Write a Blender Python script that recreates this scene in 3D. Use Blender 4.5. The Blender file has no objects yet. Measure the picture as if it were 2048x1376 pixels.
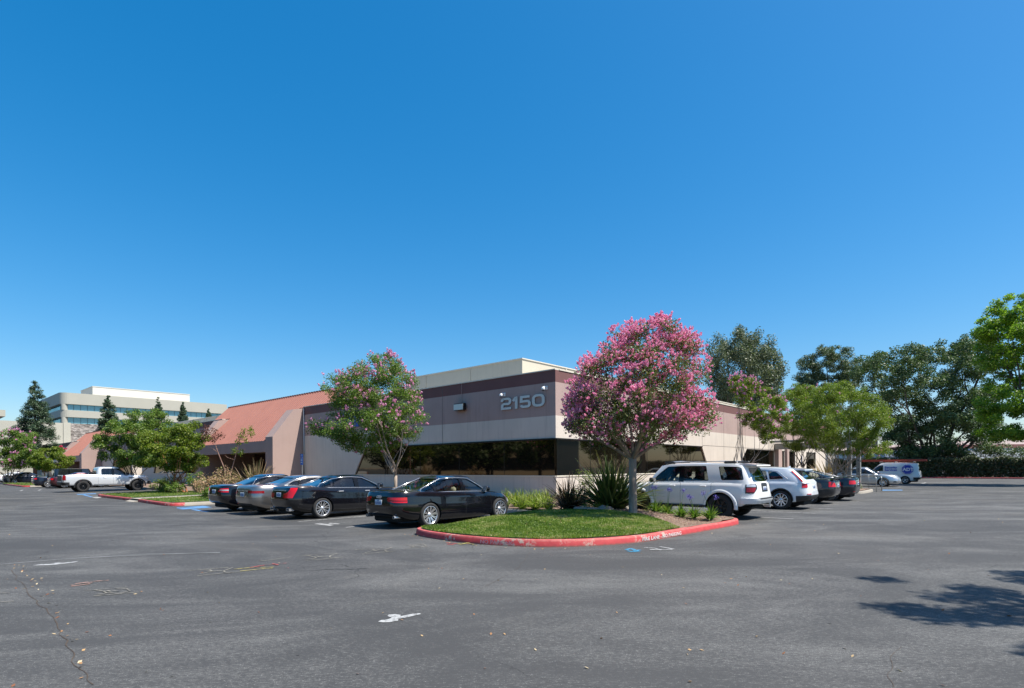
import bpy, bmesh, math, random
import numpy as np
from math import sin, cos, pi, radians, sqrt, atan2
from mathutils import Vector, Matrix, noise
random.seed(7); RNG = np.random.default_rng(11)
scene = bpy.context.scene
COL = scene.collection

# ---------------------------------------------------------------- camera (all lengths in metres)
FPX, EYE, CX, CY, ROLL = 1120.0, 1.68, 1024.0, 934.0, radians(0.40)
def ray(px, py):
    u = (px-CX)/FPX; v = (CY-py)/FPX
    return (u*cos(ROLL)+v*sin(ROLL), v*cos(ROLL)-u*sin(ROLL))
def GP(px, py, z=0.0):
    u, v = ray(px, py); D = (z-EYE)/v
    return (u*D, D)
def atd(px, py, D):                     # point seen at a pixel of the survey photo, D metres ahead
    u, v = ray(px, py); return (u*D, D, EYE+v*D)
cam = bpy.data.cameras.new('camera'); camo = bpy.data.objects.new('camera', cam); COL.objects.link(camo)
cam.sensor_width = 36; cam.lens = 36*FPX/2048; cam.shift_y = (CY-688)/2048
cam.clip_start = 0.1; cam.clip_end = 9000
camo.matrix_world = Matrix(((cos(ROLL), sin(ROLL), 0, 0), (0, 0, -1, 0), (-sin(ROLL), cos(ROLL), 0, EYE), (0, 0, 0, 1)))
scene.camera = camo

# ---------------------------------------------------------------- site frame: x runs along the sunny face, y along the shaded one
C0 = (2.2, 28.0); BX, BY = 0.6608, 0.7505; ROT = atan2(BY, BX)
def L(x, y): return (C0[0]+x*BX-y*BY, C0[1]+x*BY+y*BX)
def toL(wx, wy):
    dx, dy = wx-C0[0], wy-C0[1]; return (dx*BX+dy*BY, -dx*BY+dy*BX)
def GL(px, py, z=0.0): return toL(*GP(px, py, z))
SITE = Matrix.Translation((C0[0], C0[1], 0)) @ Matrix.Rotation(ROT, 4, 'Z')

# ---------------------------------------------------------------- node helpers
def new_mat(name):
    m = bpy.data.materials.new(name); m.use_nodes = True
    nt = m.node_tree; nt.nodes.clear()
    out = nt.nodes.new('ShaderNodeOutputMaterial')
    return m, nt, out
def nd(nt, t, **kw):
    n = nt.nodes.new('ShaderNode'+t)
    for k, v in kw.items():
        if k.startswith('_'): setattr(n, k[1:], v)
        else:
            key = k.replace('__', ' ')
            n.inputs[int(key[1:]) if key[0] == 'i' and key[1:].isdigit() else key].default_value = v
    return n
def lk(nt, a, b): nt.links.new(a, b)
def rgb(c): return (c[0], c[1], c[2], 1.0)
def ramp(nt, fac, stops):
    r = nt.nodes.new('ShaderNodeValToRGB'); e = r.color_ramp.elements
    while len(e) < len(stops): e.new(0.5)
    for i, (p, c) in enumerate(stops):
        e[i].position = p; e[i].color = rgb(c) if len(c) == 3 else c
    lk(nt, fac, r.inputs[0]); return r.outputs[0]
def texco(nt, kind='Object', scale=(1, 1, 1)):
    tc = nt.nodes.new('ShaderNodeTexCoord'); mp = nt.nodes.new('ShaderNodeMapping'); mp.inputs['Scale'].default_value = scale
    lk(nt, tc.outputs[kind], mp.inputs[0]); return mp.outputs[0]
def noi(nt, co, scale, detail=4, rough=.55, dist=0.0):
    n = nd(nt, 'TexNoise', Scale=scale, Detail=detail, Roughness=rough, Distortion=dist); lk(nt, co, n.inputs['Vector']); return n.outputs['Fac']
def mix(nt, f, a, b, mode='MIX'):
    m = nt.nodes.new('ShaderNodeMix'); m.data_type = 'RGBA'; m.blend_type = mode
    for s, v in ((0, f), (6, a), (7, b)):
        if hasattr(v, 'node'): lk(nt, v, m.inputs[s])
        else: m.inputs[s].default_value = v if s == 0 else (rgb(v) if len(v) == 3 else v)
    return m.outputs[2]
def mth(nt, op, a, b=None, c=None):
    m = nt.nodes.new('ShaderNodeMath'); m.operation = op
    for i, v in enumerate((a, b, c)):
        if v is None: continue
        if hasattr(v, 'node'): lk(nt, v, m.inputs[i])
        else: m.inputs[i].default_value = v
    return m.outputs[0]
def paint(name, col, rough=.6, var=.12, scale=3.0, fine=60.0, bump=.15, metal=0.0, streak=0.0, coat=0.0, spec=.5, grime=None):
    """a solid colour with broad unevenness, fine grain and optional vertical streaks"""
    m, nt, out = new_mat(name)
    co = texco(nt)
    p = nd(nt, 'BsdfPrincipled', Roughness=rough, Metallic=metal); p.inputs['Coat Weight'].default_value = coat
    p.inputs['Specular IOR Level'].default_value = spec
    n1 = noi(nt, co, scale, 5); n2 = noi(nt, co, fine, 2)
    f = mth(nt, 'ADD', mth(nt, 'MULTIPLY', n1, .75), mth(nt, 'MULTIPLY', n2, .25))
    lo = tuple(c*(1-var) for c in col); hi = tuple(min(1, c*(1+var)) for c in col)
    c = ramp(nt, f, [(.3, lo), (.7, hi)])
    if streak:
        co2 = texco(nt, 'Object', (3.5, 3.5, .22)); s = noi(nt, co2, 1.6, 4, .6)
        c = mix(nt, mth(nt, 'MULTIPLY', ramp(nt, s, [(.52, (0, 0, 0)), (.75, (1, 1, 1))]), streak), c, grime or tuple(x*.55 for x in col))
    lk(nt, c, p.inputs['Base Color'])
    if bump:
        b = nd(nt, 'Bump', Strength=bump, Distance=.01); lk(nt, n2, b.inputs['Height']); lk(nt, b.outputs[0], p.inputs['Normal'])
    lk(nt, p.outputs[0], out.inputs[0]); return m
def plain(name, col, rough=.5, metal=0.0, coat=0.0, spec=.5, emit=None):
    m, nt, out = new_mat(name)
    p = nd(nt, 'BsdfPrincipled', Roughness=rough, Metallic=metal); p.inputs['Base Color'].default_value = rgb(col)
    p.inputs['Coat Weight'].default_value = coat; p.inputs['Specular IOR Level'].default_value = spec
    if emit: p.inputs['Emission Color'].default_value = rgb(col); p.inputs['Emission Strength'].default_value = emit
    lk(nt, p.outputs[0], out.inputs[0]); return m

# ---------------------------------------------------------------- object helpers
def meta(o, label=None, cat=None, group=None, kind=None):
    if label: o['label'] = label
    if cat: o['category'] = cat
    if group: o['group'] = group
    if kind: o['kind'] = kind
    return o
def link(o, parent=None):
    COL.objects.link(o)
    if parent is not None: o.parent = parent
    return o
def empty(name, loc=(0, 0, 0), rz=0.0, label=None, cat=None, group=None, mat=None):
    o = bpy.data.objects.new(name, None); o.empty_display_size = .3
    if mat is not None: o.matrix_world = mat
    else: o.location = loc; o.rotation_euler = (0, 0, rz)
    link(o); return meta(o, label, cat, group)
class MB:
    """collects faces, then becomes ONE mesh object"""
    def __init__(s): s.v = []; s.f = []; s.mi = []
    def add(s, verts, faces, mi=0):
        n = len(s.v); s.v += [tuple(v) for v in verts]; s.f += [tuple(i+n for i in f) for f in faces]; s.mi += [mi]*len(faces); return s
    def box(s, x0, x1, y0, y1, z0, z1, mi=0, M=None, c=0.0):
        """box with optionally chamfered vertical and top edges"""
        if x0 > x1: x0, x1 = x1, x0
        if y0 > y1: y0, y1 = y1, y0
        if c <= 0:
            v = [(x0, y0, z0), (x1, y0, z0), (x1, y1, z0), (x0, y1, z0), (x0, y0, z1), (x1, y0, z1), (x1, y1, z1), (x0, y1, z1)]
            f = [(0, 3, 2, 1), (4, 5, 6, 7), (0, 1, 5, 4), (1, 2, 6, 5), (2, 3, 7, 6), (3, 0, 4, 7)]
        else:
            def loop(i, z):
                a, b, d, e = x0+i, x1-i, y0+i, y1-i; k = c
                return [(a+k, d, z), (b-k, d, z), (b, d+k, z), (b, e-k, z), (b-k, e, z), (a+k, e, z), (a, e-k, z), (a, d+k, z)]
            ls = [loop(c*.7, z0), loop(0, z0+c), loop(0, z1-c), loop(c*.7, z1)]
            v = [p for l in ls for p in l]; f = [tuple(reversed(range(8))), tuple(range(24, 32))]
            for r in range(3):
                for i in range(8): j = (i+1) % 8; f.append((r*8+i, r*8+j, r*8+8+j, r*8+8+i))
        if M is not None: v = [M @ Vector(p) for p in v]
        return s.add(v, f, mi)
    def prism(s, poly, d0, d1, axis='x', mi=0, M=None):
        """poly in the plane across the axis, run from d0 to d1"""
        def mk(p, d): return {'x': (d, p[0], p[1]), 'y': (p[0], d, p[1]), 'z': (p[0], p[1], d)}[axis]
        n = len(poly); v = [mk(p, d0) for p in poly]+[mk(p, d1) for p in poly]
        if M is not None: v = [M @ Vector(p) for p in v]
        f = [tuple(range(n)), tuple(reversed(range(n, 2*n)))]+[(i, n+i, n+(i+1) % n, (i+1) % n) for i in range(n)]
        # keep normals outward
        A = sum(poly[i][0]*poly[(i+1) % n][1]-poly[(i+1) % n][0]*poly[i][1] for i in range(n))
        flip = (A > 0) == (d1 > d0)
        if axis == 'y': flip = not flip
        if not flip: f = [tuple(reversed(q)) for q in f]
        return s.add(v, f, mi)
    def tube(s, pts, rad, n=8, mi=0, cap=True):
        pts = [Vector(p) for p in pts]; rr = rad if hasattr(rad, '__len__') else [rad]*len(pts)
        v = []; f = []; up = None
        for i, p in enumerate(pts):
            t = (pts[min(i+1, len(pts)-1)]-pts[max(i-1, 0)]); t = t.normalized() if t.length > 1e-9 else Vector((0, 0, 1))
            if up is None: up = Vector((1, 0, 0)) if abs(t.x) < .8 else Vector((0, 1, 0))
            a = t.cross(up).normalized(); b = t.cross(a).normalized(); up = -b.cross(t).cross(t) if False else up
            for k in range(n):
                w = 2*pi*k/n; v.append(p+(a*cos(w)+b*sin(w))*rr[i])
        for i in range(len(pts)-1):
            for k in range(n): j = (k+1) % n; f.append((i*n+k, i*n+j, i*n+n+j, i*n+n+k))
        if cap: f.append(tuple(reversed(range(n)))); f.append(tuple(range(len(v)-n, len(v))))
        return s.add(v, f, mi)
    def lathe(s, prof, n=32, axis='z', mi=0, M=None, closed=False):
        v = []; f = []
        for r, h in prof:
            for k in range(n):
                w = 2*pi*k/n; p = (r*cos(w), r*sin(w), h)
                if axis == 'y': p = (p[0], p[2], p[1])
                if axis == 'x': p = (p[2], p[0], p[1])
                v.append(M @ Vector(p) if M is not None else p)
        m = len(prof)
        for i in range(m if closed else m-1):
            i2 = (i+1) % m
            for k in range(n):
                j = (k+1) % n; q = (i*n+k, i*n+j, i2*n+j, i2*n+k)
                f.append(q if axis != 'y' else tuple(reversed(q)))
        return s.add(v, f, mi)
    def build(s, name, mats, parent=None, smooth=False, angle=None, mat=None, fixn=False):
        me = bpy.data.meshes.new(name); me.from_pydata([tuple(v) for v in s.v], [], s.f)
        for m in (mats if isinstance(mats, (list, tuple)) else [mats]): me.materials.append(m)
        if any(s.mi): me.polygons.foreach_set('material_index', s.mi)
        if fixn:
            bm = bmesh.new(); bm.from_mesh(me); bmesh.ops.recalc_face_normals(bm, faces=bm.faces); bm.to_mesh(me); bm.free()
        if smooth or angle:
            me.polygons.foreach_set('use_smooth', [True]*len(me.polygons))
            if angle: me.set_sharp_from_angle(angle=radians(angle))
        me.update(); o = bpy.data.objects.new(name, me)
        if mat is not None: o.matrix_world = mat
        return link(o, parent)
def text_mesh(txt, size, depth=0.0, M=None, bold=0.0, sx=1.0):
    cu = bpy.data.curves.new('t', 'FONT'); cu.body = txt; cu.size = size; cu.extrude = depth; cu.offset = bold; cu.resolution_u = 3
    o = bpy.data.objects.new('t', cu); COL.objects.link(o)
    dg = bpy.context.evaluated_depsgraph_get(); me = bpy.data.meshes.new_from_object(o.evaluated_get(dg))
    vs = [Vector((v.co.x*sx, v.co.y, v.co.z)) for v in me.vertices]; fs = [tuple(p.vertices) for p in me.polygons]
    bpy.data.objects.remove(o); bpy.data.curves.remove(cu); bpy.data.meshes.remove(me)
    if M is not None: vs = [M @ v for v in vs]
    return vs, fs

# ---------------------------------------------------------------- light
scene.view_settings.view_transform = 'Standard'; scene.view_settings.look = 'None'
scene.view_settings.gamma = 1; scene.view_settings.exposure = 0.75
SUN = Vector((.545, -.213, 1.0)).normalized()
sun = bpy.data.lights.new('sun', 'SUN'); sun.energy = 5.0; sun.angle = radians(.53); sun.color = (1.0, .955, .88)
suno = bpy.data.objects.new('sun', sun); link(suno); suno.rotation_euler = SUN.to_track_quat('Z', 'Y').to_euler(); suno.location = (20, -10, 60)
w = bpy.data.worlds.new('World'); scene.world = w; w.use_nodes = True; nt = w.node_tree; nt.nodes.clear()
sky = nt.nodes.new('ShaderNodeTexSky'); sky.sky_type = 'NISHITA'; sky.sun_disc = False
sky.sun_elevation = math.asin(SUN.z); sky.sun_rotation = atan2(SUN.x, SUN.y)
sky.altitude = 20; sky.air_density = 1; sky.dust_density = 1; sky.ozone_density = 5
bg = nt.nodes.new('ShaderNodeBackground'); bg.inputs[1].default_value = .158
hs = nt.nodes.new('ShaderNodeHueSaturation'); hs.inputs['Saturation'].default_value = 1.62; hs.inputs['Hue'].default_value = .497
wo = nt.nodes.new('ShaderNodeOutputWorld'); gm = nt.nodes.new('ShaderNodeGamma'); gm.inputs[1].default_value = .74; lk(nt, sky.outputs[0], gm.inputs[0]); lk(nt, gm.outputs[0], hs.inputs['Color']); lk(nt, hs.outputs[0], bg.inputs[0]); lk(nt, bg.outputs[0], wo.inputs[0])
scene.cycles.max_bounces = 8; scene.cycles.transparent_max_bounces = 24; scene.cycles.use_denoising = True
scene.cycles.sample_clamp_indirect = 6.0; scene.cycles.caustics_reflective = False; scene.cycles.caustics_refractive = False
# ---------------------------------------------------------------- ground
def asphalt_mat():
    m, nt, out = new_mat('asphalt')
    co = texco(nt)
    big = noi(nt, co, .09, 5, .55, .4); mid = noi(nt, co, .55, 6, .6, .6); fine = noi(nt, co, 45, 2, .6); grit = noi(nt, co, 140, 2, .7)
    # sealcoat worn through to the aggregate in sweeping, gritty-edged patches
    st = texco(nt, 'Object', (.50, 1.0, 1)); st.node.inputs['Rotation'].default_value = (0, 0, radians(-24))
    tr = noi(nt, st, .42, 10, .72, 1.2); st2 = texco(nt, 'Object', (.35, 1.2, 1)); st2.node.inputs['Rotation'].default_value = (0, 0, radians(38)); tr2 = noi(nt, st2, .6, 9, .66, .5)
    low = mth(nt, 'ADD', mth(nt, 'MULTIPLY', tr, .62), mth(nt, 'MULTIPLY', tr2, .38))
    st3 = texco(nt, 'Object', (1, 2.6, 1)); st3.node.inputs['Rotation'].default_value = (0, 0, radians(-18)); grn = noi(nt, st3, 15, 4, .75)
    gm_ = mth(nt, 'ADD', low, mth(nt, 'ADD', mth(nt, 'MULTIPLY', mth(nt, 'SUBTRACT', grn, .5), .62), mth(nt, 'MULTIPLY', mth(nt, 'SUBTRACT', fine, .5), .45)))
    wear = ramp(nt, gm_, [(.47, (0, 0, 0)), (.53, (.45, .45, .45)), (.62, (1, 1, 1))])
    base = ramp(nt, big, [(.34, (.047, .0462, .045)), (.52, (.057, .0557, .054)), (.68, (.071, .069, .066))])
    base = mix(nt, mth(nt, 'MULTIPLY', wear, .74), base, (.155, .151, .141))
    dust = noi(nt, co, .22, 7, .6, .6)
    base = mix(nt, mth(nt, 'MULTIPLY', ramp(nt, dust, [(.55, (0, 0, 0)), (.75, (1, 1, 1))]), .45), base, (.150, .135, .112))
    base = mix(nt, mth(nt, 'MULTIPLY', ramp(nt, fine, [(.3, (0, 0, 0)), (.7, (1, 1, 1))]), .55), base, (.036, .036, .036))
    vo = nd(nt, 'TexVoronoi', Scale=75.0); lk(nt, co, vo.inputs['Vector'])
    sp = mth(nt, 'LESS_THAN', vo.outputs['Distance'], .27)
    ag = mth(nt, 'MULTIPLY', sp, ramp(nt, gm_, [(.46, (.02, .02, .02)), (.60, (.75, .75, .75))]))
    base = mix(nt, ag, base, (.25, .245, .23))
    # cracks
    wa = nd(nt, 'TexNoise', Scale=1.4, Detail=6.0); lk(nt, co, wa.inputs['Vector'])
    va = nt.nodes.new('ShaderNodeVectorMath'); va.operation = 'MULTIPLY_ADD'; lk(nt, wa.outputs['Color'], va.inputs[0]); va.inputs[1].default_value = (.9, .9, 0); lk(nt, co, va.inputs[2])
    vc = nd(nt, 'TexVoronoi', Scale=.16, _feature='DISTANCE_TO_EDGE'); lk(nt, va.outputs[0], vc.inputs['Vector'])
    crk = mth(nt, 'MULTIPLY', mth(nt, 'LESS_THAN', vc.outputs['Distance'], .0010), ramp(nt, big, [(.45, (0, 0, 0)), (.5, (1, 1, 1))]))
    base = mix(nt, mth(nt, 'MULTIPLY', crk, .75), base, (.018, .017, .016))
    # oil drips
    vo2 = nd(nt, 'TexVoronoi', Scale=.45); lk(nt, va.outputs[0], vo2.inputs['Vector'])
    oil = ramp(nt, vo2.outputs['Distance'], [(.05, (1, 1, 1)), (.16, (0, 0, 0))])
    base = mix(nt, mth(nt, 'MULTIPLY', oil, .35), base, (.022, .021, .021))
    p = nd(nt, 'BsdfPrincipled', Roughness=.82); p.inputs['Specular IOR Level'].default_value = .35
    lk(nt, base, p.inputs['Base Color'])
    b = nd(nt, 'Bump', Strength=.45, Distance=.006); lk(nt, mth(nt, 'ADD', grit, mth(nt, 'MULTIPLY', fine, .6)), b.inputs['Height']); lk(nt, b.outputs[0], p.inputs['Normal'])
    lk(nt, p.outputs[0], out.inputs[0]); return m
M_ASPH = asphalt_mat()
M_CONC = paint('concrete', (.32, .285, .235), .85, .16, 2.2, 50, .3, streak=.0)
def worn(name, col, cover=.5, sc=7.0):
    """thin road paint rubbed through to the asphalt"""
    m, nt, out = new_mat(name); co = texco(nt); n = noi(nt, co, sc, 6, .7); f = noi(nt, co, 70, 3, .7)
    k = ramp(nt, mth(nt, 'ADD', mth(nt, 'MULTIPLY', n, .65), mth(nt, 'MULTIPLY', f, .35)), [(.60-cover*.35, (0, 0, 0)), (.72-cover*.30, (1, 1, 1))])
    p = nd(nt, 'BsdfPrincipled', Roughness=.8); lk(nt, mix(nt, k, (.060, .058, .056), col), p.inputs['Base Color']); lk(nt, p.outputs[0], out.inputs[0]); return m
M_LINE = worn('line_paint', (.33, .325, .31), .62)
M_BLUE = worn('blue_paint', (.085, .22, .42), .7)
M_CHALKW = worn('spray_white', (.36, .36, .35), .62, 12)
M_CHALKT = worn('chalk_tan', (.24, .22, .175), .55)
M_SPR_R = worn('spray_red', (.40, .07, .06), .5)
M_SPR_Y = worn('spray_yellow', (.42, .35, .09), .5)
M_SPR_B = worn('spray_blue', (.03, .22, .37), .6)

g = MB(); g.add([(-900, -400, 0), (900, -400, 0), (900, 1600, 0), (-900, 1600, 0)], [(0, 1, 2, 3)])
meta(g.build('parking_lot_ground', M_ASPH), kind='structure')
# open dry country beyond, running out to the hills
M_DRY = paint('dry_ground', (.26, .20, .13), .95, .25, .02, 2, 0)
g = MB(); g.add([(-6000, -3000, -.25), (6000, -3000, -.25), (6000, 7000, -.25), (-6000, 7000, -.25)], [(0, 1, 2, 3)])
meta(g.build('ground', M_DRY), kind='structure')
M_HILL = paint('hill_ground', (.30, .235, .21), .95, .25, .004, .02, 0)
def hills(name, x0, x1, y, hfun, mat, depth=500):
    v = []; f = []; n = 160
    for i in range(n+1):
        x = x0+(x1-x0)*i/n
        for k, (dy, hf) in enumerate(((0, 0), (depth*.25, .45), (depth*.6, .85), (depth, 1.0), (depth*2.2, 0))):
            v.append((x, y+dy+60*noise.noise(Vector((x*.003, k, 3))), -1+hf*hfun(x)*(1+.12*noise.noise(Vector((x*.006, k*1.7, 0))))))
    for i in range(n):
        for k in range(4): a = i*5+k; f.append((a, a+5, a+6, a+1))
    b = MB(); b.add(v, f); return meta(b.build(name, mat, smooth=True), kind='structure')
hills('hills', 600, 4200, 2600, lambda x: 118+35*noise.noise(Vector((x*.0011, .3, 5)))+16*noise.noise(Vector((x*.005, 1, 5))), M_HILL)
hills('hills', -4500, -500, 3000, lambda x: 40+18*noise.noise(Vector((x*.001, 2.3, 9))), M_HILL)

def sheet(name, polys, mat, z=.004, kind='structure', M=SITE):
    """painted marks: flat polygons in site coordinates, one thin sheet"""
    b = MB()
    for p in polys:
        b.add([(x, y, z) for x, y in p], [tuple(range(len(p)))])
    o = b.build(name, mat, mat=M, fixn=True)
    for poly in o.data.polygons: pass
    return meta(o, kind=kind)
def strip(p0, p1, w):
    d = Vector((p1[0]-p0[0], p1[1]-p0[1])).normalized(); n = Vector((-d.y, d.x))*w/2
    return [(p0[0]+n.x, p0[1]+n.y), (p0[0]-n.x, p0[1]-n.y), (p1[0]-n.x, p1[1]-n.y), (p1[0]+n.x, p1[1]+n.y)]
# stall lines, left row (run in x from the kerb at x=-7.3)
for px, py in ((595, 1043.5), (691, 1055), (521, 1035), (457.6, 1028.5)):
    x, y = GL(px, py); sheet('parking_line', [strip((x, y), (-7.45, y), .10)], M_LINE)
for y in (32.2, 37.9, 43.5, 46.3, 49.2, 51.9, 54.7, 75.5, 78.4, 81.2):
    sheet('parking_line', [strip((-12.9, y), (-7.45, y), .10)], M_LINE)
# right row
for px, py in ((1587, 1038), (1631, 1027), (1666.5, 1018), (1697, 1010.6), (1721, 1003.5)):
    x, y = GL(px, py); sheet('parking_line', [strip((x, y), (x, -6.25), .10)], M_LINE)
for x in (26.9, 30.0, 35.0, 39.4): sheet('parking_line', [strip((x, -11.6), (x, -6.3), .12)], M_LINE)
# accessible bay paint by the left walk and by the truck
def wpoly(pts, z=0.0): return [GL(px, py, z) for px, py in pts]
sheet('blue_parking_marking', [wpoly([(355, 1016), (372, 1015), (424, 1013), (405, 1011.8), (372, 1014), (352, 1015)])], M_BLUE)
sheet('blue_parking_marking', [wpoly([(353, 1017.3), (366, 1019), (424, 1015.4), (408, 1013.2)])], M_BLUE, .006)
sheet('blue_parking_marking', [wpoly([(381, 1019.5), (412, 1024.3), (420, 1023.6), (390, 1018.8)])], M_BLUE, .005)
sheet('blue_parking_marking', [wpoly([(152, 988.2), (156, 989.6), (193, 988.0), (191, 986.7)])], M_BLUE)
sheet('blue_parking_marking', [wpoly([(164, 989.8), (182, 994.6), (187, 994.2), (170, 989.4)])], M_BLUE, .006)
sheet('white_parking_marking', [wpoly([(183, 994.6), (192, 997), (203, 995.6), (200, 993.4)])], M_LINE, .008)
sheet('blue_parking_marking', [wpoly([(1765, 979.4), (1765, 981.4), (1806, 981.0), (1804, 979.6)])], M_BLUE)
sheet('white_parking_marking', [wpoly([(1839, 967.6), (1850, 965.0), (1853, 965.2), (1846, 968.4)])], M_LINE)
sheet('white_parking_marking', [wpoly([(38, 982), (42, 982), (48, 980), (44, 980)])], M_LINE)
sheet('white_parking_marking', [wpoly([(75, 981), (79, 981), (84, 979), (80, 979)])], M_LINE)
# faded arrow tail among the left stalls
sheet('white_parking_marking', [wpoly([(628, 1048), (640, 1046.5), (668, 1050), (660, 1052)]), wpoly([(656, 1047.5), (660, 1046), (680, 1047.5), (676, 1048.8)])], M_LINE)

# utility locating marks sprayed across the lot
def strokes(lines, w, mat, z=.005, name='paint_mark'):
    polys = []
    for ln in lines:
        pts = [GL(px, py) for px, py in ln]
        for a, b in zip(pts[:-1], pts[1:]):
            polys.append(strip(a, b, w*random.uniform(.75, 1.25)))
    for i, p in enumerate(polys): pass
    b = MB()
    for i, p in enumerate(polys): b.add([(x, y, z+.0006*i) for x, y in p], [(0, 1, 2, 3)])
    return meta(b.build(name, mat, mat=SITE, fixn=True), kind='structure')
def blob(px, mat, z=.005, name='paint_mark'):
    return sheet(name, [[GL(x, y) for x, y in px]], mat, z)
blob([(65, 1131.5), (80, 1129), (100, 1128.5), (112, 1125.6), (128, 1126), (157, 1122.5), (150, 1125), (130, 1127.5), (110, 1130), (85, 1131)], M_CHALKW)
blob([(756, 1244), (762, 1241), (775, 1239.5), (784, 1236.5), (775, 1233), (777, 1230), (790, 1228.8), (802, 1230.5), (800, 1233.5), (812, 1231), (826, 1228.3), (840, 1227.2), (842, 1229), (828, 1232), (812, 1236), (797, 1238.5), (796, 1242), (780, 1245), (765, 1245.5)], M_CHALKW)
for ox, oy, s, v in ((168, 1179, 1.0, 0), (376, 1139, .95, 1), (594, 1110, .85, 2), (712, 1098, .75, 3), (806, 1090, .5, 4)):
    P = lambda x, y: (ox+x*s, oy+y*s*.8)
    R_ = random.Random(v)
    q = lambda x, y: P(x+R_.uniform(-2, 2), y+R_.uniform(-.6, .6))
    L1 = [q(-2, 3), q(40, 0), q(86, -5)]; L2 = [q(18, 17), q(60, 13), q(108, 7)]
    sw = [q(20, 1), q(36, 5), q(44, 9), q(38, 12), q(24, 13)] if v in (0, 2, 4) else [q(22, 14), q(38, 9), q(52, 5), q(44, 2)]
    sw2 = [q(96, -4), q(84, 0), q(76, 5), q(80, 9), q(94, 9)] if v in (1, 2, 3) else [q(44, 9), q(70, 12), q(92, 5), q(84, -1), q(62, -2)]
    wig = [q(38, 6), q(46, 5), q(52, 7), q(58, 5), q(66, 6), q(70, 4)]
    strokes([L1, L2, sw, sw2, wig], .024, M_CHALKT)
strokes([[(468, 1139), (500, 1136), (548, 1135)], [(480, 1143), (520, 1139), (545, 1137)]], .035, M_SPR_Y, .008)
strokes([[(500, 1136), (530, 1131), (573, 1127)], [(519, 1122), (522, 1121)], [(575, 1137), (578, 1137)], [(545, 1128), (556, 1131)]], .032, M_SPR_R, .010)
strokes([[(142, 1171), (165, 1166), (190, 1163), (218, 1161)], [(142, 1173), (160, 1171), (180, 1168)], [(150, 1168), (185, 1166)]], .05, worn('spray_orange', (.42, .24, .18), .45))
strokes([[(520, 1123), (552, 1119), (580, 1115)], [(0, 1187), (20, 1186)], [(0, 1205), (28, 1203)]], .024, M_CHALKT, .007)
strokes([[(893, 1086), (915, 1088)], [(902, 1081), (915, 1083)], [(895, 1089), (908, 1090)]], .06, M_SPR_R, .008)
strokes([[(915, 1088), (945, 1086), (960, 1083)], [(920, 1090), (938, 1086)], [(926, 1084), (948, 1090)]], .05, M_SPR_Y, .011)
strokes([[(1252, 1100), (1262, 1097), (1272, 1102), (1280, 1100)], [(1254, 1102), (1266, 1104), (1279, 1103)]], .075, M_SPR_B)
strokes([[(1288, 1096), (1310, 1097), (1322, 1101)], [(1300, 1100), (1345, 1099.5)], [(1320, 1094), (1348, 1099)]], .06, M_CHALKW, .008)
# pale old seam line sweeping over the lot
strokes([[(0, 1129), (130, 1118), (300, 1110), (440, 1105)], [(150, 1117), (300, 1108), (440, 1106)]], .05, worn('seam_sealant', (.17, .17, .165), .8, 2), .0045, 'asphalt_seam')
# open cracks with debris at the lower left
def crack(pts, w, mat, name='asphalt_crack', z=.0042):
    b = MB(); P = []
    for (x0, y0), (x1, y1) in zip(pts[:-1], pts[1:]):
        for k in range(8):
            t = k/8; P.append((x0+(x1-x0)*t, y0+(y1-y0)*t))
    P = [GP(*q) for q in P]; W = []
    v = []
    for i, (x, y) in enumerate(P):
        d = .05*noise.noise(Vector((x*4, y*4, 1))); d2 = .05*noise.noise(Vector((x*4, y*4, 9))); ww = w*(.45+1.1*abs(noise.noise(Vector((x*7, y*7, 4)))))
        x += d; y += d2; v += [(x-ww, y, z), (x+ww, y, z)]
    b.add(v, [(2*i, 2*i+1, 2*i+3, 2*i+2) for i in range(len(P)-1)])
    return meta(b.build(name, mat, fixn=True), kind='structure')
M_CRK = paint('crack_dirt', (.060, .042, .028), .95, .5, 8, 40, .2)
crack([(20, 1140), (60, 1190), (105, 1235), (135, 1290), (155, 1335), (190, 1376)], .007, M_CRK)
crack([(960, 1180), (1040, 1135), (1062, 1100)], .003, M_CRK)
crack([(1790, 1376), (1775, 1345), (1790, 1310), (1800, 1290)], .003, M_CRK)
crack([(700, 1212), (760, 1200), (810, 1196)], .004, paint('crack_pale', (.20, .18, .14), .9, .3, 8, 40, .1))
crack([(300, 1250), (420, 1262), (560, 1258)], .002, M_CRK)

# ---------------------------------------------------------------- kerbed planting beds (site coordinates)
def arc_pts(poly, r=.5, n=4): return poly
def inset(poly, d):
    n = len(poly); A = sum(poly[i][0]*poly[(i+1) % n][1]-poly[(i+1) % n][0]*poly[i][1] for i in range(n)); sg = 1 if A > 0 else -1
    out = []
    for i in range(n):
        p0, p1, p2 = Vector(poly[i-1]), Vector(poly[i]), Vector(poly[(i+1) % n])
        d1 = (p1-p0).normalized(); d2 = (p2-p1).normalized()
        n1 = Vector((-d1.y, d1.x))*sg; n2 = Vector((-d2.y, d2.x))*sg
        b = (n1+n2); b = b/max(b.length_squared/2, .6) if b.length > 1e-6 else n1
        out.append((p1.x+b.x*d, p1.y+b.y*d))
    return out
def smooth_poly(poly, it=2):
    for _ in range(it):
        q = []
        for i in range(len(poly)):
            a, b = poly[i], poly[(i+1) % len(poly)]
            q += [(a[0]*.75+b[0]*.25, a[1]*.75+b[1]*.25), (a[0]*.25+b[0]*.75, a[1]*.25+b[1]*.75)]
        poly = q
    return poly
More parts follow.
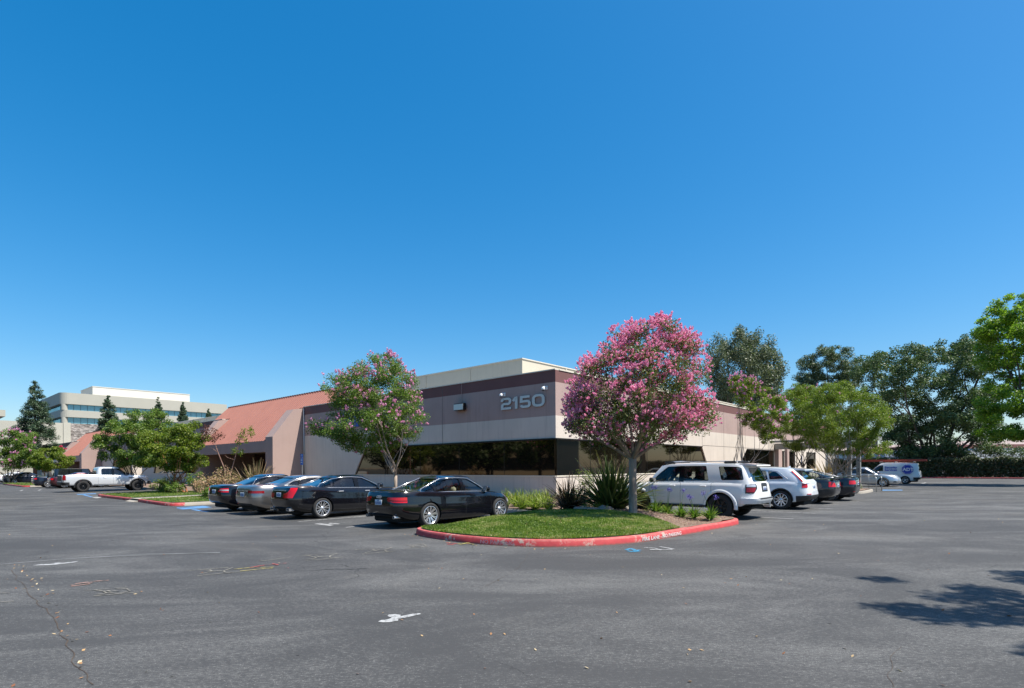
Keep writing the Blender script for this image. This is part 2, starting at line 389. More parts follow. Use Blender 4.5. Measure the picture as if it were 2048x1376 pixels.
def red_kerb_mat():
    m, nt, out = new_mat('red_kerb_paint'); co = texco(nt)
    n1 = noi(nt, co, 1.3, 6, .65, .3); n2 = noi(nt, co, 9, 5, .65); n3 = noi(nt, co, 60, 2)
    red = ramp(nt, mth(nt, 'ADD', mth(nt, 'MULTIPLY', n2, .7), mth(nt, 'MULTIPLY', n1, .3)), [(.3, (.38, .022, .030)), (.55, (.50, .038, .042)), (.75, (.56, .085, .08))])
    chip = mth(nt, 'MULTIPLY', ramp(nt, n1, [(.52, (0, 0, 0)), (.60, (1, 1, 1))]), ramp(nt, n2, [(.50, (0, 0, 0)), (.55, (1, 1, 1))]))
    c = mix(nt, chip, red, (.42, .37, .30)); c = mix(nt, mth(nt, 'MULTIPLY', n3, .25), c, (.25, .12, .10))
    # top arris worn and dusty
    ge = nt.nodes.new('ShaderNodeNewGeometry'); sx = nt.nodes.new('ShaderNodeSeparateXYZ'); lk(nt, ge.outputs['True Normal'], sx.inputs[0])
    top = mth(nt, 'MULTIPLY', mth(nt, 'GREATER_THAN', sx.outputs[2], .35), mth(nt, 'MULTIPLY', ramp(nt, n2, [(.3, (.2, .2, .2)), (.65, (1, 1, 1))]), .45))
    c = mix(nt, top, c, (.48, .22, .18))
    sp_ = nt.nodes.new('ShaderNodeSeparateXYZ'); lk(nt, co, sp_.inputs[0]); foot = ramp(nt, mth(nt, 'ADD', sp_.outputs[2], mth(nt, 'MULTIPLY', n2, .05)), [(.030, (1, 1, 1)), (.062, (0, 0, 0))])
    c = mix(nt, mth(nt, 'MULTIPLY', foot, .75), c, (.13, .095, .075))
    p = nd(nt, 'BsdfPrincipled', Roughness=.65); lk(nt, c, p.inputs['Base Color'])
    b = nd(nt, 'Bump', Strength=.3, Distance=.01); lk(nt, n2, b.inputs['Height']); lk(nt, b.outputs[0], p.inputs['Normal'])
    lk(nt, p.outputs[0], out.inputs[0]); return m
M_REDK = red_kerb_mat()
def kerb_path(name, pts, mat, h=.15, w=.15, label=None, closed=False, inner=1):
    """a kerb profile swept along a path; inner=+1 puts the body to the left of travel"""
    n = len(pts); v = []; f = []
    prof = [(0, 0), (.012, h-.035), (.035, h), (w, h), (w, -.02)]
    for i in range(n):
        if closed: a, b = Vector(pts[i-1]), Vector(pts[(i+1) % n])
        else: a, b = Vector(pts[max(i-1, 0)]), Vector(pts[min(i+1, n-1)])
        d = (b-a).normalized(); nn = Vector((-d.y, d.x))*inner; p = Vector(pts[i])
        wob = .006*noise.noise(Vector((p.x*1.3, p.y*1.3, 0)))
        for o, z in prof: q = p+nn*(o+wob); v.append((q.x, q.y, z+(wob if z > .01 else 0)))
    k = len(prof)
    for i in range(n if closed else n-1):
        j = (i+1) % n
        for q in range(k-1): f.append((i*k+q, j*k+q, j*k+q+1, i*k+q+1))
    if not closed: f += [tuple(range(k)), tuple(range((n-1)*k, n*k))]
    b = MB(); b.add(v, f); o = b.build(name, mat, mat=SITE, fixn=True, angle=40)
    return meta(o, kind='structure')
def dens(pts, step=.35):
    out = []
    for a, b in zip(pts[:-1], pts[1:]):
        n = max(1, int(math.dist(a, b)/step))
        out += [(a[0]+(b[0]-a[0])*k/n, a[1]+(b[1]-a[1])*k/n) for k in range(n)]
    return out+[pts[-1]]
def crv(pts, it=2):
    for _ in range(it):
        q = [pts[0]]
        for a, b in zip(pts[:-1], pts[1:]): q += [(a[0]*.75+b[0]*.25, a[1]*.75+b[1]*.25), (a[0]*.25+b[0]*.75, a[1]*.25+b[1]*.75)]
        pts = q+[pts[-1]]
    return pts
# the corner island: red part from the left nib round the tip to the right nib
TIP = [(-12.75, -5.45), (-13.35, -5.5), (-13.68, -6.0), (-13.86, -7.3), (-13.78, -8.4), (-13.45, -9.4), (-12.9, -10.05), (-12.05, -10.58), (-11.2, -10.88), (-10.2, -10.95), (-8.2, -11.08), (-6.6, -11.2), (-5.95, -11.1), (-5.72, -10.6)]
TIPC = dens(crv(TIP), .3)
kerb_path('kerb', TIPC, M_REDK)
KG1 = dens([(-12.75, -5.45), (-7.3, -5.45), (-7.3, 11.4), (-13.1, 11.42)]); kerb_path('kerb', KG1[::-1] if False else KG1, M_CONC, inner=-1)
KG2 = dens([(-5.72, -10.6), (-5.70, -6.1), (14.6, -6.1), (14.6, -10.2)]); kerb_path('kerb', KG2, M_CONC)
KG3 = dens(crv([(14.6, -10.2), (14.7, -10.6), (15.2, -10.75), (18.2, -10.75), (18.8, -10.6), (18.9, -10.0), (18.9, -6.3)])); kerb_path('kerb', KG3, M_CONC)
# the left lawn island, red nose with a walk through it
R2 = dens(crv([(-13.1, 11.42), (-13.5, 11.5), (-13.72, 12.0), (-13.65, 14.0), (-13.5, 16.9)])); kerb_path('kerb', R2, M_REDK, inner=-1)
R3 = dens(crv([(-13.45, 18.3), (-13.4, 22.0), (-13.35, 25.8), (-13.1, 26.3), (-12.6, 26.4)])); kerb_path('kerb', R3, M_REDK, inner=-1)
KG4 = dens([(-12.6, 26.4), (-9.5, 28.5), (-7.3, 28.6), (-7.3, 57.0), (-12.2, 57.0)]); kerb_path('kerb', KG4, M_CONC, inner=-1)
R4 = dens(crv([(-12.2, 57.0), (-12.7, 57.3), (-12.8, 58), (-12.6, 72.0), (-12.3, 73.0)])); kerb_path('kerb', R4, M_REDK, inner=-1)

def height(x, y):
    z = .15
    # rise of the corner lawn
    d = sqrt(((x+9.2)/3.9)**2+((y+7.6)/3.1)**2)
    if d < 1: z += .19*(1-d*d)**1.0
    if x > -7.2: z += .03
    return z
def in_poly(x, y, P):
    c = False; j = len(P)-1
    for i in range(len(P)):
        if (P[i][1] > y) != (P[j][1] > y) and x < (P[j][0]-P[i][0])*(y-P[i][1])/(P[j][1]-P[i][1])+P[i][0]: c = not c
        j = i
    return c
def bed(name, poly, mat, step=.25, zf=height, kind='structure'):
    """a gently shaped soil or turf surface inside a kerb line"""
    bm = bmesh.new(); vs = [bm.verts.new((x, y, 0)) for x, y in poly]
    bm.faces.new(vs)
    xs = [p[0] for p in poly]; ys = [p[1] for p in poly]
    for ax, lo, hi in ((0, min(xs), max(xs)), (1, min(ys), max(ys))):
        t = math.ceil(lo/step)*step
        while t < hi:
            co = (t, 0, 0) if ax == 0 else (0, t, 0); no = (1, 0, 0) if ax == 0 else (0, 1, 0)
            bmesh.ops.bisect_plane(bm, geom=bm.verts[:]+bm.edges[:]+bm.faces[:], plane_co=co, plane_no=no)
            t += step
    for v in bm.verts: v.co.z = zf(v.co.x, v.co.y)+.02*noise.noise(Vector((v.co.x*1.5, v.co.y*1.5, 2)))*(1 if step < .5 else .4)
    bmesh.ops.recalc_face_normals(bm, faces=bm.faces)
    if sum(f.normal.z for f in bm.faces) < 0: bmesh.ops.reverse_faces(bm, faces=bm.faces)
    me = bpy.data.meshes.new(name); bm.to_mesh(me); bm.free(); me.materials.append(mat)
    me.polygons.foreach_set('use_smooth', [True]*len(me.polygons))
    o = bpy.data.objects.new(name, me); o.matrix_world = SITE; link(o); return meta(o, kind=kind)
def soil_mat(name, a, b, c):
    m, nt, out = new_mat(name); co = texco(nt)
    n1 = noi(nt, co, 2.2, 5, .6); n2 = noi(nt, co, 30, 4, .7); vo = nd(nt, 'TexVoronoi', Scale=38.0); lk(nt, co, vo.inputs['Vector'])
    col = ramp(nt, mth(nt, 'ADD', mth(nt, 'MULTIPLY', n2, .6), mth(nt, 'MULTIPLY', n1, .4)), [(.3, a), (.5, b), (.72, c)])
    col = mix(nt, .25, col, vo.outputs['Color'], 'SOFT_LIGHT')
    p = nd(nt, 'BsdfPrincipled', Roughness=.95); lk(nt, col, p.inputs['Base Color'])
    bb = nd(nt, 'Bump', Strength=.7, Distance=.03); lk(nt, vo.outputs['Distance'], bb.inputs['Height']); lk(nt, bb.outputs[0], p.inputs['Normal'])
    lk(nt, p.outputs[0], out.inputs[0]); return m
M_MULCH = soil_mat('mulch', (.10, .06, .04), (.20, .13, .09), (.34, .25, .18))
M_TURF = soil_mat('turf_soil', (.030, .060, .012), (.050, .095, .018), (.10, .13, .035))
# corner bed: everything from the kerbs to the walls
tipin = TIPC
edge = [(-12.6, -5.6)]
CORNER = [(-7.15, -.0), (-7.15, -5.6)]+[(-12.7, -5.6)]+[(p[0], p[1]) for p in inset(TIPC+[(-8, -8)], .12)[1:-2]]+[(-5.85, -10.4), (-5.85, -5.95), (14.7, -5.95), (14.7, .0), (0, 0), (0, 11.3), (-7.15, 11.3)]
M1 = bed('planting_bed_soil', CORNER, M_MULCH)
bed('planting_bed_soil', [(14.75, -5.9), (14.75, -10.3), (15.2, -10.6), (18.2, -10.6), (18.75, -10.1), (18.75, -5.9), (24, -5.9), (24, 0), (14.75, 0)], M_MULCH, .5)
WALKP = [(-13.5, 16.9), (-13.5, 18.3), (-8.8, 19.2), (-5.0, 21.3), (-2.0, 25.0), (-2.0, 37.5), (.3, 37.5), (.3, 26.2), (-.8, 23), (-3.6, 19.2), (-7.8, 17.6)]
LAWN2A = [(-12.9, 11.6), (-13.35, 11.65), (-13.55, 12.2), (-13.4, 16.85), (-7.8, 17.5), (-6.0, 17.9), (-6.0, 11.6)]
LAWN2B = [(-13.3, 18.4), (-13.25, 22.0), (-13.2, 25.7), (-12.6, 26.2), (-9.6, 28.0), (-8.2, 25.8), (-6.8, 24.0), (-6.6, 21.0), (-8.8, 19.35)]
bed('planting_bed_soil', [(-7.15, 11.3), (0, 11.3), (0, 40), (0, 56.9), (-7.15, 56.9), (-7.15, 28.4), (-9.6, 28.3), (-12.6, 26.2), (-13.25, 25.8), (-13.4, 16.9), (-13.5, 12.1), (-12.9, 11.6), (-7.15, 11.6)], M_MULCH, .5, lambda x, y: .12)
bed('lawn', LAWN2A, M_TURF, .5, lambda x, y: .17)
bed('lawn', LAWN2B, M_TURF, .5, lambda x, y: .17)
b = MB(); b.add([(x, y, .158) for x, y in WALKP], [tuple(range(len(WALKP)))]); meta(b.build('footpath', M_CONC, mat=SITE, fixn=True), kind='structure')
b = MB(); b.prism([(-13.72, .01), (-13.2, .155), (-13.2, 0)], 16.9, 18.3, 'y'); meta(b.build('ramp_pavement', M_CONC, mat=SITE, fixn=True), kind='structure')
bed('lawn', [(-12.6, 57.6), (-12.6, 72.6), (-8.2, 72.6), (-8.2, 57.2)], M_TURF, 1, lambda x, y: .17)
bed('planting_bed_soil', [(-8.2, 56.9), (0, 56.9), (0, 110), (-8.2, 110)], M_MULCH, 2, lambda x, y: .13)
# corner lawn, a skin 3 cm above the soil
LAWN = [(-12.6, -5.75)]+[q for q in inset(TIPC+[(-8, -8)], .142)[2:-14]]
lx = [p for p in LAWN if p[0] < -9.4 or p[1] > -7]
LAWN = lx+[(-9.3, -10.75), (-8.7, -10.0), (-8.0, -9.0), (-7.7, -7.8), (-8.1, -6.7), (-8.6, -5.75)]
bed('lawn', LAWN, M_TURF, .25, lambda x, y: height(x, y)+.02)
# rock-edged planter beside the entrance, pavement in front of the right wing
b = MB(); b.box(24.02, 56, -6.05, -.02, .02, .15); meta(b.build('pavement', M_CONC, mat=SITE), kind='structure')

def leafmesh(name, P, N, size, mat, parent=None, aspect=.5, smooth=False, M=None, rng=RNG, jitter=.5, fold=.0, vcol=None):
    """P (n,3) leaf centres, N (n,3) preferred normals: rhombic blades with random turn; each carries its own random tone"""
    n = len(P); P = np.asarray(P, float)
    N = np.asarray(N, float)+rng.normal(0, jitter, (n, 3)); N /= np.linalg.norm(N, axis=1)[:, None]+1e-9
    R = rng.normal(0, 1, (n, 3)); T = np.cross(N, R); T /= np.linalg.norm(T, axis=1)[:, None]+1e-9; B = np.cross(N, T)
    s = (np.asarray(size)*rng.uniform(.7, 1.3, n))[:, None]
    V = np.empty((n, 4, 3)); V[:, 0] = P-T*s*.5; V[:, 1] = P+B*s*aspect*.5; V[:, 2] = P+T*s*.5; V[:, 3] = P-B*s*aspect*.5
    return quads(name, V, mat, parent, M, rng=rng, vcol=vcol)
def quads(name, V, mat, parent=None, M=None, rng=RNG, vcol=None):
    n = len(V); me = bpy.data.meshes.new(name)
    me.vertices.add(n*4); me.vertices.foreach_set('co', V.reshape(-1).astype(np.float32))
    me.loops.add(n*4); me.loops.foreach_set('vertex_index', np.arange(n*4, dtype=np.int32))
    me.polygons.add(n); me.polygons.foreach_set('loop_start', np.arange(0, n*4, 4, dtype=np.int32))
    at = me.attributes.new('tone', 'FLOAT', 'FACE'); at.data.foreach_set('value', (rng.random(n) if vcol is None else np.asarray(vcol)).astype(np.float32))
    me.materials.append(mat); me.update(calc_edges=True)
    o = bpy.data.objects.new(name, me)
    if M is not None: o.matrix_world = M
    return link(o, parent)
def leaf_mat(name, cols, trans=.35, rough=.5, tcol=None, spec=.4):
    """leaf tones spread at random from leaf to leaf"""
    m, nt, out = new_mat(name)
    a = nt.nodes.new('ShaderNodeAttribute'); a.attribute_name = 'tone'
    c = ramp(nt, a.outputs['Fac'], [(i/(max(1, len(cols)-1)), c) for i, c in enumerate(cols)])
    p = nd(nt, 'BsdfPrincipled', Roughness=rough); p.inputs['Specular IOR Level'].default_value = spec; lk(nt, c, p.inputs['Base Color'])
    t = nt.nodes.new('ShaderNodeBsdfTranslucent')
    lk(nt, mix(nt, 1.0, c, tcol or (1.25, 1.5, .7), 'MULTIPLY'), t.inputs[0])
    ms = nt.nodes.new('ShaderNodeMixShader'); ms.inputs[0].default_value = trans
    lk(nt, p.outputs[0], ms.inputs[1]); lk(nt, t.outputs[0], ms.inputs[2]); lk(nt, ms.outputs[0], out.inputs[0]); return m
M_GRASS = leaf_mat('grass_blades', [(.075, .125, .014), (.13, .20, .022), (.20, .26, .042), (.36, .32, .14)], .35, .5)
def grass(name, poly, n, zf, h, mat=M_GRASS, patch=True):
    xs = [p[0] for p in poly]; ys = [p[1] for p in poly]; P = []
    while len(P) < n:
        x = random.uniform(min(xs), max(xs)); y = random.uniform(min(ys), max(ys))
        if in_poly(x, y, poly): P.append((x, y))
    P = np.array(P); z = np.array([zf(x, y) for x, y in P]); n = len(P)
    a = RNG.uniform(0, 2*pi, n); w = RNG.uniform(.004, .008, n)*(1.6 if h > .05 else 1.5); hh = h*RNG.uniform(.5, 1.3, n)
    lean = RNG.normal(0, .45, (n, 2))*hh[:, None]
    V = np.empty((n, 4, 3)); dx = np.cos(a)*w; dy = np.sin(a)*w
    V[:, 0] = np.c_[P[:, 0]-dx, P[:, 1]-dy, z]; V[:, 1] = np.c_[P[:, 0]+dx, P[:, 1]+dy, z]
    V[:, 2] = np.c_[P[:, 0]+dx*.3+lean[:, 0], P[:, 1]+dy*.3+lean[:, 1], z+hh]; V[:, 3] = np.c_[P[:, 0]-dx*.3+lean[:, 0], P[:, 1]-dy*.3+lean[:, 1], z+hh]
    tone = np.clip(np.array([.44+.85*noise.noise(Vector((x*.9, y*.9, 0)))+.5*noise.noise(Vector((x*4, y*4, 0)))+.35*max(0, noise.noise(Vector((x*11, y*11, 7)))) for x, y in P])+RNG.normal(0, .2, n), 0, 1)
    o = quads(name, V, mat, M=SITE, vcol=tone); return meta(o, kind='stuff')
grass('grass', LAWN, 90000, lambda x, y: height(x, y)+.015, .036)
grass('grass', LAWN2A, 12000, lambda x, y: .17, .045)
grass('grass', LAWN2B, 12000, lambda x, y: .17, .045)
grass('grass', [(-12.6, 57.6), (-12.6, 72.6), (-8.2, 72.6), (-8.2, 57.2)], 9000, lambda x, y: .17, .07)
M_CHIP = leaf_mat('bark_chips', [(.09, .05, .035), (.19, .12, .08), (.30, .21, .15), (.42, .33, .25)], .0, .9)
def chips(name, poly, n, zf, s, mat=M_CHIP):
    P = []; xs = [p[0] for p in poly]; ys = [p[1] for p in poly]
    while len(P) < n:
        x = random.uniform(min(xs), max(xs)); y = random.uniform(min(ys), max(ys))
        if in_poly(x, y, poly): P.append((x, y, zf(x, y)+random.uniform(.01, .035)))
    N = np.tile((0, 0, 1.0), (n, 1)); return meta(leafmesh(name, P, N, s, mat, aspect=.4, M=SITE, jitter=.35), kind='stuff')
MULP = [(-9.0, -10.8), (-6.2, -11.0), (-5.85, -10.4), (-5.85, -5.95), (-7.1, -2), (-7.1, 3), (-4, 3), (-5, -5), (-8.2, -6), (-7.8, -8.5)]
chips('bark_mulch', MULP, 9000, lambda x, y: height(x, y), .045)
# dry leaves blown over the asphalt
M_DLEAF = leaf_mat('dry_leaves', [(.16, .06, .03), (.28, .13, .06), (.40, .26, .12), (.48, .40, .26)], .1, .8)
P = []
for _ in range(160):
    u = random.random(); D = 3.2+14*u**1.7; P.append((random.uniform(-.95, .95)*D, D, .008))
for _ in range(46):
    t = random.random(); px = 14+t*160+random.gauss(0, 9); py = 1120+t*t*250+random.uniform(0, 20); q = GP(px, py); P.append((q[0], q[1], .008))
for _ in range(60):
    k = random.choice(TIPC[4:26]); q = L(k[0]-random.uniform(.02, .3), k[1]-random.uniform(0, .3)); P.append((q[0], q[1], .008))
for _ in range(90):
    k = random.uniform(0, 1); q = L(random.uniform(-13.3, -8), random.uniform(-10.5, -6)); 
    x, y = toL(*q); P.append((q[0], q[1], height(x, y)+.05))
meta(leafmesh('fallen_leaves', P, np.tile((0, 0, 1.0), (len(P), 1)), .042, M_DLEAF, aspect=.55, jitter=.3), kind='stuff')
# ---------------------------------------------------------------- buildings
M_BEIGE = paint('stucco_beige', (.58, .51, .435), .85, .07, .8, 90, .25, streak=.38)
M_MAUVE = paint('stucco_mauve', (.37, .265, .235), .85, .07, .8, 90, .25, streak=.34)
M_MAROON = paint('stucco_maroon', (.15, .066, .060), .8, .08, .8, 90, .2, streak=.1)
M_FIN = paint('stucco_fin', (.36, .255, .22), .9, .06, .7, 60, .5, streak=.12)
M_SCREEN = paint('screen_panel', (.56, .50, .39), .8, .05, .6, 40, .1, streak=.15)
M_COPE = paint('coping_metal', (.62, .57, .47), .5, .08, 3, 60, .05)
M_FLAT = paint('roof_gravel', (.36, .34, .31), .95, .1, 2, 60, .3)
M_DARKM = plain('bronze_frame', (.025, .022, .020), .35, .6)
M_SOFFIT = paint('soffit', (.38, .33, .20), .8, .06)
M_BRICK = paint('dark_panel', (.075, .04, .034), .85, .2, 2, 30, .4)
M_JOINT = plain('joint_sealant', (.13, .105, .095), .8)
def tile_roof_mat():
    m, nt, out = new_mat('terracotta_metal'); co = texco(nt)
    n1 = noi(nt, co, .5, 4); n2 = noi(nt, texco(nt, 'Object', (1, 9, 1)), 1.5, 4)
    c = ramp(nt, mth(nt, 'ADD', mth(nt, 'MULTIPLY', n1, .5), mth(nt, 'MULTIPLY', n2, .5)), [(.3, (.31, .125, .090)), (.7, (.365, .155, .112))])
    p = nd(nt, 'BsdfPrincipled', Roughness=.55); lk(nt, c, p.inputs['Base Color']); lk(nt, p.outputs[0], out.inputs[0]); return m
M_TERRA = tile_roof_mat()
def dark_glass(name, tint, refl=.5, base=(.012, .010, .008), rough=.03, ior=1.9, warp=.0):
    m, nt, out = new_mat(name)
    d = nd(nt, 'BsdfDiffuse'); d.inputs[0].default_value = rgb(base)
    g = nd(nt, 'BsdfGlossy', Roughness=rough); g.inputs[0].default_value = rgb(tint)
    f = nd(nt, 'Fresnel', IOR=ior); ff = mth(nt, 'MINIMUM', mth(nt, 'MULTIPLY', f.outputs[0], refl), 1.0)
    if warp:
        co = texco(nt); nn = noi(nt, co, .5, 2); b = nd(nt, 'Bump', Strength=warp, Distance=.02); lk(nt, nn, b.inputs['Height']); lk(nt, b.outputs[0], g.inputs['Normal'])
    ms = nt.nodes.new('ShaderNodeMixShader'); lk(nt, ff, ms.inputs[0]); lk(nt, d.outputs[0], ms.inputs[1]); lk(nt, g.outputs[0], ms.inputs[2]); lk(nt, ms.outputs[0], out.inputs[0]); return m
M_WIN = dark_glass('bronze_glass', (.72, .62, .50), 1.3, (.006, .005, .004), warp=.12)
M_TEAL = dark_glass('blue_glass', (.55, .85, .95), 1.6, (.10, .24, .30), .08)
M_BLACKG = dark_glass('black_glass', (.8, .85, .9), 1.0, (.01, .012, .014))

ZS, ZW, ZB, ZM, ZT = 1.22, 3.12, 4.25, 5.93, 6.54     # sill, head, beige/mauve line, maroon line, parapet
def long_wall(root, y0, y1, wins, axis, T=.3, e0=True):
    """banded tilt-up wall along y (axis 'x': outer plane x=0) or along x (axis 'y': outer plane y=0). wins: (bottom0,bottom1,top0,top1)"""
    mb = MB()
    def pr(poly, mi): mb.prism(poly, 0, T, axis, mi)
    pr([(y0, 0), (y1, 0), (y1, ZS), (y0, ZS)], 0)
    cur = (y0, y0)
    for b0, b1, t0, t1 in wins:
        if b0-cur[0] > .01 or t0-cur[1] > .01: pr([(cur[0], ZS), (b0, ZS), (t0, ZW), (cur[1], ZW)] if b0-cur[0] > .01 else [(cur[0], ZS), (t0, ZW), (cur[1], ZW)], 0)
        cur = (b1, t1)
    if y1-cur[0] > .01: pr([(cur[0], ZS), (y1, ZS), (y1, ZW), (cur[1], ZW)], 0)
    pr([(y0, ZW), (y1, ZW), (y1, ZB), (y0, ZB)], 0)
    pr([(y0, ZB), (y1, ZB), (y1, ZM), (y0, ZM)], 1)
    pr([(y0, ZM), (y1, ZM), (y1, ZT), (y0, ZT)], 2)
    mb.build('wall', [M_BEIGE, M_MAUVE, M_MAROON], root)
    mb = MB()
    if axis == 'x': mb.box(-.035, T+.05, y0, y1, ZT, ZT+.05)
    else: mb.box(y0, y1, -.035, T+.05, ZT, ZT+.05)
    mb.build('coping', M_COPE, root)
def joints(root, js, axis, z0=ZW, z1=ZT):
    for y in js:
        mb = MB()
        if axis == 'x': mb.box(-.006, .01, y-.013, y+.013, z0, z1)
        else: mb.box(y-.013, y+.013, -.006, .01, z0, z1)
        mb.build('panel_joint', M_JOINT, root)
def ribbon(root, w, axis, step, rec=.10):
    b0, b1, t0, t1 = w
    o = None
    xs = []; n = max(1, round((max(b1, t1)-min(b0, t0))/step))
    for i in range(n):
        fa, fb = i/n, (i+1)/n
        B = lambda f: b0+(b1-b0)*f; T = lambda f: t0+(t1-t0)*f
        lo = min(B(fa), T(fa)); 
        ya, yb = min(b0, t0)+(max(b1, t1)-min(b0, t0))*fa, min(b0, t0)+(max(b1, t1)-min(b0, t0))*fb
        ba, bb = max(b0, ya) if i else b0, yb if i < n-1 else b1
        ta, tb = max(t0, ya) if i else t0, min(t1, yb) if i < n-1 else t1
        if ba > bb: ba = bb
        ba = min(ba, b1); bb = min(bb, b1)
        f = MB(); g = 2e-3
        # frame: mullion at the leading side and rails
        pts = [(ba, ZS), (bb, ZS), (tb, ZW), (ta, ZW)]
        m1 = MB(); m1.prism(pts, rec, rec+.02, axis); win = m1.build('window', M_WIN, root, fixn=True)
        f.tube([((rec-.006) if axis == 'x' else bb, bb if axis == 'x' else (rec-.006), ZS), ((rec-.006) if axis == 'x' else tb, tb if axis == 'x' else (rec-.006), ZW)], .013, 4)
        f.build('mullion', M_DARKM, win)
    s = MB()
    if axis == 'x':
        s.box(-.03, rec+.03, b0, b1, ZS-.05, ZS+.012); s.build('window_sill', M_COPE, root)
        h = MB(); h.box(-.06, rec+.03, t0, t1, ZW-.07, ZW+.0); h.build('window_head', M_DARKM, root)
    else:
        s.box(b0, b1, -.03, rec+.03, ZS-.05, ZS+.012); s.build('window_sill', M_COPE, root)
        h = MB(); h.box(t0, t1, -.06, rec+.03, ZW-.07, ZW+.0); h.build('window_head', M_DARKM, root)

def mansard(root, y0, y1, yl, yr, ridge=(1.8, 8.03), eave=(-2.5, 3.86)):
    """ribbed red metal roof: full slope between fins y0..y1, upper slope running on to yl..yr"""
    sl = (ridge[1]-eave[1])/(ridge[0]-eave[0]); nx, nz = -sl/sqrt(1+sl*sl), 1/sqrt(1+sl*sl)
    def P(x, y, o=0.0): z = eave[1]+(x-eave[0])*sl; return (x+nx*o, y, z+nz*o)
    xm = .31
    mb = MB()
    def slab(ya, yb, xa, xb, xa2=None, th=.12):
        xa2 = xa if xa2 is None else xa2
        q = [P(xa, ya), P(xa2, yb), P(xb, yb), P(xb, ya)]; r = [P(xa, ya, -th), P(xa2, yb, -th), P(xb, yb, -th), P(xb, ya, -th)]
        mb.add(q+r, [(0, 1, 2, 3), (7, 6, 5, 4), (0, 4, 5, 1), (1, 5, 6, 2), (2, 6, 7, 3), (3, 7, 4, 0)])
    slab(y0, y1, eave[0], ridge[0])
    if yr < y0: slab(yr, y0, xm, ridge[0])
    if yl > y1: slab(y1, yl, xm, ridge[0])
    # back slope
    mb.add([(ridge[0], yr, ridge[1]), (ridge[0], yl, ridge[1]), (ridge[0]+3.2, yl, 6.3), (ridge[0]+3.2, yr, 6.3)], [(0, 1, 2, 3)])
    mb.add([(ridge[0], yr, ridge[1]), (ridge[0]+3.2, yr, 6.3), (xm, yr, 6.3)], [(0, 1, 2)]); mb.add([(ridge[0], yl, ridge[1]), (ridge[0]+3.2, yl, 6.3), (xm, yl, 6.3)], [(2, 1, 0)])
    # standing ribs
    y = yr+.12
    while y < yl:
        xa = eave[0]-.02 if y0 < y < y1 else xm
        a, b = P(xa, y), P(ridge[0]+.02, y); w = .028; h = .05
        v = [P(xa, y-w), P(xa, y+w), P(xa, y+w*.6, h), P(xa, y-w*.6, h), P(ridge[0]+.02, y-w), P(ridge[0]+.02, y+w), P(ridge[0]+.02, y+w*.6, h), P(ridge[0]+.02, y-w*.6, h)]
        mb.add(v, [(0, 1, 2, 3), (7, 6, 5, 4), (1, 5, 6, 2), (2, 6, 7, 3), (3, 7, 4, 0)])
        y += .41
    rf = mb.build('roof', M_TERRA, root, fixn=True)
    c = MB(); yy = yr+.05
    while yy < yl: c.box(ridge[0]-.1, ridge[0]+.09, yy, yy+.24, ridge[1]+.0, ridge[1]+.075); yy += .41
    c.build('ridge_cap', M_MAROON, rf)
    # fascia beam and soffit
    f = MB(); f.box(eave[0], eave[0]+.3, y0, y1, 2.98, 3.86); f.build('fascia', M_FIN, root)
    s = MB(); s.box(eave[0]+.3, 2.9, y0, y1, 3.12, 3.2); s.build('soffit', M_SOFFIT, root)
    for ya, yb in ((y0-1.2, y0), (y1, y1+1.2)):
        fb = MB(); fb.prism([(.3, 0), (-2.5, 0), (-2.5, 4.13), (-.79, 6.33), (0, 6.46), (.3, 6.46)], ya, yb, 'y')
        fin = fb.build('buttress', M_FIN, root)
def entry(root, y0, y1):
    b = MB(); b.box(2.6, 2.9, y0, y1, 0, 3.12); b.build('recessed_wall', M_BRICK, root)
    for ya, yb in ((y0-.0, y0+.02), (y1-.02, y1)):
        b = MB(); b.box(.3, 2.6, ya, yb, 0, 3.12); b.build('side_wall', M_FIN, root)
    ym = (y0+y1)/2
    d = MB(); d.box(2.54, 2.6, y0+1.0, y0+5.5, .15, 2.9); dd = d.build('door', M_BLACKG, root)
    f = MB()
    for y in (y0+1.0, y0+2.5, y0+4.0, y0+5.5): f.box(2.48, 2.54, y-.04, y+.04, .15, 2.9)
    f.box(2.48, 2.54, y0+1.04, y0+5.46, 2.25, 2.33); f.build('door_frame', M_DARKM, dd)

def roofdeck(root, x1, y1, y0=0):
    b = MB(); b.box(.3, x1, y0+.3, y1, 6.15, 6.25); b.build('flat_roof', M_FLAT, root)

# --- the main single-storey office block
off = empty('office_building', mat=SITE, label='long low beige and mauve office block with numerals 2150 and red metal roof', cat='office building')
LW = [(0.0, 17.85, 0.0, 16.5)]
long_wall(off, 0.0, 25.0, LW, 'x'); joints(off, (8.45, 16.9), 'x'); ribbon(off, (0.02, 17.8, 0.02, 16.5), 'x', 3.3)
joints(off, (8.45, 16.9), 'x', .0, ZS)
# wall over the entrance, then the far wing
b = MB(); b.box(0, .3, 26.2, 39.5, 3.2, 6.2); b.build('wall', M_MAUVE, off)
entry(off, 26.2, 39.5); mansard(off, 26.2, 39.5, 43.5, 19.6)
long_wall(off, 40.7, 66.0, [(43.5, 61.5, 43.5, 60.5)], 'x'); ribbon(off, (43.5, 61.5, 43.5, 60.5), 'x', 3.3)
b = MB(); b.box(.3, 40, 65.7, 66.0, 0, 6.5); b.build('end_wall', M_BEIGE, off)
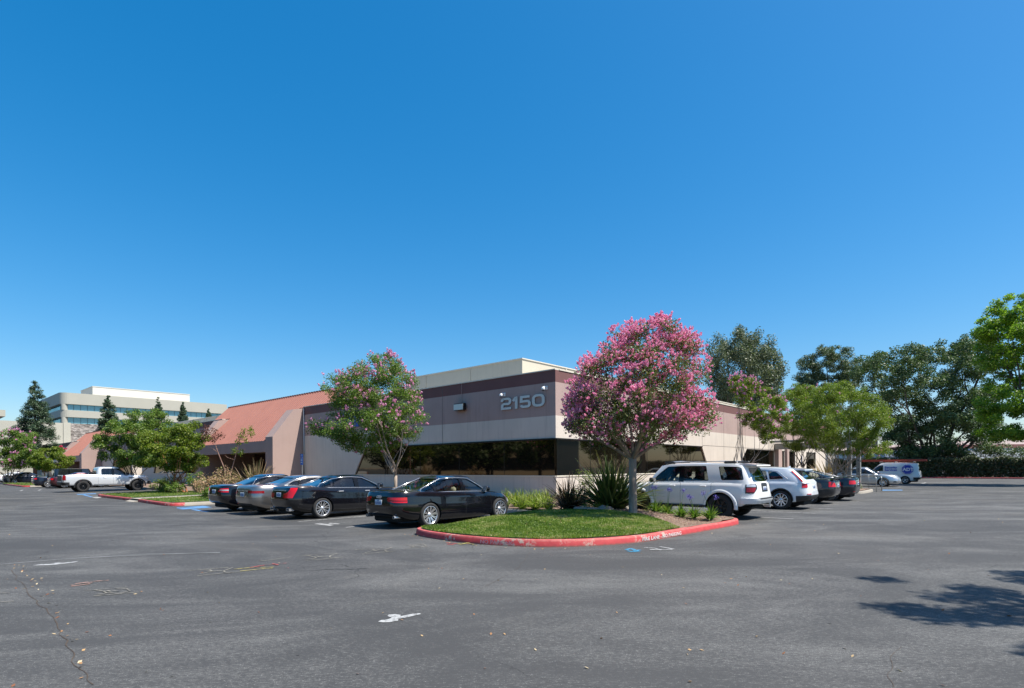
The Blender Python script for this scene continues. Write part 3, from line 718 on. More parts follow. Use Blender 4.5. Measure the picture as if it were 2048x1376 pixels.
# sunny long face (along x)
def shift(root_m):
    return root_m
RW = [(0.3, 19.4, 0.3, 18.0), (25.2, 35.4, 27.6, 35.4), (37.0, 38.6, 37.0, 38.6), (39.6, 42.6, 39.6, 42.6), (47.0, 51.2, 47.0, 51.2)]
long_wall(off, 0.3, 62.0, RW, 'y'); joints(off, (18.05, 22.3, 27.2, 36.2, 44, 53), 'y', ZW, ZT); joints(off, (22.3, 53), 'y', 0, ZW)
b = MB(); b.box(18.1, 35.4, -.006, .01, ZW+.06, ZW+.085); b.build('panel_joint', M_JOINT, off)
b = MB(); b.box(0, .3, -.0, .3, 0, ZS)
ribbon(off, (0.02, 19.35, 0.02, 18.0), 'y', 3.45); ribbon(off, (25.25, 35.4, 27.6, 35.4), 'y', 3.4); ribbon(off, (37.0, 38.6, 37.0, 38.6), 'y', 1.6); ribbon(off, (39.6, 42.6, 39.6, 42.6), 'y', 1.5); ribbon(off, (47.0, 51.2, 47.0, 51.2), 'y', 2.1)
# full-height doors continue below the head
b = MB(); b.box(37.0, 38.6, -.02, .01, .15, ZS-.06); b.box(39.6, 42.6, -.02, .01, .15, ZS-.06); b.build('door', M_BLACKG, off)
b = MB(); b.box(35.5, 36.6, -.35, -.006, .15, 3.55); b.build('column', M_MAUVE, off); b = MB(); b.box(38.75, 39.4, -.25, -.006, .15, 3.55); b.build('column', M_MAUVE, off)
b = MB(); b.box(0, 62.0, .3, .3, 0, 0)
b = MB(); b.box(61.7, 62.0, .3, 40, 0, 6.5); b.build('end_wall', M_BEIGE, off)
roofdeck(off, 61.7, 65.7)
# dark interior mass so the glass has a room behind it
# roof screen
def screen(root, x0, x1, y0, y1, zt, step):
    b = MB(); T = .12
    b.box(x0, x0+T, y0, y1, 6.26, zt); b.box(x0+T, x1, y0, y0+T, 6.26, zt); b.box(x1-T, x1, y0+T, y1, 6.26, zt); b.box(x0+T, x1-T, y1-T, y1, 6.26, zt)
    s = b.build('roof_screen', M_SCREEN, root)
    c = MB(); c.box(x0-.05, x0+T+.03, y0-.05, y1+.05, zt, zt+.07); c.box(x0+T+.03, x1+.05, y0-.05, y0+T+.03, zt, zt+.07); c.build('coping', M_COPE, s)
    y = y0+step
    while y < y1: r = MB(); r.box(x0-.035, x0, y-.05, y+.05, 6.26, zt-.002); r.build('batten', M_SCREEN, s); y += step
    x = x0+step
    while x < x1: r = MB(); r.box(x-.05, x+.05, y0-.035, y0, 6.26, zt-.002); r.build('batten', M_SCREEN, s); x += step
screen(off, 4.0, 46.0, 5.55, 17.0, 8.36, 4.6)
screen(off, 3.5, 20.0, 46.0, 64.0, 7.75, 4.2)

# building numerals: bold square-shouldered figures cut as thick ribbons
M_NUM = paint('numeral_metal', (.58, .60, .56), .45, .05, 4, 60, .05, metal=.15); M_NUMS = plain('numeral_return', (.22, .20, .18), .6)
def ribbon_glyph(pts, w, closed=False):
    P = [Vector(p) for p in pts]; n = len(P); Lf = []; Rt = []
    for i in range(n):
        a = P[i-1] if (i > 0 or closed) else None; c = P[(i+1) % n] if (i < n-1 or closed) else None
        d1 = (P[i]-a).normalized() if a is not None else None; d2 = (c-P[i]).normalized() if c is not None else None
        if d1 is None: d1 = d2
        if d2 is None: d2 = d1
        n1 = Vector((-d1.y, d1.x)); n2 = Vector((-d2.y, d2.x)); m = n1+n2; m = m/max(m.length_squared/2, .5)
        Lf.append(P[i]+m*w/2); Rt.append(P[i]-m*w/2)
    q = []
    for i in range(n if closed else n-1): j = (i+1) % n; q.append((Lf[i], Lf[j], Rt[j], Rt[i]))
    return q
def rr(x0, x1, y0, y1, r, n=5):
    o = []
    for cx, cy, a0 in ((x1-r, y1-r, 0), (x0+r, y1-r, 90), (x0+r, y0+r, 180), (x1-r, y0+r, 270)):
        for k in range(n+1): a = radians(a0+90*k/n); o.append((cx+r*cos(a), cy+r*sin(a)))
    return o
def arcp(cx, cy, r, a0, a1, n=6): return [(cx+r*cos(radians(a0+(a1-a0)*k/n)), cy+r*sin(radians(a0+(a1-a0)*k/n))) for k in range(n+1)]
GLY = {
 '2': ([(0.09, .66)]+arcp(.27, .70, .17, 180, 90)+arcp(.53, .70, .17, 90, 0)+arcp(.53, .62, .17, 0, -90, 4)+arcp(.28, .30, .16, 90, 180, 4)+[(.12, .09), (.78, .09)], False, .80),
 '1': ([(.05, .62), (.22, .86), (.28, .87), (.28, 0)], False, .44),
 '5': ([(.72, .87), (.14, .87), (.12, .52)]+arcp(.53, .35, .17, 90, 0)+arcp(.53, .26, .17, 0, -90)+arcp(.28, .26, .17, -90, -170), False, .80),
 '0': (rr(.10, .76, .09, .87, .24), True, .86)}
def numerals(txt, h, place):
    x = 0
    for ch in txt:
        pts, cl, adv = GLY[ch]; mb = MB()
        for q in ribbon_glyph(pts, .185, cl):
            f = [place((x+p.x)*h*1.50, p.y*h, .045) for p in q]; k = [place((x+p.x)*h*1.50, p.y*h, .0) for p in q]
            mb.add(f+k, [(0, 1, 2, 3)], 0); mb.add(f+k, [(7, 6, 5, 4), (0, 4, 5, 1), (1, 5, 6, 2), (2, 6, 7, 3), (3, 7, 4, 0)], 1)
        mb.build('numeral', [M_NUM, M_NUMS], off, fixn=True)
        x += adv+.07
# reading direction on the shaded face runs from large y to small y
numerals('2150', .66, lambda a, b, o: (-.03-o, 3.66-a*.985, 4.765+b))
# blue tenant board half hidden in the tree
sgn = MB(); sgn.box(-.10, -.02, 17.2, 19.9, 4.60, 5.62); sg = sgn.build('tenant_sign', plain('sign_blue', (.012, .06, .36), .4), off)
vv, ff = text_mesh('J', .72, .01, Matrix.Translation((-.105, 19.5, 4.82)) @ Matrix(((0, 0, -1, 0), (-1, 0, 0, 0), (0, 1, 0, 0), (0, 0, 0, 1))), bold=.02)
b = MB(); b.add(vv, ff); b.build('sign_lettering', plain('sign_white', (.8, .8, .8), .4), sg)

# flood light with conduit, cameras
def onsite(name, x, y, z, label, cat, group=None):
    return empty(name, mat=SITE @ Matrix.Translation((x, y, z)), label=label, cat=cat, group=group)
t = onsite('wall_light', 0, 6.75, 5.2, 'boxy floodlight with pale lens below a thin conduit on the mauve wall', 'light fixture')
b = MB(); b.box(-.30, -.06, -.42, .42, -.24, .17, c=.03); b.box(-.06, -.005, -.15, .15, -.12, .12); b.build('housing', M_DARKM, t)
b = MB(); b.prism([(-.325, -.21), (-.31, .12), (-.302, .12), (-.302, -.21)], -.38, .38, 'y'); b.build('lens', plain('lens_grey', (.62, .64, .56), .3), t, fixn=True)
b = MB(); b.tube([(-.02, .0, .12), (-.02, 0, 1.33)], .014, 6); b.build('conduit', M_MAUVE, t)
M_WHITE = plain('white_plastic', (.78, .79, .78), .35); M_LENS = plain('camera_dome', (.05, .05, .055), .1)
def seccam(y, z, label):
    t = onsite('security_camera', 0, y, z, label, 'camera', 'cameras on the shaded wall')
    b = MB(); b.box(-.05, -.005, -.09, .09, -.10, .14, c=.015); b.tube([(-.05, 0, .06), (-.22, 0, .08), (-.30, .03, .02)], .045, 10); b.build('bracket', M_WHITE, t)
    b = MB(); b.lathe([(.001, .09), (.07, .085), (.105, .04), (.115, -.04), (.10, -.09)], 20); M = Matrix.Translation((-.32, .04, -.03)); b.v = [M @ Vector(v) for v in b.v]
    b.build('camera_body', M_WHITE, t, smooth=True)
    b = MB(); b.lathe([(.095, -.09), (.08, -.135), (.045, -.165), (.001, -.175)], 20); b.v = [M @ Vector(v) for v in b.v]; b.build('dome_lens', M_LENS, t, smooth=True); t.matrix_world = t.matrix_world @ Matrix.Scale(.8, 4)
seccam(3.42, 5.58, 'white dome security camera just above the first numeral of 2150')
seccam(0.55, 5.66, 'white dome security camera nearest the building corner')
t = onsite('fire_bell', 57.5, 0, 3.55, 'small red fire alarm bell on the beige wall past the entrance', 'alarm bell')
b = MB(); b.lathe([(.17, 0), (.17, -.03), (.13, -.08), (.05, -.10), (.001, -.105)], 18, 'y'); b.build('bell', plain('alarm_red', (.5, .03, .03), .4), t, smooth=True)
b = MB(); b.box(-.06, .06, -.09, -.0, -.32, -.18); b.build('alarm_box', plain('alarm_red2', (.45, .03, .03), .4), t)
t = onsite('accessible_sign', 45.0, -.03, 1.75, 'tall blue accessible parking notice fixed to the beige wall by the entrance', 'sign')
b = MB(); b.box(-.16, .16, -.02, .0, -.05, .95); b.build('sign_panel', plain('sign_blue2', (.02, .14, .55), .4), t)
b = MB(); b.box(-.10, .10, -.024, -.020, .52, .86); b.box(-.10, .10, -.024, -.020, .04, .22); b.build('sign_symbol', plain('sign_pale', (.65, .70, .78), .4), t)

M_GALV = plain('galvanised', (.42, .43, .43), .35, .7)
b = MB(); b.tube([(-.05, 24.82, .15), (-.05, 24.82, 6.42)], .045, 8); b.build('downpipe', M_GALV, off, smooth=True)
M_STAIN = paint('scuff_pale', (.47, .36, .33), .9, .2, 6, 60, .1)
# --- entrance canopy on steel posts
M_STEEL = paint('painted_steel', (.235, .235, .225), .55, .08, 3, 50, .1)

can = empty('entrance_canopy', mat=SITE, label='grey steel entrance canopy on two tall posts in front of the right wing', cat='canopy')
for x, y in ((24.6, -8.3), (25.7, -8.7)):
    b = MB(); b.box(x-.17, x+.17, y-.13, y+.13, .1, 3.78)
    p = b.build('post', M_STEEL, can)
    h = MB()
    for k, z in enumerate((.7, 1.15, 1.3, 1.95, 2.5, 3.1)):
        h.box(x-.172, x-.169, y-.03, y+.03, z, z+.10); h.box(x-.05, x+.05, y-.133, y-.130, z, z+.10)
    h.build('slot', M_DARKM, p)
b = MB(); b.box(35.2, 35.5, -8.5, -.05, 3.2, 3.78); b.build('side_beam', M_STEEL, can)
b = MB(); b.box(24.4, 35.5, -8.8, -8.5, 3.785, 4.1); b.build('front_beam', M_STEEL, can)
for i in range(4): b = MB(); b.box(33.6+i*.42, 33.68+i*.42, -8.5, -8.5+.0+8.4, 3.84, 4.0); b.build('rafter', M_STEEL, can)

# --- the twin block further along, same pattern
tw = empty('office_building', mat=SITE, label='farther low office block with a smaller red metal roof beyond the silver pickup', cat='office building')
long_wall(tw, 70.0, 85.0, [(70.6, 80, 70.6, 79)], 'x'); ribbon(tw, (70.6, 80, 70.6, 79), 'x', 3.3)
b = MB(); b.box(0, .3, 86.2, 99.5, 3.2, 6.2); b.build('wall', M_MAUVE, tw)
entry(tw, 86.2, 99.5); mansard(tw, 86.2, 99.5, 103.5, 78)
long_wall(tw, 100.7, 150, [(103, 145, 103, 144)], 'x'); ribbon(tw, (103, 145, 103, 144), 'x', 4.2)
b = MB(); b.box(.3, 40, 70, 70.3, 0, 6.5); b.build('end_wall', M_BEIGE, tw)
roofdeck(tw, 40, 149, 70)

# --- multi-storey glass-banded office far left
M_OFF = paint('precast_concrete', (.40, .38, .315), .85, .06, .15, 6, .15, streak=.1)
M_OFFW = paint('white_render', (.60, .57, .50), .8, .04, .2, 6, .1)
M_STONE = None
def stone_mat():
    m, nt, out = new_mat('split_stone'); co = texco(nt, 'Object', (1, 1, 1.6))
    vo = nd(nt, 'TexVoronoi', Scale=1.6); lk(nt, co, vo.inputs['Vector']); n = noi(nt, co, 3.5, 5, .7)
    c = ramp(nt, n, [(.3, (.10, .08, .07)), (.5, (.22, .19, .17)), (.7, (.36, .33, .29))]); bw = nt.nodes.new('ShaderNodeRGBToBW'); lk(nt, vo.outputs['Color'], bw.inputs[0]); c = mix(nt, .7, c, bw.outputs[0], 'SOFT_LIGHT')
    p = nd(nt, 'BsdfPrincipled', Roughness=.9); lk(nt, c, p.inputs['Base Color'])
    b = nd(nt, 'Bump', Strength=1.0, Distance=.12); lk(nt, vo.outputs['Distance'], b.inputs['Height']); lk(nt, b.outputs[0], p.inputs['Normal'])
    lk(nt, p.outputs[0], out.inputs[0]); return m
M_STONE = stone_mat()
def rbox(mb, x0, x1, y0, y1, z0, z1, r=2.2, mi=0):
    """box with the near corner (x0,y0) rounded in plan"""
    pts = [(x0+r-r*sin(radians(a)), y0+r-r*cos(radians(a))) for a in range(0, 91, 15)]
    poly = pts+[(x0, y1), (x1, y1), (x1, y0)]
    mb.prism(poly, z0, z1, 'z', mi)
ox, oy = -137.0, 170.0
TM = Matrix.Translation((ox, oy, 0)) @ Matrix.Rotation(ROT, 4, 'Z')
to = empty('office_tower', mat=TM, label='tall pale multi-storey office with bands of blue glass and a white rooftop plant room', cat='office building')
LX, LY = 48.5, 38.0
bands = [(0, 12.4, 0), (12.4, 16.0, 1), (16.2, 0, 0)]
for z0, z1 in ((0, 15.9), (18.1, 20.0), (22.1, 26.4)):
    pass
BAN = [(0.0, 11.9), (14.0, 16.0), (17.95, 20.1), (21.95, 25.4)]
GLS = [(11.9, 14.0), (16.0, 17.95), (20.1, 21.95)]
for z0, z1 in BAN:
    b = MB(); rbox(b, 0, LX, 0, LY, z0, z1); o = b.build('wall', M_OFF, to, fixn=True)
for z0, z1 in GLS:
    b = MB(); b.box(.9, LX-.5, .9, LY, z0, z1); b.build('window_band', M_TEAL, to)
    m = MB(); x = 3.4
    while x < LX-1: m.box(x-.035, x+.035, .84, .9, z0, z1); x += 1.75
    y = 3.4
    while y < LY-1: m.box(.84, .9, y-.035, y+.035, z0, z1); y += 1.75
    m.build('mullion', M_DARKM, to)
    c = MB(); c.lathe([(.85, z0), (.85, z1)], 16); c.v = [(v[0]+1.15, v[1]+1.15, v[2]) for v in c.v]; c.build('column', M_OFF, to, smooth=True)
for z in (12.9, 19.3, 24.3):
    pass
b = MB(); b.box(9, 37.5, 4.5, 20, 25.4, 28.4); b.box(8.9, 37.6, 4.4, 20.1, 28.4, 28.6); b.build('plant_room', M_OFFW, to)
b = MB(); b.box(LX, LX+5, .6, LY-2, 0, 24.2); b.build('stair_wall', M_OFF, to)
# the lower wing in front with the rough stone panel
D1 = 118.0
lx0 = atd(127, 900, D1)[0]
LM = Matrix.Translation((lx0, D1, 0)) @ Matrix.Rotation(ROT, 4, 'Z')
lw = empty('office_wing', mat=LM, label='low pale concrete wing with a rough brown stone wall beneath the glass-banded office', cat='office building')
hT = 1.68+(940.3-846.0)/FPX*D1
b = MB(); b.box(1.2, 17, 0, 6, 0, hT); b.build('stone_wall', M_STONE, lw)
b = MB(); b.box(0, 1.2, -.15, 6, 0, hT+.1); b.build('corner_pier', M_OFF, lw)
b = MB(); b.box(-70, 0, .0, 14, 10.2, hT); b.box(-70, 0, 0, 14, 5.7, 8.5); b.box(-70, 0, 0, 14, 0, 3.9); b.build('wall', M_OFF, lw)
for z0, z1 in ((8.5, 10.2), (3.9, 5.7)): b = MB(); b.box(-69.7, -1.6, .35, 13.7, z0, z1); b.build('window_band', M_BLACKG, lw)
b = MB()
for x in (-1.6, -10, -18.5, -27, -35.5, -44, -52):
    for z0, z1 in ((8.5, 10.2), (3.9, 5.7)): b = MB(); b.box(x, x+1.6, .0, .35, z0, z1); b.build('pier', M_OFF, lw)
b = MB(); b.box(17, 60, 3, 20, 0, hT-3); b.build('wall', M_OFF, lw)
X, Y, Z = atd(11, 838, 140)
sb = empty('office_block', mat=Matrix.Translation((X, Y, 0)) @ Matrix.Rotation(ROT, 4, 'Z'), label='small two-band concrete building cut off by the photograph edge', cat='office building')
zt = 1.68+(941-820)/FPX*140
b = MB(); b.box(-30, -1.5, 1, 14, 0, zt-3.2); b.box(-30, 0, 0, 14, zt-1.6, zt); b.build('wall', M_OFF, sb)
b = MB(); b.box(-30, -1.4, 1.1, 13, zt-3.2, zt-1.6); b.build('window_band', M_BLACKG, sb)

# --- pale industrial sheds beyond the hedge on the right
M_SHED = paint('shed_white', (.62, .62, .60), .8, .04, .2, 5, .1); M_SHEDG = paint('shed_grey', (.36, .40, .45), .7, .05, .3, 5, .1)
M_RUST = paint('red_trim', (.30, .12, .10), .7, .1, 1, 10, .1)
def shed(px0, px1, D, ytop, label, trim=True, depth=25, rz=0.0, mat=M_SHED, doors=0):
    X0 = atd(px0, 920, D)[0]; X1 = atd(px1, 920, D)[0]; H = 1.68+(927.5-ytop)/FPX*D
    t = empty('warehouse', loc=(X0, D, 0), rz=rz, label=label, cat='warehouse')
    w = X1-X0; b = MB(); b.box(0, w, 0, depth, 0, H-.6); b.build('wall', mat, t)
    b = MB(); b.box(-.05, w+.05, -.08, depth, H-.6, H); b.build('parapet', M_RUST if trim else M_SHEDG, t)
    for k in range(doors):
        d = MB(); x = w*(k+.5)/doors; d.box(x-1.4, x+1.4, -.06, .0, 0, 3.6); d.build('roller_door', M_SHEDG, t)
        d = MB(); d.box(x+1.9, x+2.4, -.5, .0, 0, H-.7); d.build('pilaster', M_SHED, t)
    return t
shed(1878, 2120, 92, 889, 'long pale warehouse with a red-brown roof edge behind the hedge', True)
shed(1700, 1850, 105, 899, 'white warehouse with grey roller doors and pilasters behind the van', True, doors=6)
shed(1770, 1845, 98, 906, 'dark grey low shed with flat roof just left of the large tree', False, mat=M_SHEDG)
# tan building across the lot, outside the picture, seen only in the window glass
t = empty('office_building', loc=(-62, 6, 0), rz=radians(15), label='tan office building mirrored in the dark window glass', cat='office building')
b = MB(); b.box(0, 8, -30, 30, 0, 8); b.build('wall', paint('tan_stucco', (.40, .31, .20), .9, .06, 1, 20, .1), t)
b = MB(); b.box(8, 8.05, -28, 28, 1.2, 3.2); b.build('window_band', M_BLACKG, t)
t = empty('office_building', loc=(75, 22, 0), rz=radians(10), label='cream office building mirrored in the sunny corner window', cat='office building')
b = MB(); b.box(0, 10, -25, 25, 0, 7); b.build('wall', paint('cream_stucco', (.55, .50, .40), .9, .06, 1, 20, .1), t)
b = MB(); b.box(-.05, 0, -20, 20, 1.2, 3.0); b.build('window_band', M_BLACKG, t)

# --- street furniture
def pole_sign(x, y, h, label, panel=True):
    t = onsite('parking_sign', x, y, .12, label, 'sign')
    b = MB(); b.tube([(0, 0, 0), (0, 0, h)], .028, 8); b.build('post', M_GALV, t)
    if panel:
        b = MB(); b.box(-.045, -.03, -.16, .16, h-.75, h-.26); b.box(-.045, -.03, -.16, .16, h-.24, h); p = b.build('sign_panel', plain('sign_blue3', (.015, .10, .42), .4), t)
        b = MB()
        # wheelchair symbol
        for q in ribbon_glyph(arcp(0.02, h-.10, .055, 60, 330, 10), .018): b.add([(-.048, -p.x, p.y) for p in q], [(0, 1, 2, 3)])
        for q in ribbon_glyph([(-.01, h-.03), (0, h-.09), (.05, h-.09), (.08, h-.15)], .018): b.add([(-.0485, -p.x, p.y) for p in q], [(0, 1, 2, 3)])
        for z in (h-.38, h-.48, h-.60): b.add([(-.0475, -.10, z), (-.0475, .10, z), (-.0475, .10, z+.04), (-.0475, -.10, z+.04)], [(0, 1, 2, 3)])
        b.build('sign_symbol', plain('sign_white3', (.75, .78, .8), .4), p, fixn=True)
xs, ys = GL(604.5, 953, 1.2)
D = 38.0; wx = atd(604.5, 950, D); s_ = toL(wx[0], wx[1]); pole_sign(s_[0], s_[1], 2.55, 'blue accessible parking sign on a slim post before the mauve buttress')
wx = atd(338, 950, 50); s_ = toL(wx[0], wx[1]); pole_sign(s_[0], s_[1], 2.3, 'slim pale sign post among the shrubs beside the orange-barked tree', True)
def rail(px0, py0, px1, py1, D0, label, H=.92):
    g0 = GP(px0, py0); top = atd(px1, py1, D0); 
    t = empty('handrail', loc=(g0[0], g0[1], 0), label=label, cat='handrail', group='handrails at the ramp')
    dx, dy = top[0]-g0[0], top[1]-g0[1]; n = sqrt(dx*dx+dy*dy); ux, uy = dx/n, dy/n
    b = MB(); pts = [(0, 0, 0), (0, 0, H-.16)]+[(ux*.16*(1-cos(a)), uy*.16*(1-cos(a)), H-.16+.16*sin(a)) for a in (.5, 1.0, 1.57)]+[(dx, dy, H)]
    b.tube(pts, .024, 8); b.build('rail', M_GALV, t, smooth=True)
    for k in (.5, .95):
        b = MB(); b.tube([(dx*k, dy*k, 0), (dx*k, dy*k, H)], .022, 8); b.build('post', M_GALV, t, smooth=True)
rail(1752.5, 984.3, 1668, 949, 43, 'nearer galvanised handrail loop beside the rock planter')
rail(1763.5, 981.5, 1717, 951, 45, 'farther galvanised handrail loop beside the rock planter')

# kerb lettering, FIRE LANE - NO PARKING
def kerb_text(txt, y_start_px, size, path_i, col, wear=1.0, h0=.028):
    # follows the red kerb face outward
    pts = [Vector((p[0], p[1])) for p in TIPC]
    d = [0]
    for a, b in zip(pts[:-1], pts[1:]): d.append(d[-1]+(b-a).length)
    def at(s):
        for i in range(len(d)-1):
            if d[i] <= s <= d[i+1]:
                t = (s-d[i])/(d[i+1]-d[i]+1e-9); return pts[i].lerp(pts[i+1], t), (pts[i+1]-pts[i]).normalized()
        return pts[-1], (pts[-1]-pts[-2]).normalized()
    vs, fs = text_mesh(txt, size, 0, bold=.003, sx=1.25)
    gx, gy = GL(y_start_px[0], y_start_px[1]); s0 = min(range(len(pts)), key=lambda i: (pts[i]-Vector((gx, gy))).length); s0 = d[s0]
    # subdivide by mapping each vertex
    out = []
    for v in vs:
        p, t = at(s0+v.x); nn = Vector((t.y, -t.x)); q = p+nn*.006; out.append((q.x+nn.x*.0, q.y, h0+v.y))
    b = MB(); b.add(out, fs); return meta(b.build('kerb_lettering', col, mat=SITE), kind='structure')
M_KT = paint('stencil_white', (.62, .58, .55), .8, .3, 20, 90, .1)
kerb_text('FIRE LANE - NO PARKING', (1287, 1084.7), .115, 0, M_KT)
M_KT2 = paint('stencil_faded', (.62, .36, .34), .8, .3, 20, 90, .1)
kerb_text('NO PARKING', (955, 1087), .11, 0, M_KT2)
# ---------------------------------------------------------------- vehicles
def car_paint(name, col, metal=.0, rough=.32, flake=.0, coat=1.0):
    m, nt, out = new_mat(name); co = texco(nt)
    n = noi(nt, co, 1.2, 3); f = noi(nt, co, 900, 1)
    c = mix(nt, mth(nt, 'MULTIPLY', n, .12), col, tuple(min(1, x*1.25+.01) for x in col))
    p = nd(nt, 'BsdfPrincipled', Metallic=metal); p.inputs['Specular IOR Level'].default_value = .25; p.inputs['Coat Weight'].default_value = coat; p.inputs['Coat Roughness'].default_value = .03
    lk(nt, mth(nt, 'ADD', rough, mth(nt, 'MULTIPLY', n, .08)), p.inputs['Roughness']); lk(nt, c, p.inputs['Base Color']); lk(nt, p.outputs[0], out.inputs[0]); return m
P_BLACK = car_paint('black_paint', (.004, .004, .006), .0, .12)
P_BLACKB = car_paint('blue_black_paint', (.006, .009, .018), .2, .25)
P_SILV = car_paint('silver_paint', (.52, .53, .55), .75, .30)
P_GREY = car_paint('warm_silver_paint', (.30, .28, .26), .85, .26)
P_WHITE = car_paint('white_paint', (.76, .76, .75), .0, .3)
P_PEARL = car_paint('pearl_paint', (.70, .72, .74), .05, .3)
P_MAROON = car_paint('maroon_paint', (.055, .010, .014), .3, .3)
P_NAVY = car_paint('navy_paint', (.010, .014, .028), .3, .3)
P_GRAPH = car_paint('dark_grey_paint', (.022, .024, .028), .4, .3)
M_TYRE = paint('tyre_rubber', (.022, .021, .021), .85, .15, 4, 60, .3)
M_CHROME = plain('bright_alloy', (.66, .66, .67), .24, .75)
M_ALLOY = plain('silver_alloy', (.56, .56, .57), .34, .6)
M_BLKAL = plain('black_alloy', (.03, .03, .032), .35, .6)
M_GLOSSB = plain('gloss_black', (.004, .004, .004), .12, 0, 0, .4)
M_TRIM = plain('black_plastic', (.018, .018, .019), .55)
M_UNDER = plain('underbody', (.008, .008, .008), .9)
M_CABIN = plain('cabin_dark', (.035, .034, .034), .8)
M_TAN = paint('tan_leather', (.34, .29, .20), .6, .08, 5, 40, .1)
M_RED = plain('tail_red', (.55, .004, .008), .15, 0, .4, .5)
M_REDD = plain('tail_dark_red', (.26, .006, .010), .2, 0, .3, .4)
M_LAMPC = plain('lamp_clear', (.55, .57, .58), .08, .3, 1.0)
M_AMBER = plain('lamp_amber', (.55, .16, .02), .15, 0, 1.0)
M_PLATE = plain('plate_white', (.62, .66, .70), .4); M_PLTXT = plain('plate_ink', (.04, .09, .26), .5)
def glass_mat(name, tint, refl=1.0):
    m, nt, out = new_mat(name)
    t = nd(nt, 'BsdfTransparent'); t.inputs[0].default_value = rgb(tint); g = nd(nt, 'BsdfGlossy', Roughness=.0); g.inputs[0].default_value = (1, 1, 1, 1)
    f = nd(nt, 'Fresnel', IOR=1.55); ms = nt.nodes.new('ShaderNodeMixShader'); lk(nt, mth(nt, 'MINIMUM', mth(nt, 'MULTIPLY', f.outputs[0], refl), 1.0), ms.inputs[0])
    lk(nt, t.outputs[0], ms.inputs[1]); lk(nt, g.outputs[0], ms.inputs[2]); lk(nt, ms.outputs[0], out.inputs[0]); return m
G_CLEAR = glass_mat('clear_car_glass', (.80, .86, .82), 1.2)
G_TINT = glass_mat('tinted_car_glass', (.36, .40, .40), 1.5)
G_SOLID = dark_glass('opaque_car_glass', (.9, .95, 1.0), 1.6, (.012, .014, .016), .01, 1.55)

def interp(tab, x):
    if x <= tab[0][0]: return tab[0][1]
    for (a, va), (b, vb) in zip(tab[:-1], tab[1:]):
        if x <= b: t = (x-a)/(b-a); t = t*t*(3-2*t)*.35+t*.65; return va+(vb-va)*t
    return tab[-1][1]
def outline(x0, x1, hw, nf, nr, M, xm=None):
    """closed plan outline, superelliptic ends, resampled evenly; starts at the nose centre"""
    xm = (x0+x1)/2 if xm is None else xm; D = []
    K = 720
    for k in range(K):
        a = 2*pi*k/K; c, s = cos(a), sin(a); n = nf if c >= 0 else nr; ax = (x1-xm) if c >= 0 else (xm-x0)
        D.append((xm+ax*math.copysign(abs(c)**(2/n), c), hw*math.copysign(abs(s)**(2/n), s)))
    cum = [0]
    for i in range(K): cum.append(cum[-1]+math.dist(D[i], D[(i+1) % K]))
    T = cum[-1]; out = []; j = 0
    for k in range(M):
        t = T*k/M
        while cum[j+1] < t: j += 1
        f = (t-cum[j])/(cum[j+1]-cum[j]+1e-12); a, b = D[j], D[(j+1) % K]
        out.append((a[0]+(b[0]-a[0])*f, a[1]+(b[1]-a[1])*f))
    for k in range(1, M//2):   # exact mirror
        x, y = out[k]; out[M-k] = (x, -y)
    out[0] = (out[0][0], 0); out[M//2] = (out[M//2][0], 0); return out
LEV = [(0, .90, .12, .12), (.06, .955, .06, .06), (.14, .98, .03, .03), (.30, .998, .0, .0), (.46, 1.0, .005, -.005), (.60, .995, .03, .012), (.66, .985, .045, .02), (.80, .985, .09, .03), (.92, .965, .14, .05), (1.0, .925, .20, .085)]
def loft(loops, M, cap_rings, mat_i=0):
    """stack of loops (lists of xyz) + top rings shrinking in y -> closed bmesh"""
    bm = bmesh.new(); V = [[bm.verts.new(p) for p in l] for l in loops+cap_rings]
    for a, b in zip(V[:-1], V[1:]):
        for k in range(M):
            j = (k+1) % M
            try: bm.faces.new((a[k], a[j], b[j], b[k]))
            except ValueError: pass
    # floor: strips between mirrored columns
    l = V[0]
    for k in range(M//2):
        j = k+1; q = [l[k], l[M-k if k else 0], l[(M-j) % M], l[j]]; q2 = []
        for v in q:
            if v not in q2: q2.append(v)
        if len(q2) > 2:
            try: bm.faces.new(q2)
            except ValueError: pass
    bmesh.ops.remove_doubles(bm, verts=bm.verts, dist=2e-4)
    bmesh.ops.dissolve_degenerate(bm, dist=1e-5, edges=bm.edges)
    bmesh.ops.recalc_face_normals(bm, faces=bm.faces)
    for f in bm.faces: f.material_index = mat_i; f.smooth = True
    return bm
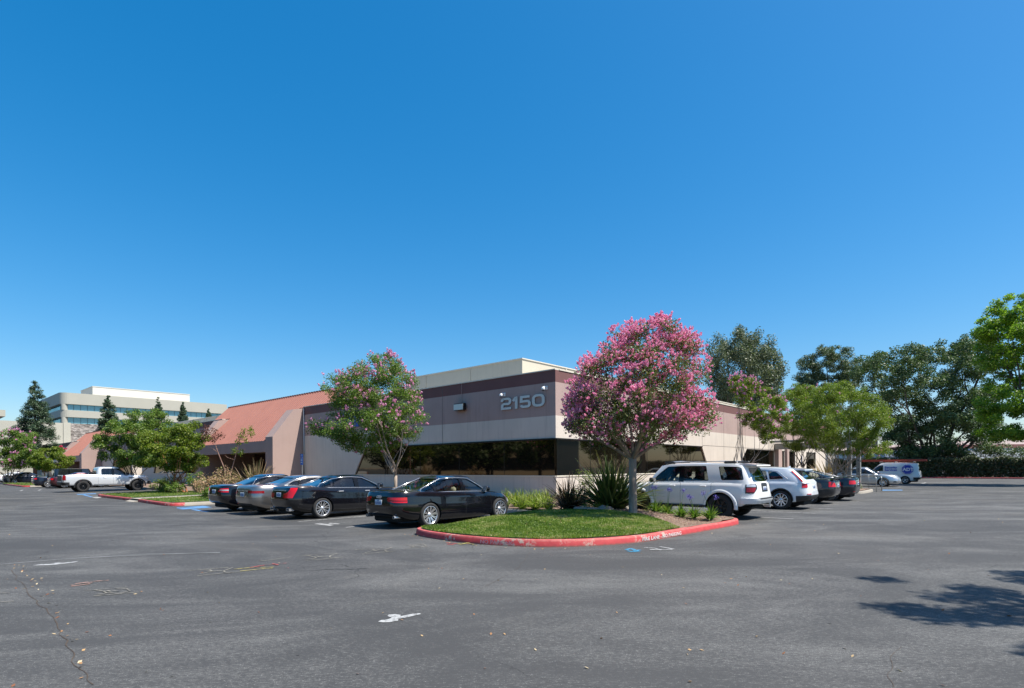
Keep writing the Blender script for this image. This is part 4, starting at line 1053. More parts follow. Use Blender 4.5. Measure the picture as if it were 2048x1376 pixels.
class Shape:
    def __init__(s, S, M=120): s.S = S; s.M = M
    def lower(s, g=0.0, mi=0):
        S, M = s.S, s.M; loops = []; lev = S.get('lev', LEV)
        for t, wf, df, dr in lev:
            o = outline(S['xr']+dr-g, S['xf']-df+g, S['w']/2*wf+g, S.get('nf', 3.6), S.get('nr', 6.0), M)
            lp = []
            for x, y in o:
                zb = interp(S['zb'], x); zs = interp(S['sh'], x); z = zb+(zs-zb)*t
                lp.append((x, y, z+(g if t > .99 else (-g if t < .01 else 0))))
            loops.append(lp)
        caps = []; top = loops[-1]; xc = (S['xr']+S['xf'])/2
        for sc, sx in ((.93, .992), (.8, .985), (.6, .982), (.35, .981), (0, .98)):
            caps.append([(xc+(x-xc)*(sx if y == 0 or True else 1), y*sc, interp(S['sh'], xc+(x-xc)*sx)+interp(S['crown'], x)*(1-sc*sc)+g) for x, y, z in top])
        return loft(loops, M, caps, mi)
    def ghp(s, t, g=0.0):
        """greenhouse outline at level t"""
        S = s.S; G = S['gh']; xr = G['rear'][0]+(G['rear'][1]-G['rear'][0])*t; xf = G['front'][0]+(G['front'][1]-G['front'][0])*t
        bul = sin(pi*min(1, t))*G.get('bulge', .015)
        hw = (G['wb']+(G['wr']-G['wb'])*t)+bul
        bx = G.get('bx', .06)*sin(pi*min(1, t))
        o = outline(xr-g-bx*.8, xf+g+bx, hw+g, G.get('nf', 5), G.get('nr', 5.5), s.M, G.get('xm'))
        out = []
        for x, y in o:
            z0 = interp(S['sh'], x)-.06; z1 = interp(G['roof'], x); out.append((x, y, z0+(z1-z0)*t+g*t))
        return out
    def green(s, g=0.0, mi=0, drop=0.0):
        G = s.S['gh']; loops = [s.ghp(t, g) for t in (0, .12, .25, .4, .55, .7, .82, .91, .96, 1.0)]
        if drop: loops.insert(0, [(x, y, z-drop) for x, y, z in loops[0]])
        top = loops[-1]; xc = (G['rear'][1]+G['front'][1])/2; caps = []; cr = G.get('crown', .05)
        for sc, sx in ((.965, .985), (.9, .95), (.75, .88), (.5, .80), (.25, .75), (0, .72)):
            caps.append([(xc+(x-xc)*sx, y*sc, interp(G['roof'], xc+(x-xc)*sx)+cr*(1-sc**2.2)+g) for x, y, z in top])
        return loft(loops, s.M, caps, mi)
def bm_obj(bm, mats):
    me = bpy.data.meshes.new('m'); bm.to_mesh(me); bm.free()
    for m in mats: me.materials.append(m)
    o = bpy.data.objects.new('m', me); COL.objects.link(o); return o
def boolean(o, cutters, op='DIFFERENCE'):
    """applies a chain of boolean operations and removes the cutters"""
    for c in cutters:
        md = o.modifiers.new('b', 'BOOLEAN'); md.operation = op; md.object = c; md.solver = 'MANIFOLD'
    dg = bpy.context.evaluated_depsgraph_get(); dg.update(); ev = o.evaluated_get(dg); me = bpy.data.meshes.new_from_object(ev)
    if len(me.polygons) == 0 or (op == 'DIFFERENCE' and len(me.polygons) == len(o.data.polygons)):
        for md in o.modifiers: md.solver = 'EXACT'
        dg.update(); me = bpy.data.meshes.new_from_object(o.evaluated_get(dg))
    o.modifiers.clear(); old = o.data; o.data = me; bpy.data.meshes.remove(old)
    for c in cutters: d = c.data; bpy.data.objects.remove(c); bpy.data.meshes.remove(d)
    return o
def cutter(poly, d0, d1, axis, mats, mi=1):
    b = MB(); b.prism(poly, d0, d1, axis, mi); o = b.build('c', mats, fixn=True); return o
def finish(o, name, parent, angle=34, mats=None):
    me = o.data
    me.polygons.foreach_set('use_smooth', [True]*len(me.polygons)); me.set_sharp_from_angle(angle=radians(angle))
    if mats is not None:
        me.materials.clear()
        for m in mats: me.materials.append(m)
        me.polygons.foreach_set('material_index', [0]*len(me.polygons))
    o.name = name; me.name = name; o.parent = parent; return o
def cylcut(x, z, r, y0, y1, mats, n=40):
    return cutter([(x+r*cos(2*pi*k/n), z+r*sin(2*pi*k/n)) for k in range(n)], y0, y1, 'y', mats)
def roundpoly(poly, r=.04, n=3):
    out = []; N = len(poly)
    for i in range(N):
        a, b, c = Vector(poly[i-1]), Vector(poly[i]), Vector(poly[(i+1) % N]); u = (a-b); v = (c-b); k = min(r, u.length*.4, v.length*.4); p = b+u.normalized()*k; q = b+v.normalized()*k
        for j in range(n+1): t = j/n; out.append(tuple(p*(1-t)**2+b*2*t*(1-t)+q*t*t))
    return out
def wheel(parent, x, y, R, W, spokes, style, rimmat, side, Rr=None, name='wheel'):
    Rr = Rr or R*.70; w = empty(name, loc=(x, y, R)); w.parent = parent
    s = side
    def My(): return Matrix.Identity(4)
    b = MB(); hw = W/2
    prof = [(Rr, -hw*.9), (Rr+.012, -hw), (R-.035, -hw*1.02), (R-.010, -hw*.86), (R, -hw*.6), (R+.002, 0), (R, hw*.6), (R-.010, hw*.86), (R-.035, hw*1.02), (Rr+.012, hw), (Rr, hw*.9)]
    b.lathe(prof, 40, 'y', closed=False); b.build('tyre', M_TYRE, w, smooth=True, fixn=True)
    b = MB()
    b.lathe([(Rr+.002, hw*.93*s), (Rr-.012, hw*.96*s), (Rr-.022, hw*.88*s), (Rr-.03, hw*.2*s), (Rr-.03, -hw*.8*s)], 40, 'y', mi=0)
    yo, yi = hw*.80*s, hw*.52*s
    def bar(a, w0, w1, r0, r1, sk=0.0):
        ca, sa = cos(a), sin(a); P = []
        for r, wd, y, sh in ((r0, w0, yo-.02*s, 0), (r1, w1, yo+.012*s, sk)):
            for q in (-1, 1):
                px, pz = r*ca-(q*wd/2+sh)*sa, r*sa+(q*wd/2+sh)*ca; P += [(px, y, pz), (px, y-.045*s, pz)]
        b.add(P, [(0, 4, 6, 2), (1, 3, 7, 5), (0, 1, 5, 4), (2, 6, 7, 3), (4, 5, 7, 6), (0, 2, 3, 1)], 0)
    for k in range(spokes):
        a = 2*pi*k/spokes+.2
        if style == 'v': bar(a-.05, .026, .020, .05, Rr-.01, -.035); bar(a+.05, .026, .020, .05, Rr-.01, .035)
        elif style == 'twin': bar(a-.10, .020, .022, .06, Rr-.01); bar(a+.10, .020, .022, .06, Rr-.01)
        else: bar(a, .05, .034, .04, Rr-.01)
    b.lathe([(.001, yo+.005*s), (.045, yo+.0*s), (.065, yo-.02*s), (.065, yo-.06*s)], 20, 'y')
    b.build('rim', rimmat, w, angle=40, fixn=True)
    b = MB(); b.lathe([(.001, yi*.5), (Rr*.72, yi*.5), (Rr*.72, yi*.5-.03*s), (.001, yi*.5-.03*s)], 28, 'y'); b.lathe([(Rr*.72, yi*.1), (Rr-.005, yi*.1)], 28, 'y')
    b.build('brake_disc', M_TRIM, w, fixn=True)
    return w
def ray_side(bmtree, x, z, side):
    h = bmtree.ray_cast(Vector((x, side*3, z)), Vector((0, -side, 0))); return h[0].y if h[0] is not None else None
from mathutils.bvhtree import BVHTree

def car(label, loc, rz, S, group=None, name='parked_car', cat='car', paintm=P_BLACK, near=True):
    """S: dimensions. Local frame: x forward, origin on the ground midway between the axles"""
    root = empty(name, loc=(loc[0], loc[1], 0), rz=rz, label=label, cat=cat, group=group)
    sh = Shape(S, 132 if near else 84); mats = [paintm, M_TRIM, M_CABIN]
    body = bm_obj(sh.lower(), mats); wb = S['wb']/2; R = S['R']; W2 = S['w']/2
    if S.get('bed'): 
        x0, x1, zf = S['bed']; 
    if 'gh' in S:
        body = boolean(body, [bm_obj(sh.green(), mats)], 'UNION')
    cuts = []
    for x in (wb, -wb):
        for sd in (1, -1): cuts.append(cylcut(x, R*.98, R*S.get('arch', 1.13), sd*(W2-.34), sd*(W2+.3), mats))
    if S.get('bed'): cuts.append(cutter([(x0, -W2+.13), (x1, -W2+.13), (x1, W2-.13), (x0, W2-.13)], zf, 3, 'z', mats))
    hollow = near and S.get('hollow', True)
    wins = S.get('wins', [])
    G = S.get('gh')
    if hollow:
        inner = bm_obj(sh.green(-.055, 2, drop=.38), mats)
        cuts.append(inner)
        for p in wins:
            pp = roundpoly(p, .05); cuts.append(cutter(pp, W2*.45, W2+.3, 'y', mats)); cuts.append(cutter(pp, -W2-.3, -W2*.45, 'y', mats))
        for key, sgn in (('ws', 1), ('rw', -1)):
            if key in S:
                (zb_, hb), (zt_, ht) = S[key]; xs_ = sorted((S['gh']['front' if sgn > 0 else 'rear'][1]-sgn*.02, sgn*4.5))
                cuts.append(cutter(roundpoly([(-hb, zb_), (hb, zb_), (ht, zt_), (-ht, zt_)], .08), xs_[0], xs_[1], 'x', mats))
    body = boolean(body, cuts)
    finish(body, 'body', root, 32)
    # flat black under-tray that closes the arches
    u = MB(); u.box(S['xr']+.25, S['xf']-.25, -W2+.36, W2-.36, S.get('uz', .17), .42, c=.04); u.build('underbody', M_UNDER, root)
    dg = bpy.context.evaluated_depsgraph_get(); dg.update()
    solid = sh.lower(); tree = BVHTree.FromBMesh(solid); solid.free()
    if G: gs = sh.green(); gtree = BVHTree.FromBMesh(gs); gs.free()
    def conform(nm, cut, mat, g=.006, greenh=False, parent=root, angle=30):
        base = bm_obj(sh.green(g) if greenh else sh.lower(g), [mat, mat]); r = boolean(base, [cut], 'INTERSECT')
        if len(r.data.polygons) == 0: bpy.data.objects.remove(r); return None
        return finish(r, nm, parent, angle, [mat])
    # glass
    gl = S.get('glass', G_CLEAR) if hollow else G_SOLID
    rgl = S.get('rglass', gl) if hollow else G_SOLID
    if hollow:
        loops = [sh.ghp(t, -.014) for t in (.02, .12, .25, .4, .55, .7, .82, .91, .97)]; M = sh.M
        def patch(nm, test, m):
            b = MB()
            for a, c in zip(loops[:-1], loops[1:]):
                for k in range(M):
                    j = (k+1) % M; q = [Vector(a[k]), Vector(a[j]), Vector(c[j]), Vector(c[k])]; ctr = sum(q, Vector())/4; no = (q[2]-q[0]).cross(q[3]-q[1]).normalized()
                    if test(ctr, no): b.add(q, [(0, 1, 2, 3)])
            if b.v:
                o = b.build(nm, m, root); bm = bmesh.new(); bm.from_mesh(o.data); bmesh.ops.remove_doubles(bm, verts=bm.verts, dist=1e-5); bmesh.ops.recalc_face_normals(bm, faces=bm.faces); bm.to_mesh(o.data); bm.free()
                o.data.polygons.foreach_set('use_smooth', [True]*len(o.data.polygons))
        for i, p in enumerate(wins):
            xa, xb = min(q[0] for q in p)-.07, max(q[0] for q in p)+.07
            for sd in (1, -1): patch('side_window', lambda c, n: xa < c.x < xb and n.y*sd > .55, rgl if i in S.get('tinted', ()) else gl)
        patch('windshield', lambda c, n: n.x > .15 and abs(n.y) < .93 and c.x > S['gh']['front'][1]-.1, gl)
        patch('rear_window', lambda c, n: n.x < -.12 and abs(n.y) < .93 and c.x < S['gh']['rear'][1]+.15, rgl)
        sm = S.get('seat', M_CABIN)
        def seat(x, y, w_=.5, hr=True, hz=0.0):
            b = MB(); z = S.get('seatz', .42); Mr = Matrix.Translation((x-.1, y, z+.12)) @ Matrix.Rotation(radians(-14), 4, 'Y')
            b.box(-.25, .3, -w_/2, w_/2, -.06, .10, M=Matrix.Translation((x+.05, y, z)), c=.05)
            b.box(-.13, .03, -w_/2+.02, w_/2-.02, 0, .58-hz, M=Mr, c=.05)
            o = b.build('seat', sm, root, angle=50)
            if hr:
                for yy in ([0] if w_ < .8 else [-.38, .38]): h = MB(); h.box(-.10, .0, yy-.13, yy+.13, .61-hz, .80-hz*1.15, M=Mr, c=.04); h.build('headrest', sm, o, angle=50)
        fx = S.get('seatx', .15)
        seat(fx, .38); seat(fx, -.38); seat(fx-.80, 0, 1.2, hz=S.get('hz', .14))
        d = MB(); zz = interp(S['sh'], G['front'][0]-.3)-.06; d.box(G['front'][0]-.62, G['front'][0]-.12, -W2*.75, W2*.75, .5, zz, c=.05); d.build('dashboard', M_TRIM, root)
        st = MB(); Ms = Matrix.Translation((G['front'][0]-.68, .38, zz-.02)) @ Matrix.Rotation(radians(68), 4, 'Y'); st.tube([Ms @ Vector((.18*cos(a), .18*sin(a), 0)) for a in [k*2*pi/16 for k in range(17)]], .015, 6); st.build('steering_wheel', M_TRIM, root, smooth=True)
    else:
        for p in wins:
            for sd in (1, -1):
                c = cutter(roundpoly(p, .04), sd*W2*.45, sd*(W2+.3), 'y', mats, 0); conform('side_window', c, gl, .004, True)
        for key, sgn, nm in (('ws', 1, 'windshield'), ('rw', -1, 'rear_window')):
            if key in S:
                (zb_, hb), (zt_, ht) = S[key]; xs_ = sorted((G['front' if sgn > 0 else 'rear'][1]-sgn*.02, sgn*4.5)); c = cutter(roundpoly([(-hb, zb_), (hb, zb_), (ht, zt_), (-ht, zt_)], .08), xs_[0], xs_[1], 'x', mats, 0); conform(nm, c, gl, .004, True)
    for p, q in zip(wins[:-1], wins[1:]):
        a_ = max(v[0] for v in p); b_ = min(v[0] for v in q)
        if .04 < b_-a_ < .26:
            z0 = min(v[1] for v in p+q)-.0; zt_ = max(v[1] for v in p if v[0] > a_-.25); zu_ = max(v[1] for v in q if v[0] < b_+.25)
            for sd in (1, -1):
                c = cutter([(a_-.015, z0), (b_+.015, z0), (b_+.015, zu_), (a_-.015, zt_)], sd*W2*.45, sd*(W2+.3), 'y', mats, 0); conform('door_pillar', c, M_GLOSSB, .003, True)
    # bright window surround
    if S.get('surround') and near:
        xs = [q[0] for p in wins for q in p]; tm = S['surround']
        P0 = S['sur'] if 'sur' in S else None
        if P0:
            for sd in (1, -1):
                pts = []
                PP = P0+[P0[0]]
                for (xa, za), (xb, zb_) in zip(PP[:-1], PP[1:]):
                    n = max(1, int(math.dist((xa, za), (xb, zb_))/.08))
                    for k in range(n):
                        t = k/n; x = xa+(xb-xa)*t; z = za+(zb_-za)*t; h = gtree.ray_cast(Vector((x, sd*3, z)), Vector((0, -sd, 0)))
                        if h[0] is not None: pts.append(h[0]+Vector((0, sd*.004, 0)))
                if len(pts) > 3: b = MB(); b.tube(pts+[pts[0]], .010, 5, cap=False); b.build('window_trim', tm, root, smooth=True)
    # door gaps
    if near:
        for x in S.get('seams', []):
            for sd in (1, -1):
                z0 = interp(S['zb'], x)+.08; z1 = interp(S['sh'], x)
                c = cutter([(x-.004, z0), (x+.004, z0), (x+.004, z1), (x-.004, z1)], sd*W2*.6, sd*(W2+.1), 'y', mats, 0); conform('door_gap', c, M_UNDER, .0012)
        if S.get('sillgap'):
            pass
    # wheels
    for x in (wb, -wb):
        for sd in (1, -1): wheel(root, x, sd*(W2-.5*S['tw']-.015+S.get('track', 0)), R, S['tw'], S.get('spokes', 10), S.get('wstyle', 'plain'), S.get('rim', M_ALLOY), sd, S.get('Rr'))
    # lights: (y0,y1,z0,z1, wrap, mat)
    for nm, poly, wrap, m in S.get('rear', []):
        for sd in (1, -1):
            pp = [(y*sd, z) for y, z in poly]; c = cutter(pp, S['xr']-.3, S['xr']+wrap, 'x', mats, 0)
            conform(nm, c, m, .0015 if nm.endswith('gap') else (.008 if nm == 'tail_light' else .012))
    for nm, poly, m, gg in S.get('sidep', []):
        for sd in (1, -1):
            c = cutter(poly, sd*W2*.35, sd*(W2+.3), 'y', mats, 0); conform(nm, c, m, gg)
    for nm, poly, wrap, m in S.get('front', []):
        for sd in (1, -1):
            pp = [(y*sd, z) for y, z in poly]; c = cutter(pp, S['xf']-wrap, S['xf']+.3, 'x', mats, 0); conform(nm, c, m, .008)
    for nm, poly, m, gg in S.get('rearc', []):     # across the tail
        c = cutter(poly, S['xr']-.3, S['xr']+.45, 'x', mats, 0); conform(nm, c, m, gg)
    # handles, mirrors, plate, exhausts
    if near or S.get('handles'):
        for x, z in S.get('handles', []):
            for sd in (1, -1):
                y = ray_side(tree, x, z, sd)
                if y is None: continue
                b = MB(); b.box(x-.10, x+.10, y+sd*.012, y+sd*.038, z-.016, z+.016, c=.008); b.box(x-.095, x-.07, y-sd*.005, y+sd*.02, z-.012, z+.012); b.box(x+.07, x+.095, y-sd*.005, y+sd*.02, z-.012, z+.012)
                b.build('door_handle', S.get('hmat', paintm), root)
    if 'mirror' in S:
        x, z = S['mirror']
        for sd in (1, -1):
            y = ray_side(gtree, x, z, sd) or sd*W2*.9
            b = MB(); b.box(x-.07, x+.10, y+sd*.07, y+sd*.27, z-.06, z+.09, c=.035); b.tube([(x, y-sd*.03, z-.05), (x+.02, y+sd*.10, z-.03)], .022, 6); o = b.build('side_mirror', S.get('mmat', paintm), root, angle=50)
            b = MB(); b.box(x-.074, x-.069, y+sd*.09, y+sd*.25, z-.045, z+.075); b.build('mirror_glass', M_CHROME, o)
    if 'plate' in S:
        z = S['plate']; h = tree.ray_cast(Vector((-4, 0, z)), Vector((1, 0, 0)))
        if h[0] is not None:
            x = h[0].x-.012
            b = MB(); b.box(x, x+.02, -.155, .155, z-.078, z+.078, c=.008); p = b.build('license_plate', M_PLATE, root)
            b = MB(); random.seed(int(abs(loc[0])*100))
            for k in range(7):
                y = .115-k*.038; b.box(x-.002, x-.0005, y-.012, y+.012, z-.045, z+.025)
            b.box(x-.002, x-.0005, -.05, .05, z+.04, z+.058); b.build('plate_marks', M_PLTXT, p)
    for y, z, r, sq in S.get('exhaust', []):
        for sd in (1, -1):
            h = tree.ray_cast(Vector((-4, y*sd, z+.08)), Vector((1, 0, 0))); x = (h[0].x if h[0] is not None else S['xr'])-.01
            b = MB()
            if sq: 
                for q in (( -.10, .10, .028, .042), (-.10, .10, -.042, -.028), (-.10, -.086, -.028, .028), (.086, .10, -.028, .028)): b.box(x-.02, x+.15, y*sd+q[0], y*sd+q[1], z+q[2], z+q[3])
            else: b.lathe([(r, 0), (r*.85, 0), (r*.8, .18)], 18, 'x'); b.lathe([(r, 0), (r, .2)], 18, 'x'); b.v = [(v[0]+x-.03, v[1]+y*sd, v[2]+z) for v in b.v]
            b.build('exhaust_tip', M_CHROME, root)
    if S.get('antenna'):
        x = S['antenna']; h = gtree.ray_cast(Vector((x, 0, 4)), Vector((0, 0, -1)))
        if h[0] is not None:
            z = h[0].z; b = MB(); b.prism([(x-.11, z-.01), (x+.09, z-.01), (x-.03, z+.02), (x-.09, z+.055)], -.018, .018, 'y'); b.build('antenna', paintm, root, fixn=True)
    return root, tree, (gtree if G else None), conform, mats, sh

def sedan(L=4.93, wb=2.91, W=1.874, H=1.455, R=.345, rov=1.11, deck=1.03, belt=.95, hood=.86, rb=-.60, rt=.15, **kw):
    """rb: rear-glass base behind rear axle offset; generic three-box numbers"""
    xr = -wb/2-rov; xf = xr+L
    S = dict(xr=xr, xf=xf, w=W, wb=wb, R=R, tw=.235, zb=[(xr, .36), (xr+.6, .24), (-wb/2, .2), (0, .17), (wb/2, .19), (xf-.3, .2), (xf, .26)],
             sh=[(xr, deck-.03), (xr+.25, deck), (xr+.7, deck-.005), (-.9, belt+.02), (0, belt-.01), (.95, belt-.045), (1.3, hood+.01), (xf-.45, hood-.06), (xf-.1, hood-.13), (xf, hood-.21)],
             crown=[(xr, .02), (xr+.5, .045), (0, .05), (1.2, .075), (xf-.3, .07), (xf, .03)],
             gh=dict(rear=(-wb/2+rb, -wb/2+rt+.42), front=(wb/2-.12, wb/2-1.02), wb=W/2*.90, wr=W/2*.655, roof=[(-wb/2+rb, H-.14), (-wb/2+.4, H-.10), (-.25, H-.055), (.2, H-.055), (wb/2-1.0, H-.085), (wb/2-.3, H-.13)], crown=.055, bulge=.02, bx=.05))
    S.update(kw); return S
ZL = math.degrees(0)
# ---- nearest: black executive sedan, light cabin
H_LEFT = ROT; H_RIGHT = ROT+pi/2
def left_loc(xw, yw, S): # rear right wheel measured at site (xw, yw)
    x = xw+S['wb']/2; y = yw+S['w']/2-.12; return L(x, y)
def right_loc(xw, yw, S): # rear left (near) wheel measured, nose towards +y
    y = yw+S['wb']/2; x = xw+S['w']/2-.12; return L(x, y)
S_A = sedan(deck=1.02, belt=.955, rb=-.52, rt=.34, glass=G_CLEAR, seat=M_TAN, seatx=.05,
    wins=[[(-1.60, 1.02), (-1.20, 1.00), (-1.20, 1.22), (-1.26, 1.215)], [(-1.12, 1.0), (-.16, .985), (-.14, 1.335), (-.55, 1.335), (-1.12, 1.255)], [(-.02, .985), (.92, .955), (.60, 1.13), (.22, 1.305), (-.01, 1.335)]],
    ws=((.93, .72), (1.37, .52)), rw=((1.06, .66), (1.345, .50)), surround=M_CHROME, sur=[(-1.70, .985), (-.1, .962), (1.02, .925), (.62, 1.15), (.22, 1.345), (-.25, 1.375), (-.65, 1.365), (-1.18, 1.275)],
    seams=[-.09, 1.02], handles=[(-.86, .84), (.22, .83)], mirror=(.80, 1.0), spokes=10, wstyle='twin', rim=M_CHROME, Rr=.255,
    rear=[('tail_light', [(.37, .845), (.41, .765), (.62, .735), (1.2, .705), (1.2, .875), (.39, .868)], .34, M_RED), ('lamp_strip', [(.43, .79), (.80, .765), (1.2, .76), (1.2, .785), (.80, .795), (.43, .815)], .33, M_REDD), ('bumper_gap', [(.0, .618), (1.2, .618), (1.2, .625), (.0, .625)], .5, M_UNDER), ('lid_gap', [(.655, .63), (.662, .63), (.662, .74), (.655, .74)], .1, M_UNDER)],
    front=[('headlight', [(.45, .54), (1.2, .58), (1.2, .72), (.5, .66)], .42, M_LAMPC)],
    sidep=[('side_marker', [(2.10, .62), (2.22, .60), (2.22, .66), (2.12, .68)], M_AMBER, .010)],
    rearc=[('rear_valance', [(-.7, .22), (.7, .22), (.62, .38), (-.62, .38)], M_TRIM, .006)],
    plate=.72, exhaust=[(.62, .33, .045, False)], antenna=-1.0, hmat=P_BLACK)
x, y = GL(857, 1054)
lc = left_loc(x, y, S_A)
r, tr, gt, conf, mats, shp = car('black sedan with cream cabin, nearest the red kerb, large twin-spoke wheels', lc, H_LEFT, S_A, 'cars along the shaded face', paintm=P_BLACK)
# four linked rings on the boot lid
b = MB()
h = tr.ray_cast(Vector((-4, 0, .875)), Vector((1, 0, 0))); xx = h[0].x-.006
for k in range(4):
    yc = .075-.05*k; b.tube([(xx-.001*k, yc+.034*cos(a), .875+.034*sin(a)) for a in [q*2*pi/20 for q in range(21)]], .005, 5, cap=False)
b.build('ring_emblem', M_CHROME, r, smooth=True)

# ---- black luxury sedan with tall vertical lamps
S_C = sedan(L=4.97, wb=2.91, W=1.83, H=1.455, rov=1.10, deck=1.075, belt=.985, hood=.92, rb=-.42, rt=.30, glass=G_TINT,
    wins=[[(-1.42, 1.055), (-1.10, 1.045), (-1.02, 1.24), (-1.14, 1.215)], [(-1.03, 1.045), (-.13, 1.015), (-.14, 1.34), (-.50, 1.34), (-.94, 1.27)], [(.0, 1.015), (.96, .985), (.60, 1.16), (.22, 1.315), (.0, 1.34)]],
    ws=((.96, .72), (1.37, .52)), rw=((1.09, .62), (1.35, .48)), surround=M_CHROME, sur=[(-1.58, 1.035), (-.1, .995), (1.08, .96), (.62, 1.18), (.22, 1.345), (-.25, 1.375), (-.60, 1.365), (-1.12, 1.265)],
    seams=[-.07, 1.03], handles=[(-.78, .89), (.28, .875)], mirror=(.84, 1.04), spokes=7, wstyle='v', rim=M_CHROME, Rr=.255, hmat=M_CHROME,
    sidep=[('tail_light', [(-2.60, .72), (-2.44, .72), (-2.27, 1.05), (-2.43, 1.055)], M_RED, .009)], rear=[('tail_light', [(.80, .72), (.95, .72), (.95, 1.04), (.84, 1.05)], .10, M_RED), ('bumper_gap', [(.0, .655), (1.2, .655), (1.2, .662), (.0, .662)], .5, M_UNDER)],
    front=[('headlight', [(.55, .56), (1.2, .58), (1.2, .76), (.6, .74)], .40, M_LAMPC)],
    rearc=[('boot_garnish', [(-.42, .945), (.42, .945), (.42, .975), (-.42, .975)], M_CHROME, .010), ('rear_diffuser', [(-.75, .24), (.75, .24), (.68, .37), (-.68, .37)], M_TRIM, .007)],
    plate=.81, exhaust=[(.55, .34, .05, True)], antenna=-.95)
x, y = GL(643, 1036.7)
car('black sedan with tall slim red tail lamps and square exhaust tips', left_loc(x, y, S_C), H_LEFT, S_C, 'cars along the shaded face', paintm=P_BLACK)

# ---- silver hatch-backed sedan
S_T = sedan(L=4.97, wb=2.96, W=1.96, H=1.435, rov=1.10, deck=1.06, belt=.955, hood=.86, glass=G_TINT,
    wins=[[(-1.25, 1.07), (-.80, 1.035), (-.78, 1.235), (-1.0, 1.185)], [(-.72, 1.035), (-.1, 1.0), (-.1, 1.315), (-.4, 1.305), (-.70, 1.255)], [(.02, .995), (1.0, .96), (.62, 1.12), (.2, 1.29), (.02, 1.315)]],
    ws=((.93, .76), (1.35, .52)), rw=((1.12, .60), (1.335, .46)), surround=M_CHROME, sur=[(-1.36, 1.065), (-.1, .985), (1.05, .94), (.62, 1.15), (.2, 1.325), (-.4, 1.345), (-.8, 1.285)],
    seams=[-.05, 1.03], handles=[(-.8, .84), (.3, .84)], mirror=(.84, 1.02), spokes=9, wstyle='v', rim=M_CHROME, Rr=.255,
    rear=[('tail_light', [(.44, .80), (1.2, .80), (1.2, .88), (.40, .90)], .40, M_REDD), ('bumper_gap', [(.0, .63), (1.2, .63), (1.2, .637), (.0, .637)], .5, M_UNDER)],
    front=[('headlight', [(.5, .56), (1.2, .58), (1.2, .72), (.6, .68)], .45, M_LAMPC)],
    rearc=[('chrome_bar', [(-.42, .865), (.42, .865), (.42, .895), (-.42, .895)], M_CHROME, .010), ('rear_diffuser', [(-.72, .22), (.72, .22), (.60, .42), (-.60, .42)], M_TRIM, .007),
           ('reflector', [(.42, .40), (.58, .40), (.58, .435), (.42, .435)], M_RED, .012)],
    plate=.74)
S_T['gh'].update(rear=(-2.28, -.85), roof=[(-2.28, 1.10), (-1.6, 1.20), (-1.0, 1.31), (-.4, 1.37), (.2, 1.38), (.5, 1.35), (1.1, 1.3)], wr=.60)
x, y = GL(563, 1028)
car('warm silver fastback sedan between the two black sedans', left_loc(x, y-.1, S_T), H_LEFT, S_T, 'cars along the shaded face', paintm=P_GREY)

# ---- black family sedan
S_F = sedan(L=4.81, wb=2.775, W=1.82, H=1.47, R=.325, rov=1.07, deck=1.05, belt=.965, hood=.90, rb=-.42, rt=.28, glass=G_TINT,
    wins=[[(-1.0, 1.025), (-.14, .995), (-.14, 1.345), (-.52, 1.34), (-.95, 1.24)], [(0, .995), (.90, .965), (.58, 1.15), (.2, 1.325), (0, 1.345)]],
    ws=((.95, .72), (1.38, .52)), rw=((1.08, .62), (1.36, .48)), surround=M_CHROME, sur=[(-1.30, 1.02), (-.1, .975), (1.0, .94), (.6, 1.17), (.2, 1.355), (-.25, 1.385), (-.60, 1.365), (-1.02, 1.26)],
    seams=[-.07, .95], handles=[(-.75, .87), (.28, .86)], mirror=(.78, 1.03), spokes=10, rim=M_ALLOY, Rr=.225,
    rear=[('tail_light', [(.38, .80), (1.2, .76), (1.2, .95), (.52, .93)], .26, M_RED), ('reverse_lamp', [(.50, .85), (1.2, .83), (1.2, .88), (.54, .89)], .262, M_LAMPC)],
    front=[('headlight', [(.5, .56), (1.2, .6), (1.2, .76), (.6, .72)], .42, M_LAMPC)],
    plate=.80)
x, y = GL(467, 1019)
car('black family sedan with red and white tail lamps, nearest the lawn island', left_loc(x, y-1.55, S_F), H_LEFT, S_F, 'cars along the shaded face', paintm=P_BLACK)

# ---- white body-on-frame off-roader
def suv(L, wb, W, H, R, rov, belt, roofx, rearx, **kw):
    xr = -wb/2-rov; xf = xr+L
    S = dict(xr=xr, xf=xf, w=W, wb=wb, R=R, tw=.265, zb=[(xr, .52), (xr+.5, .42), (-wb/2, .38), (0, .36), (wb/2, .40), (xf-.4, .42), (xf, .50)],
        sh=[(xr, belt), (0, belt-.01), (.9, belt-.03), (1.25, belt-.06), (xf-.4, belt-.11), (xf-.1, belt-.17), (xf, belt-.24)], crown=[(xr, .01), (0, .03), (1.2, .07), (xf-.3, .07), (xf, .03)],
        gh=dict(rear=rearx, front=(wb/2-.05, wb/2-.62), wb=W/2*.92, wr=W/2*.76, roof=roofx, crown=.05, bulge=.02, bx=.03, nf=6, nr=9), nf=4.5, nr=6,
        lev=[(0, .95, .10, .10), (.06, .975, .05, .04), (.14, .985, .02, .01), (.30, .995, 0, 0), (.50, 1.0, .01, .03), (.62, .998, .02, .04), (.72, .99, .04, .05), (.85, .985, .06, .06), (.94, .965, .08, .07), (1.0, .935, .12, .09)])
    S.update(kw); return S
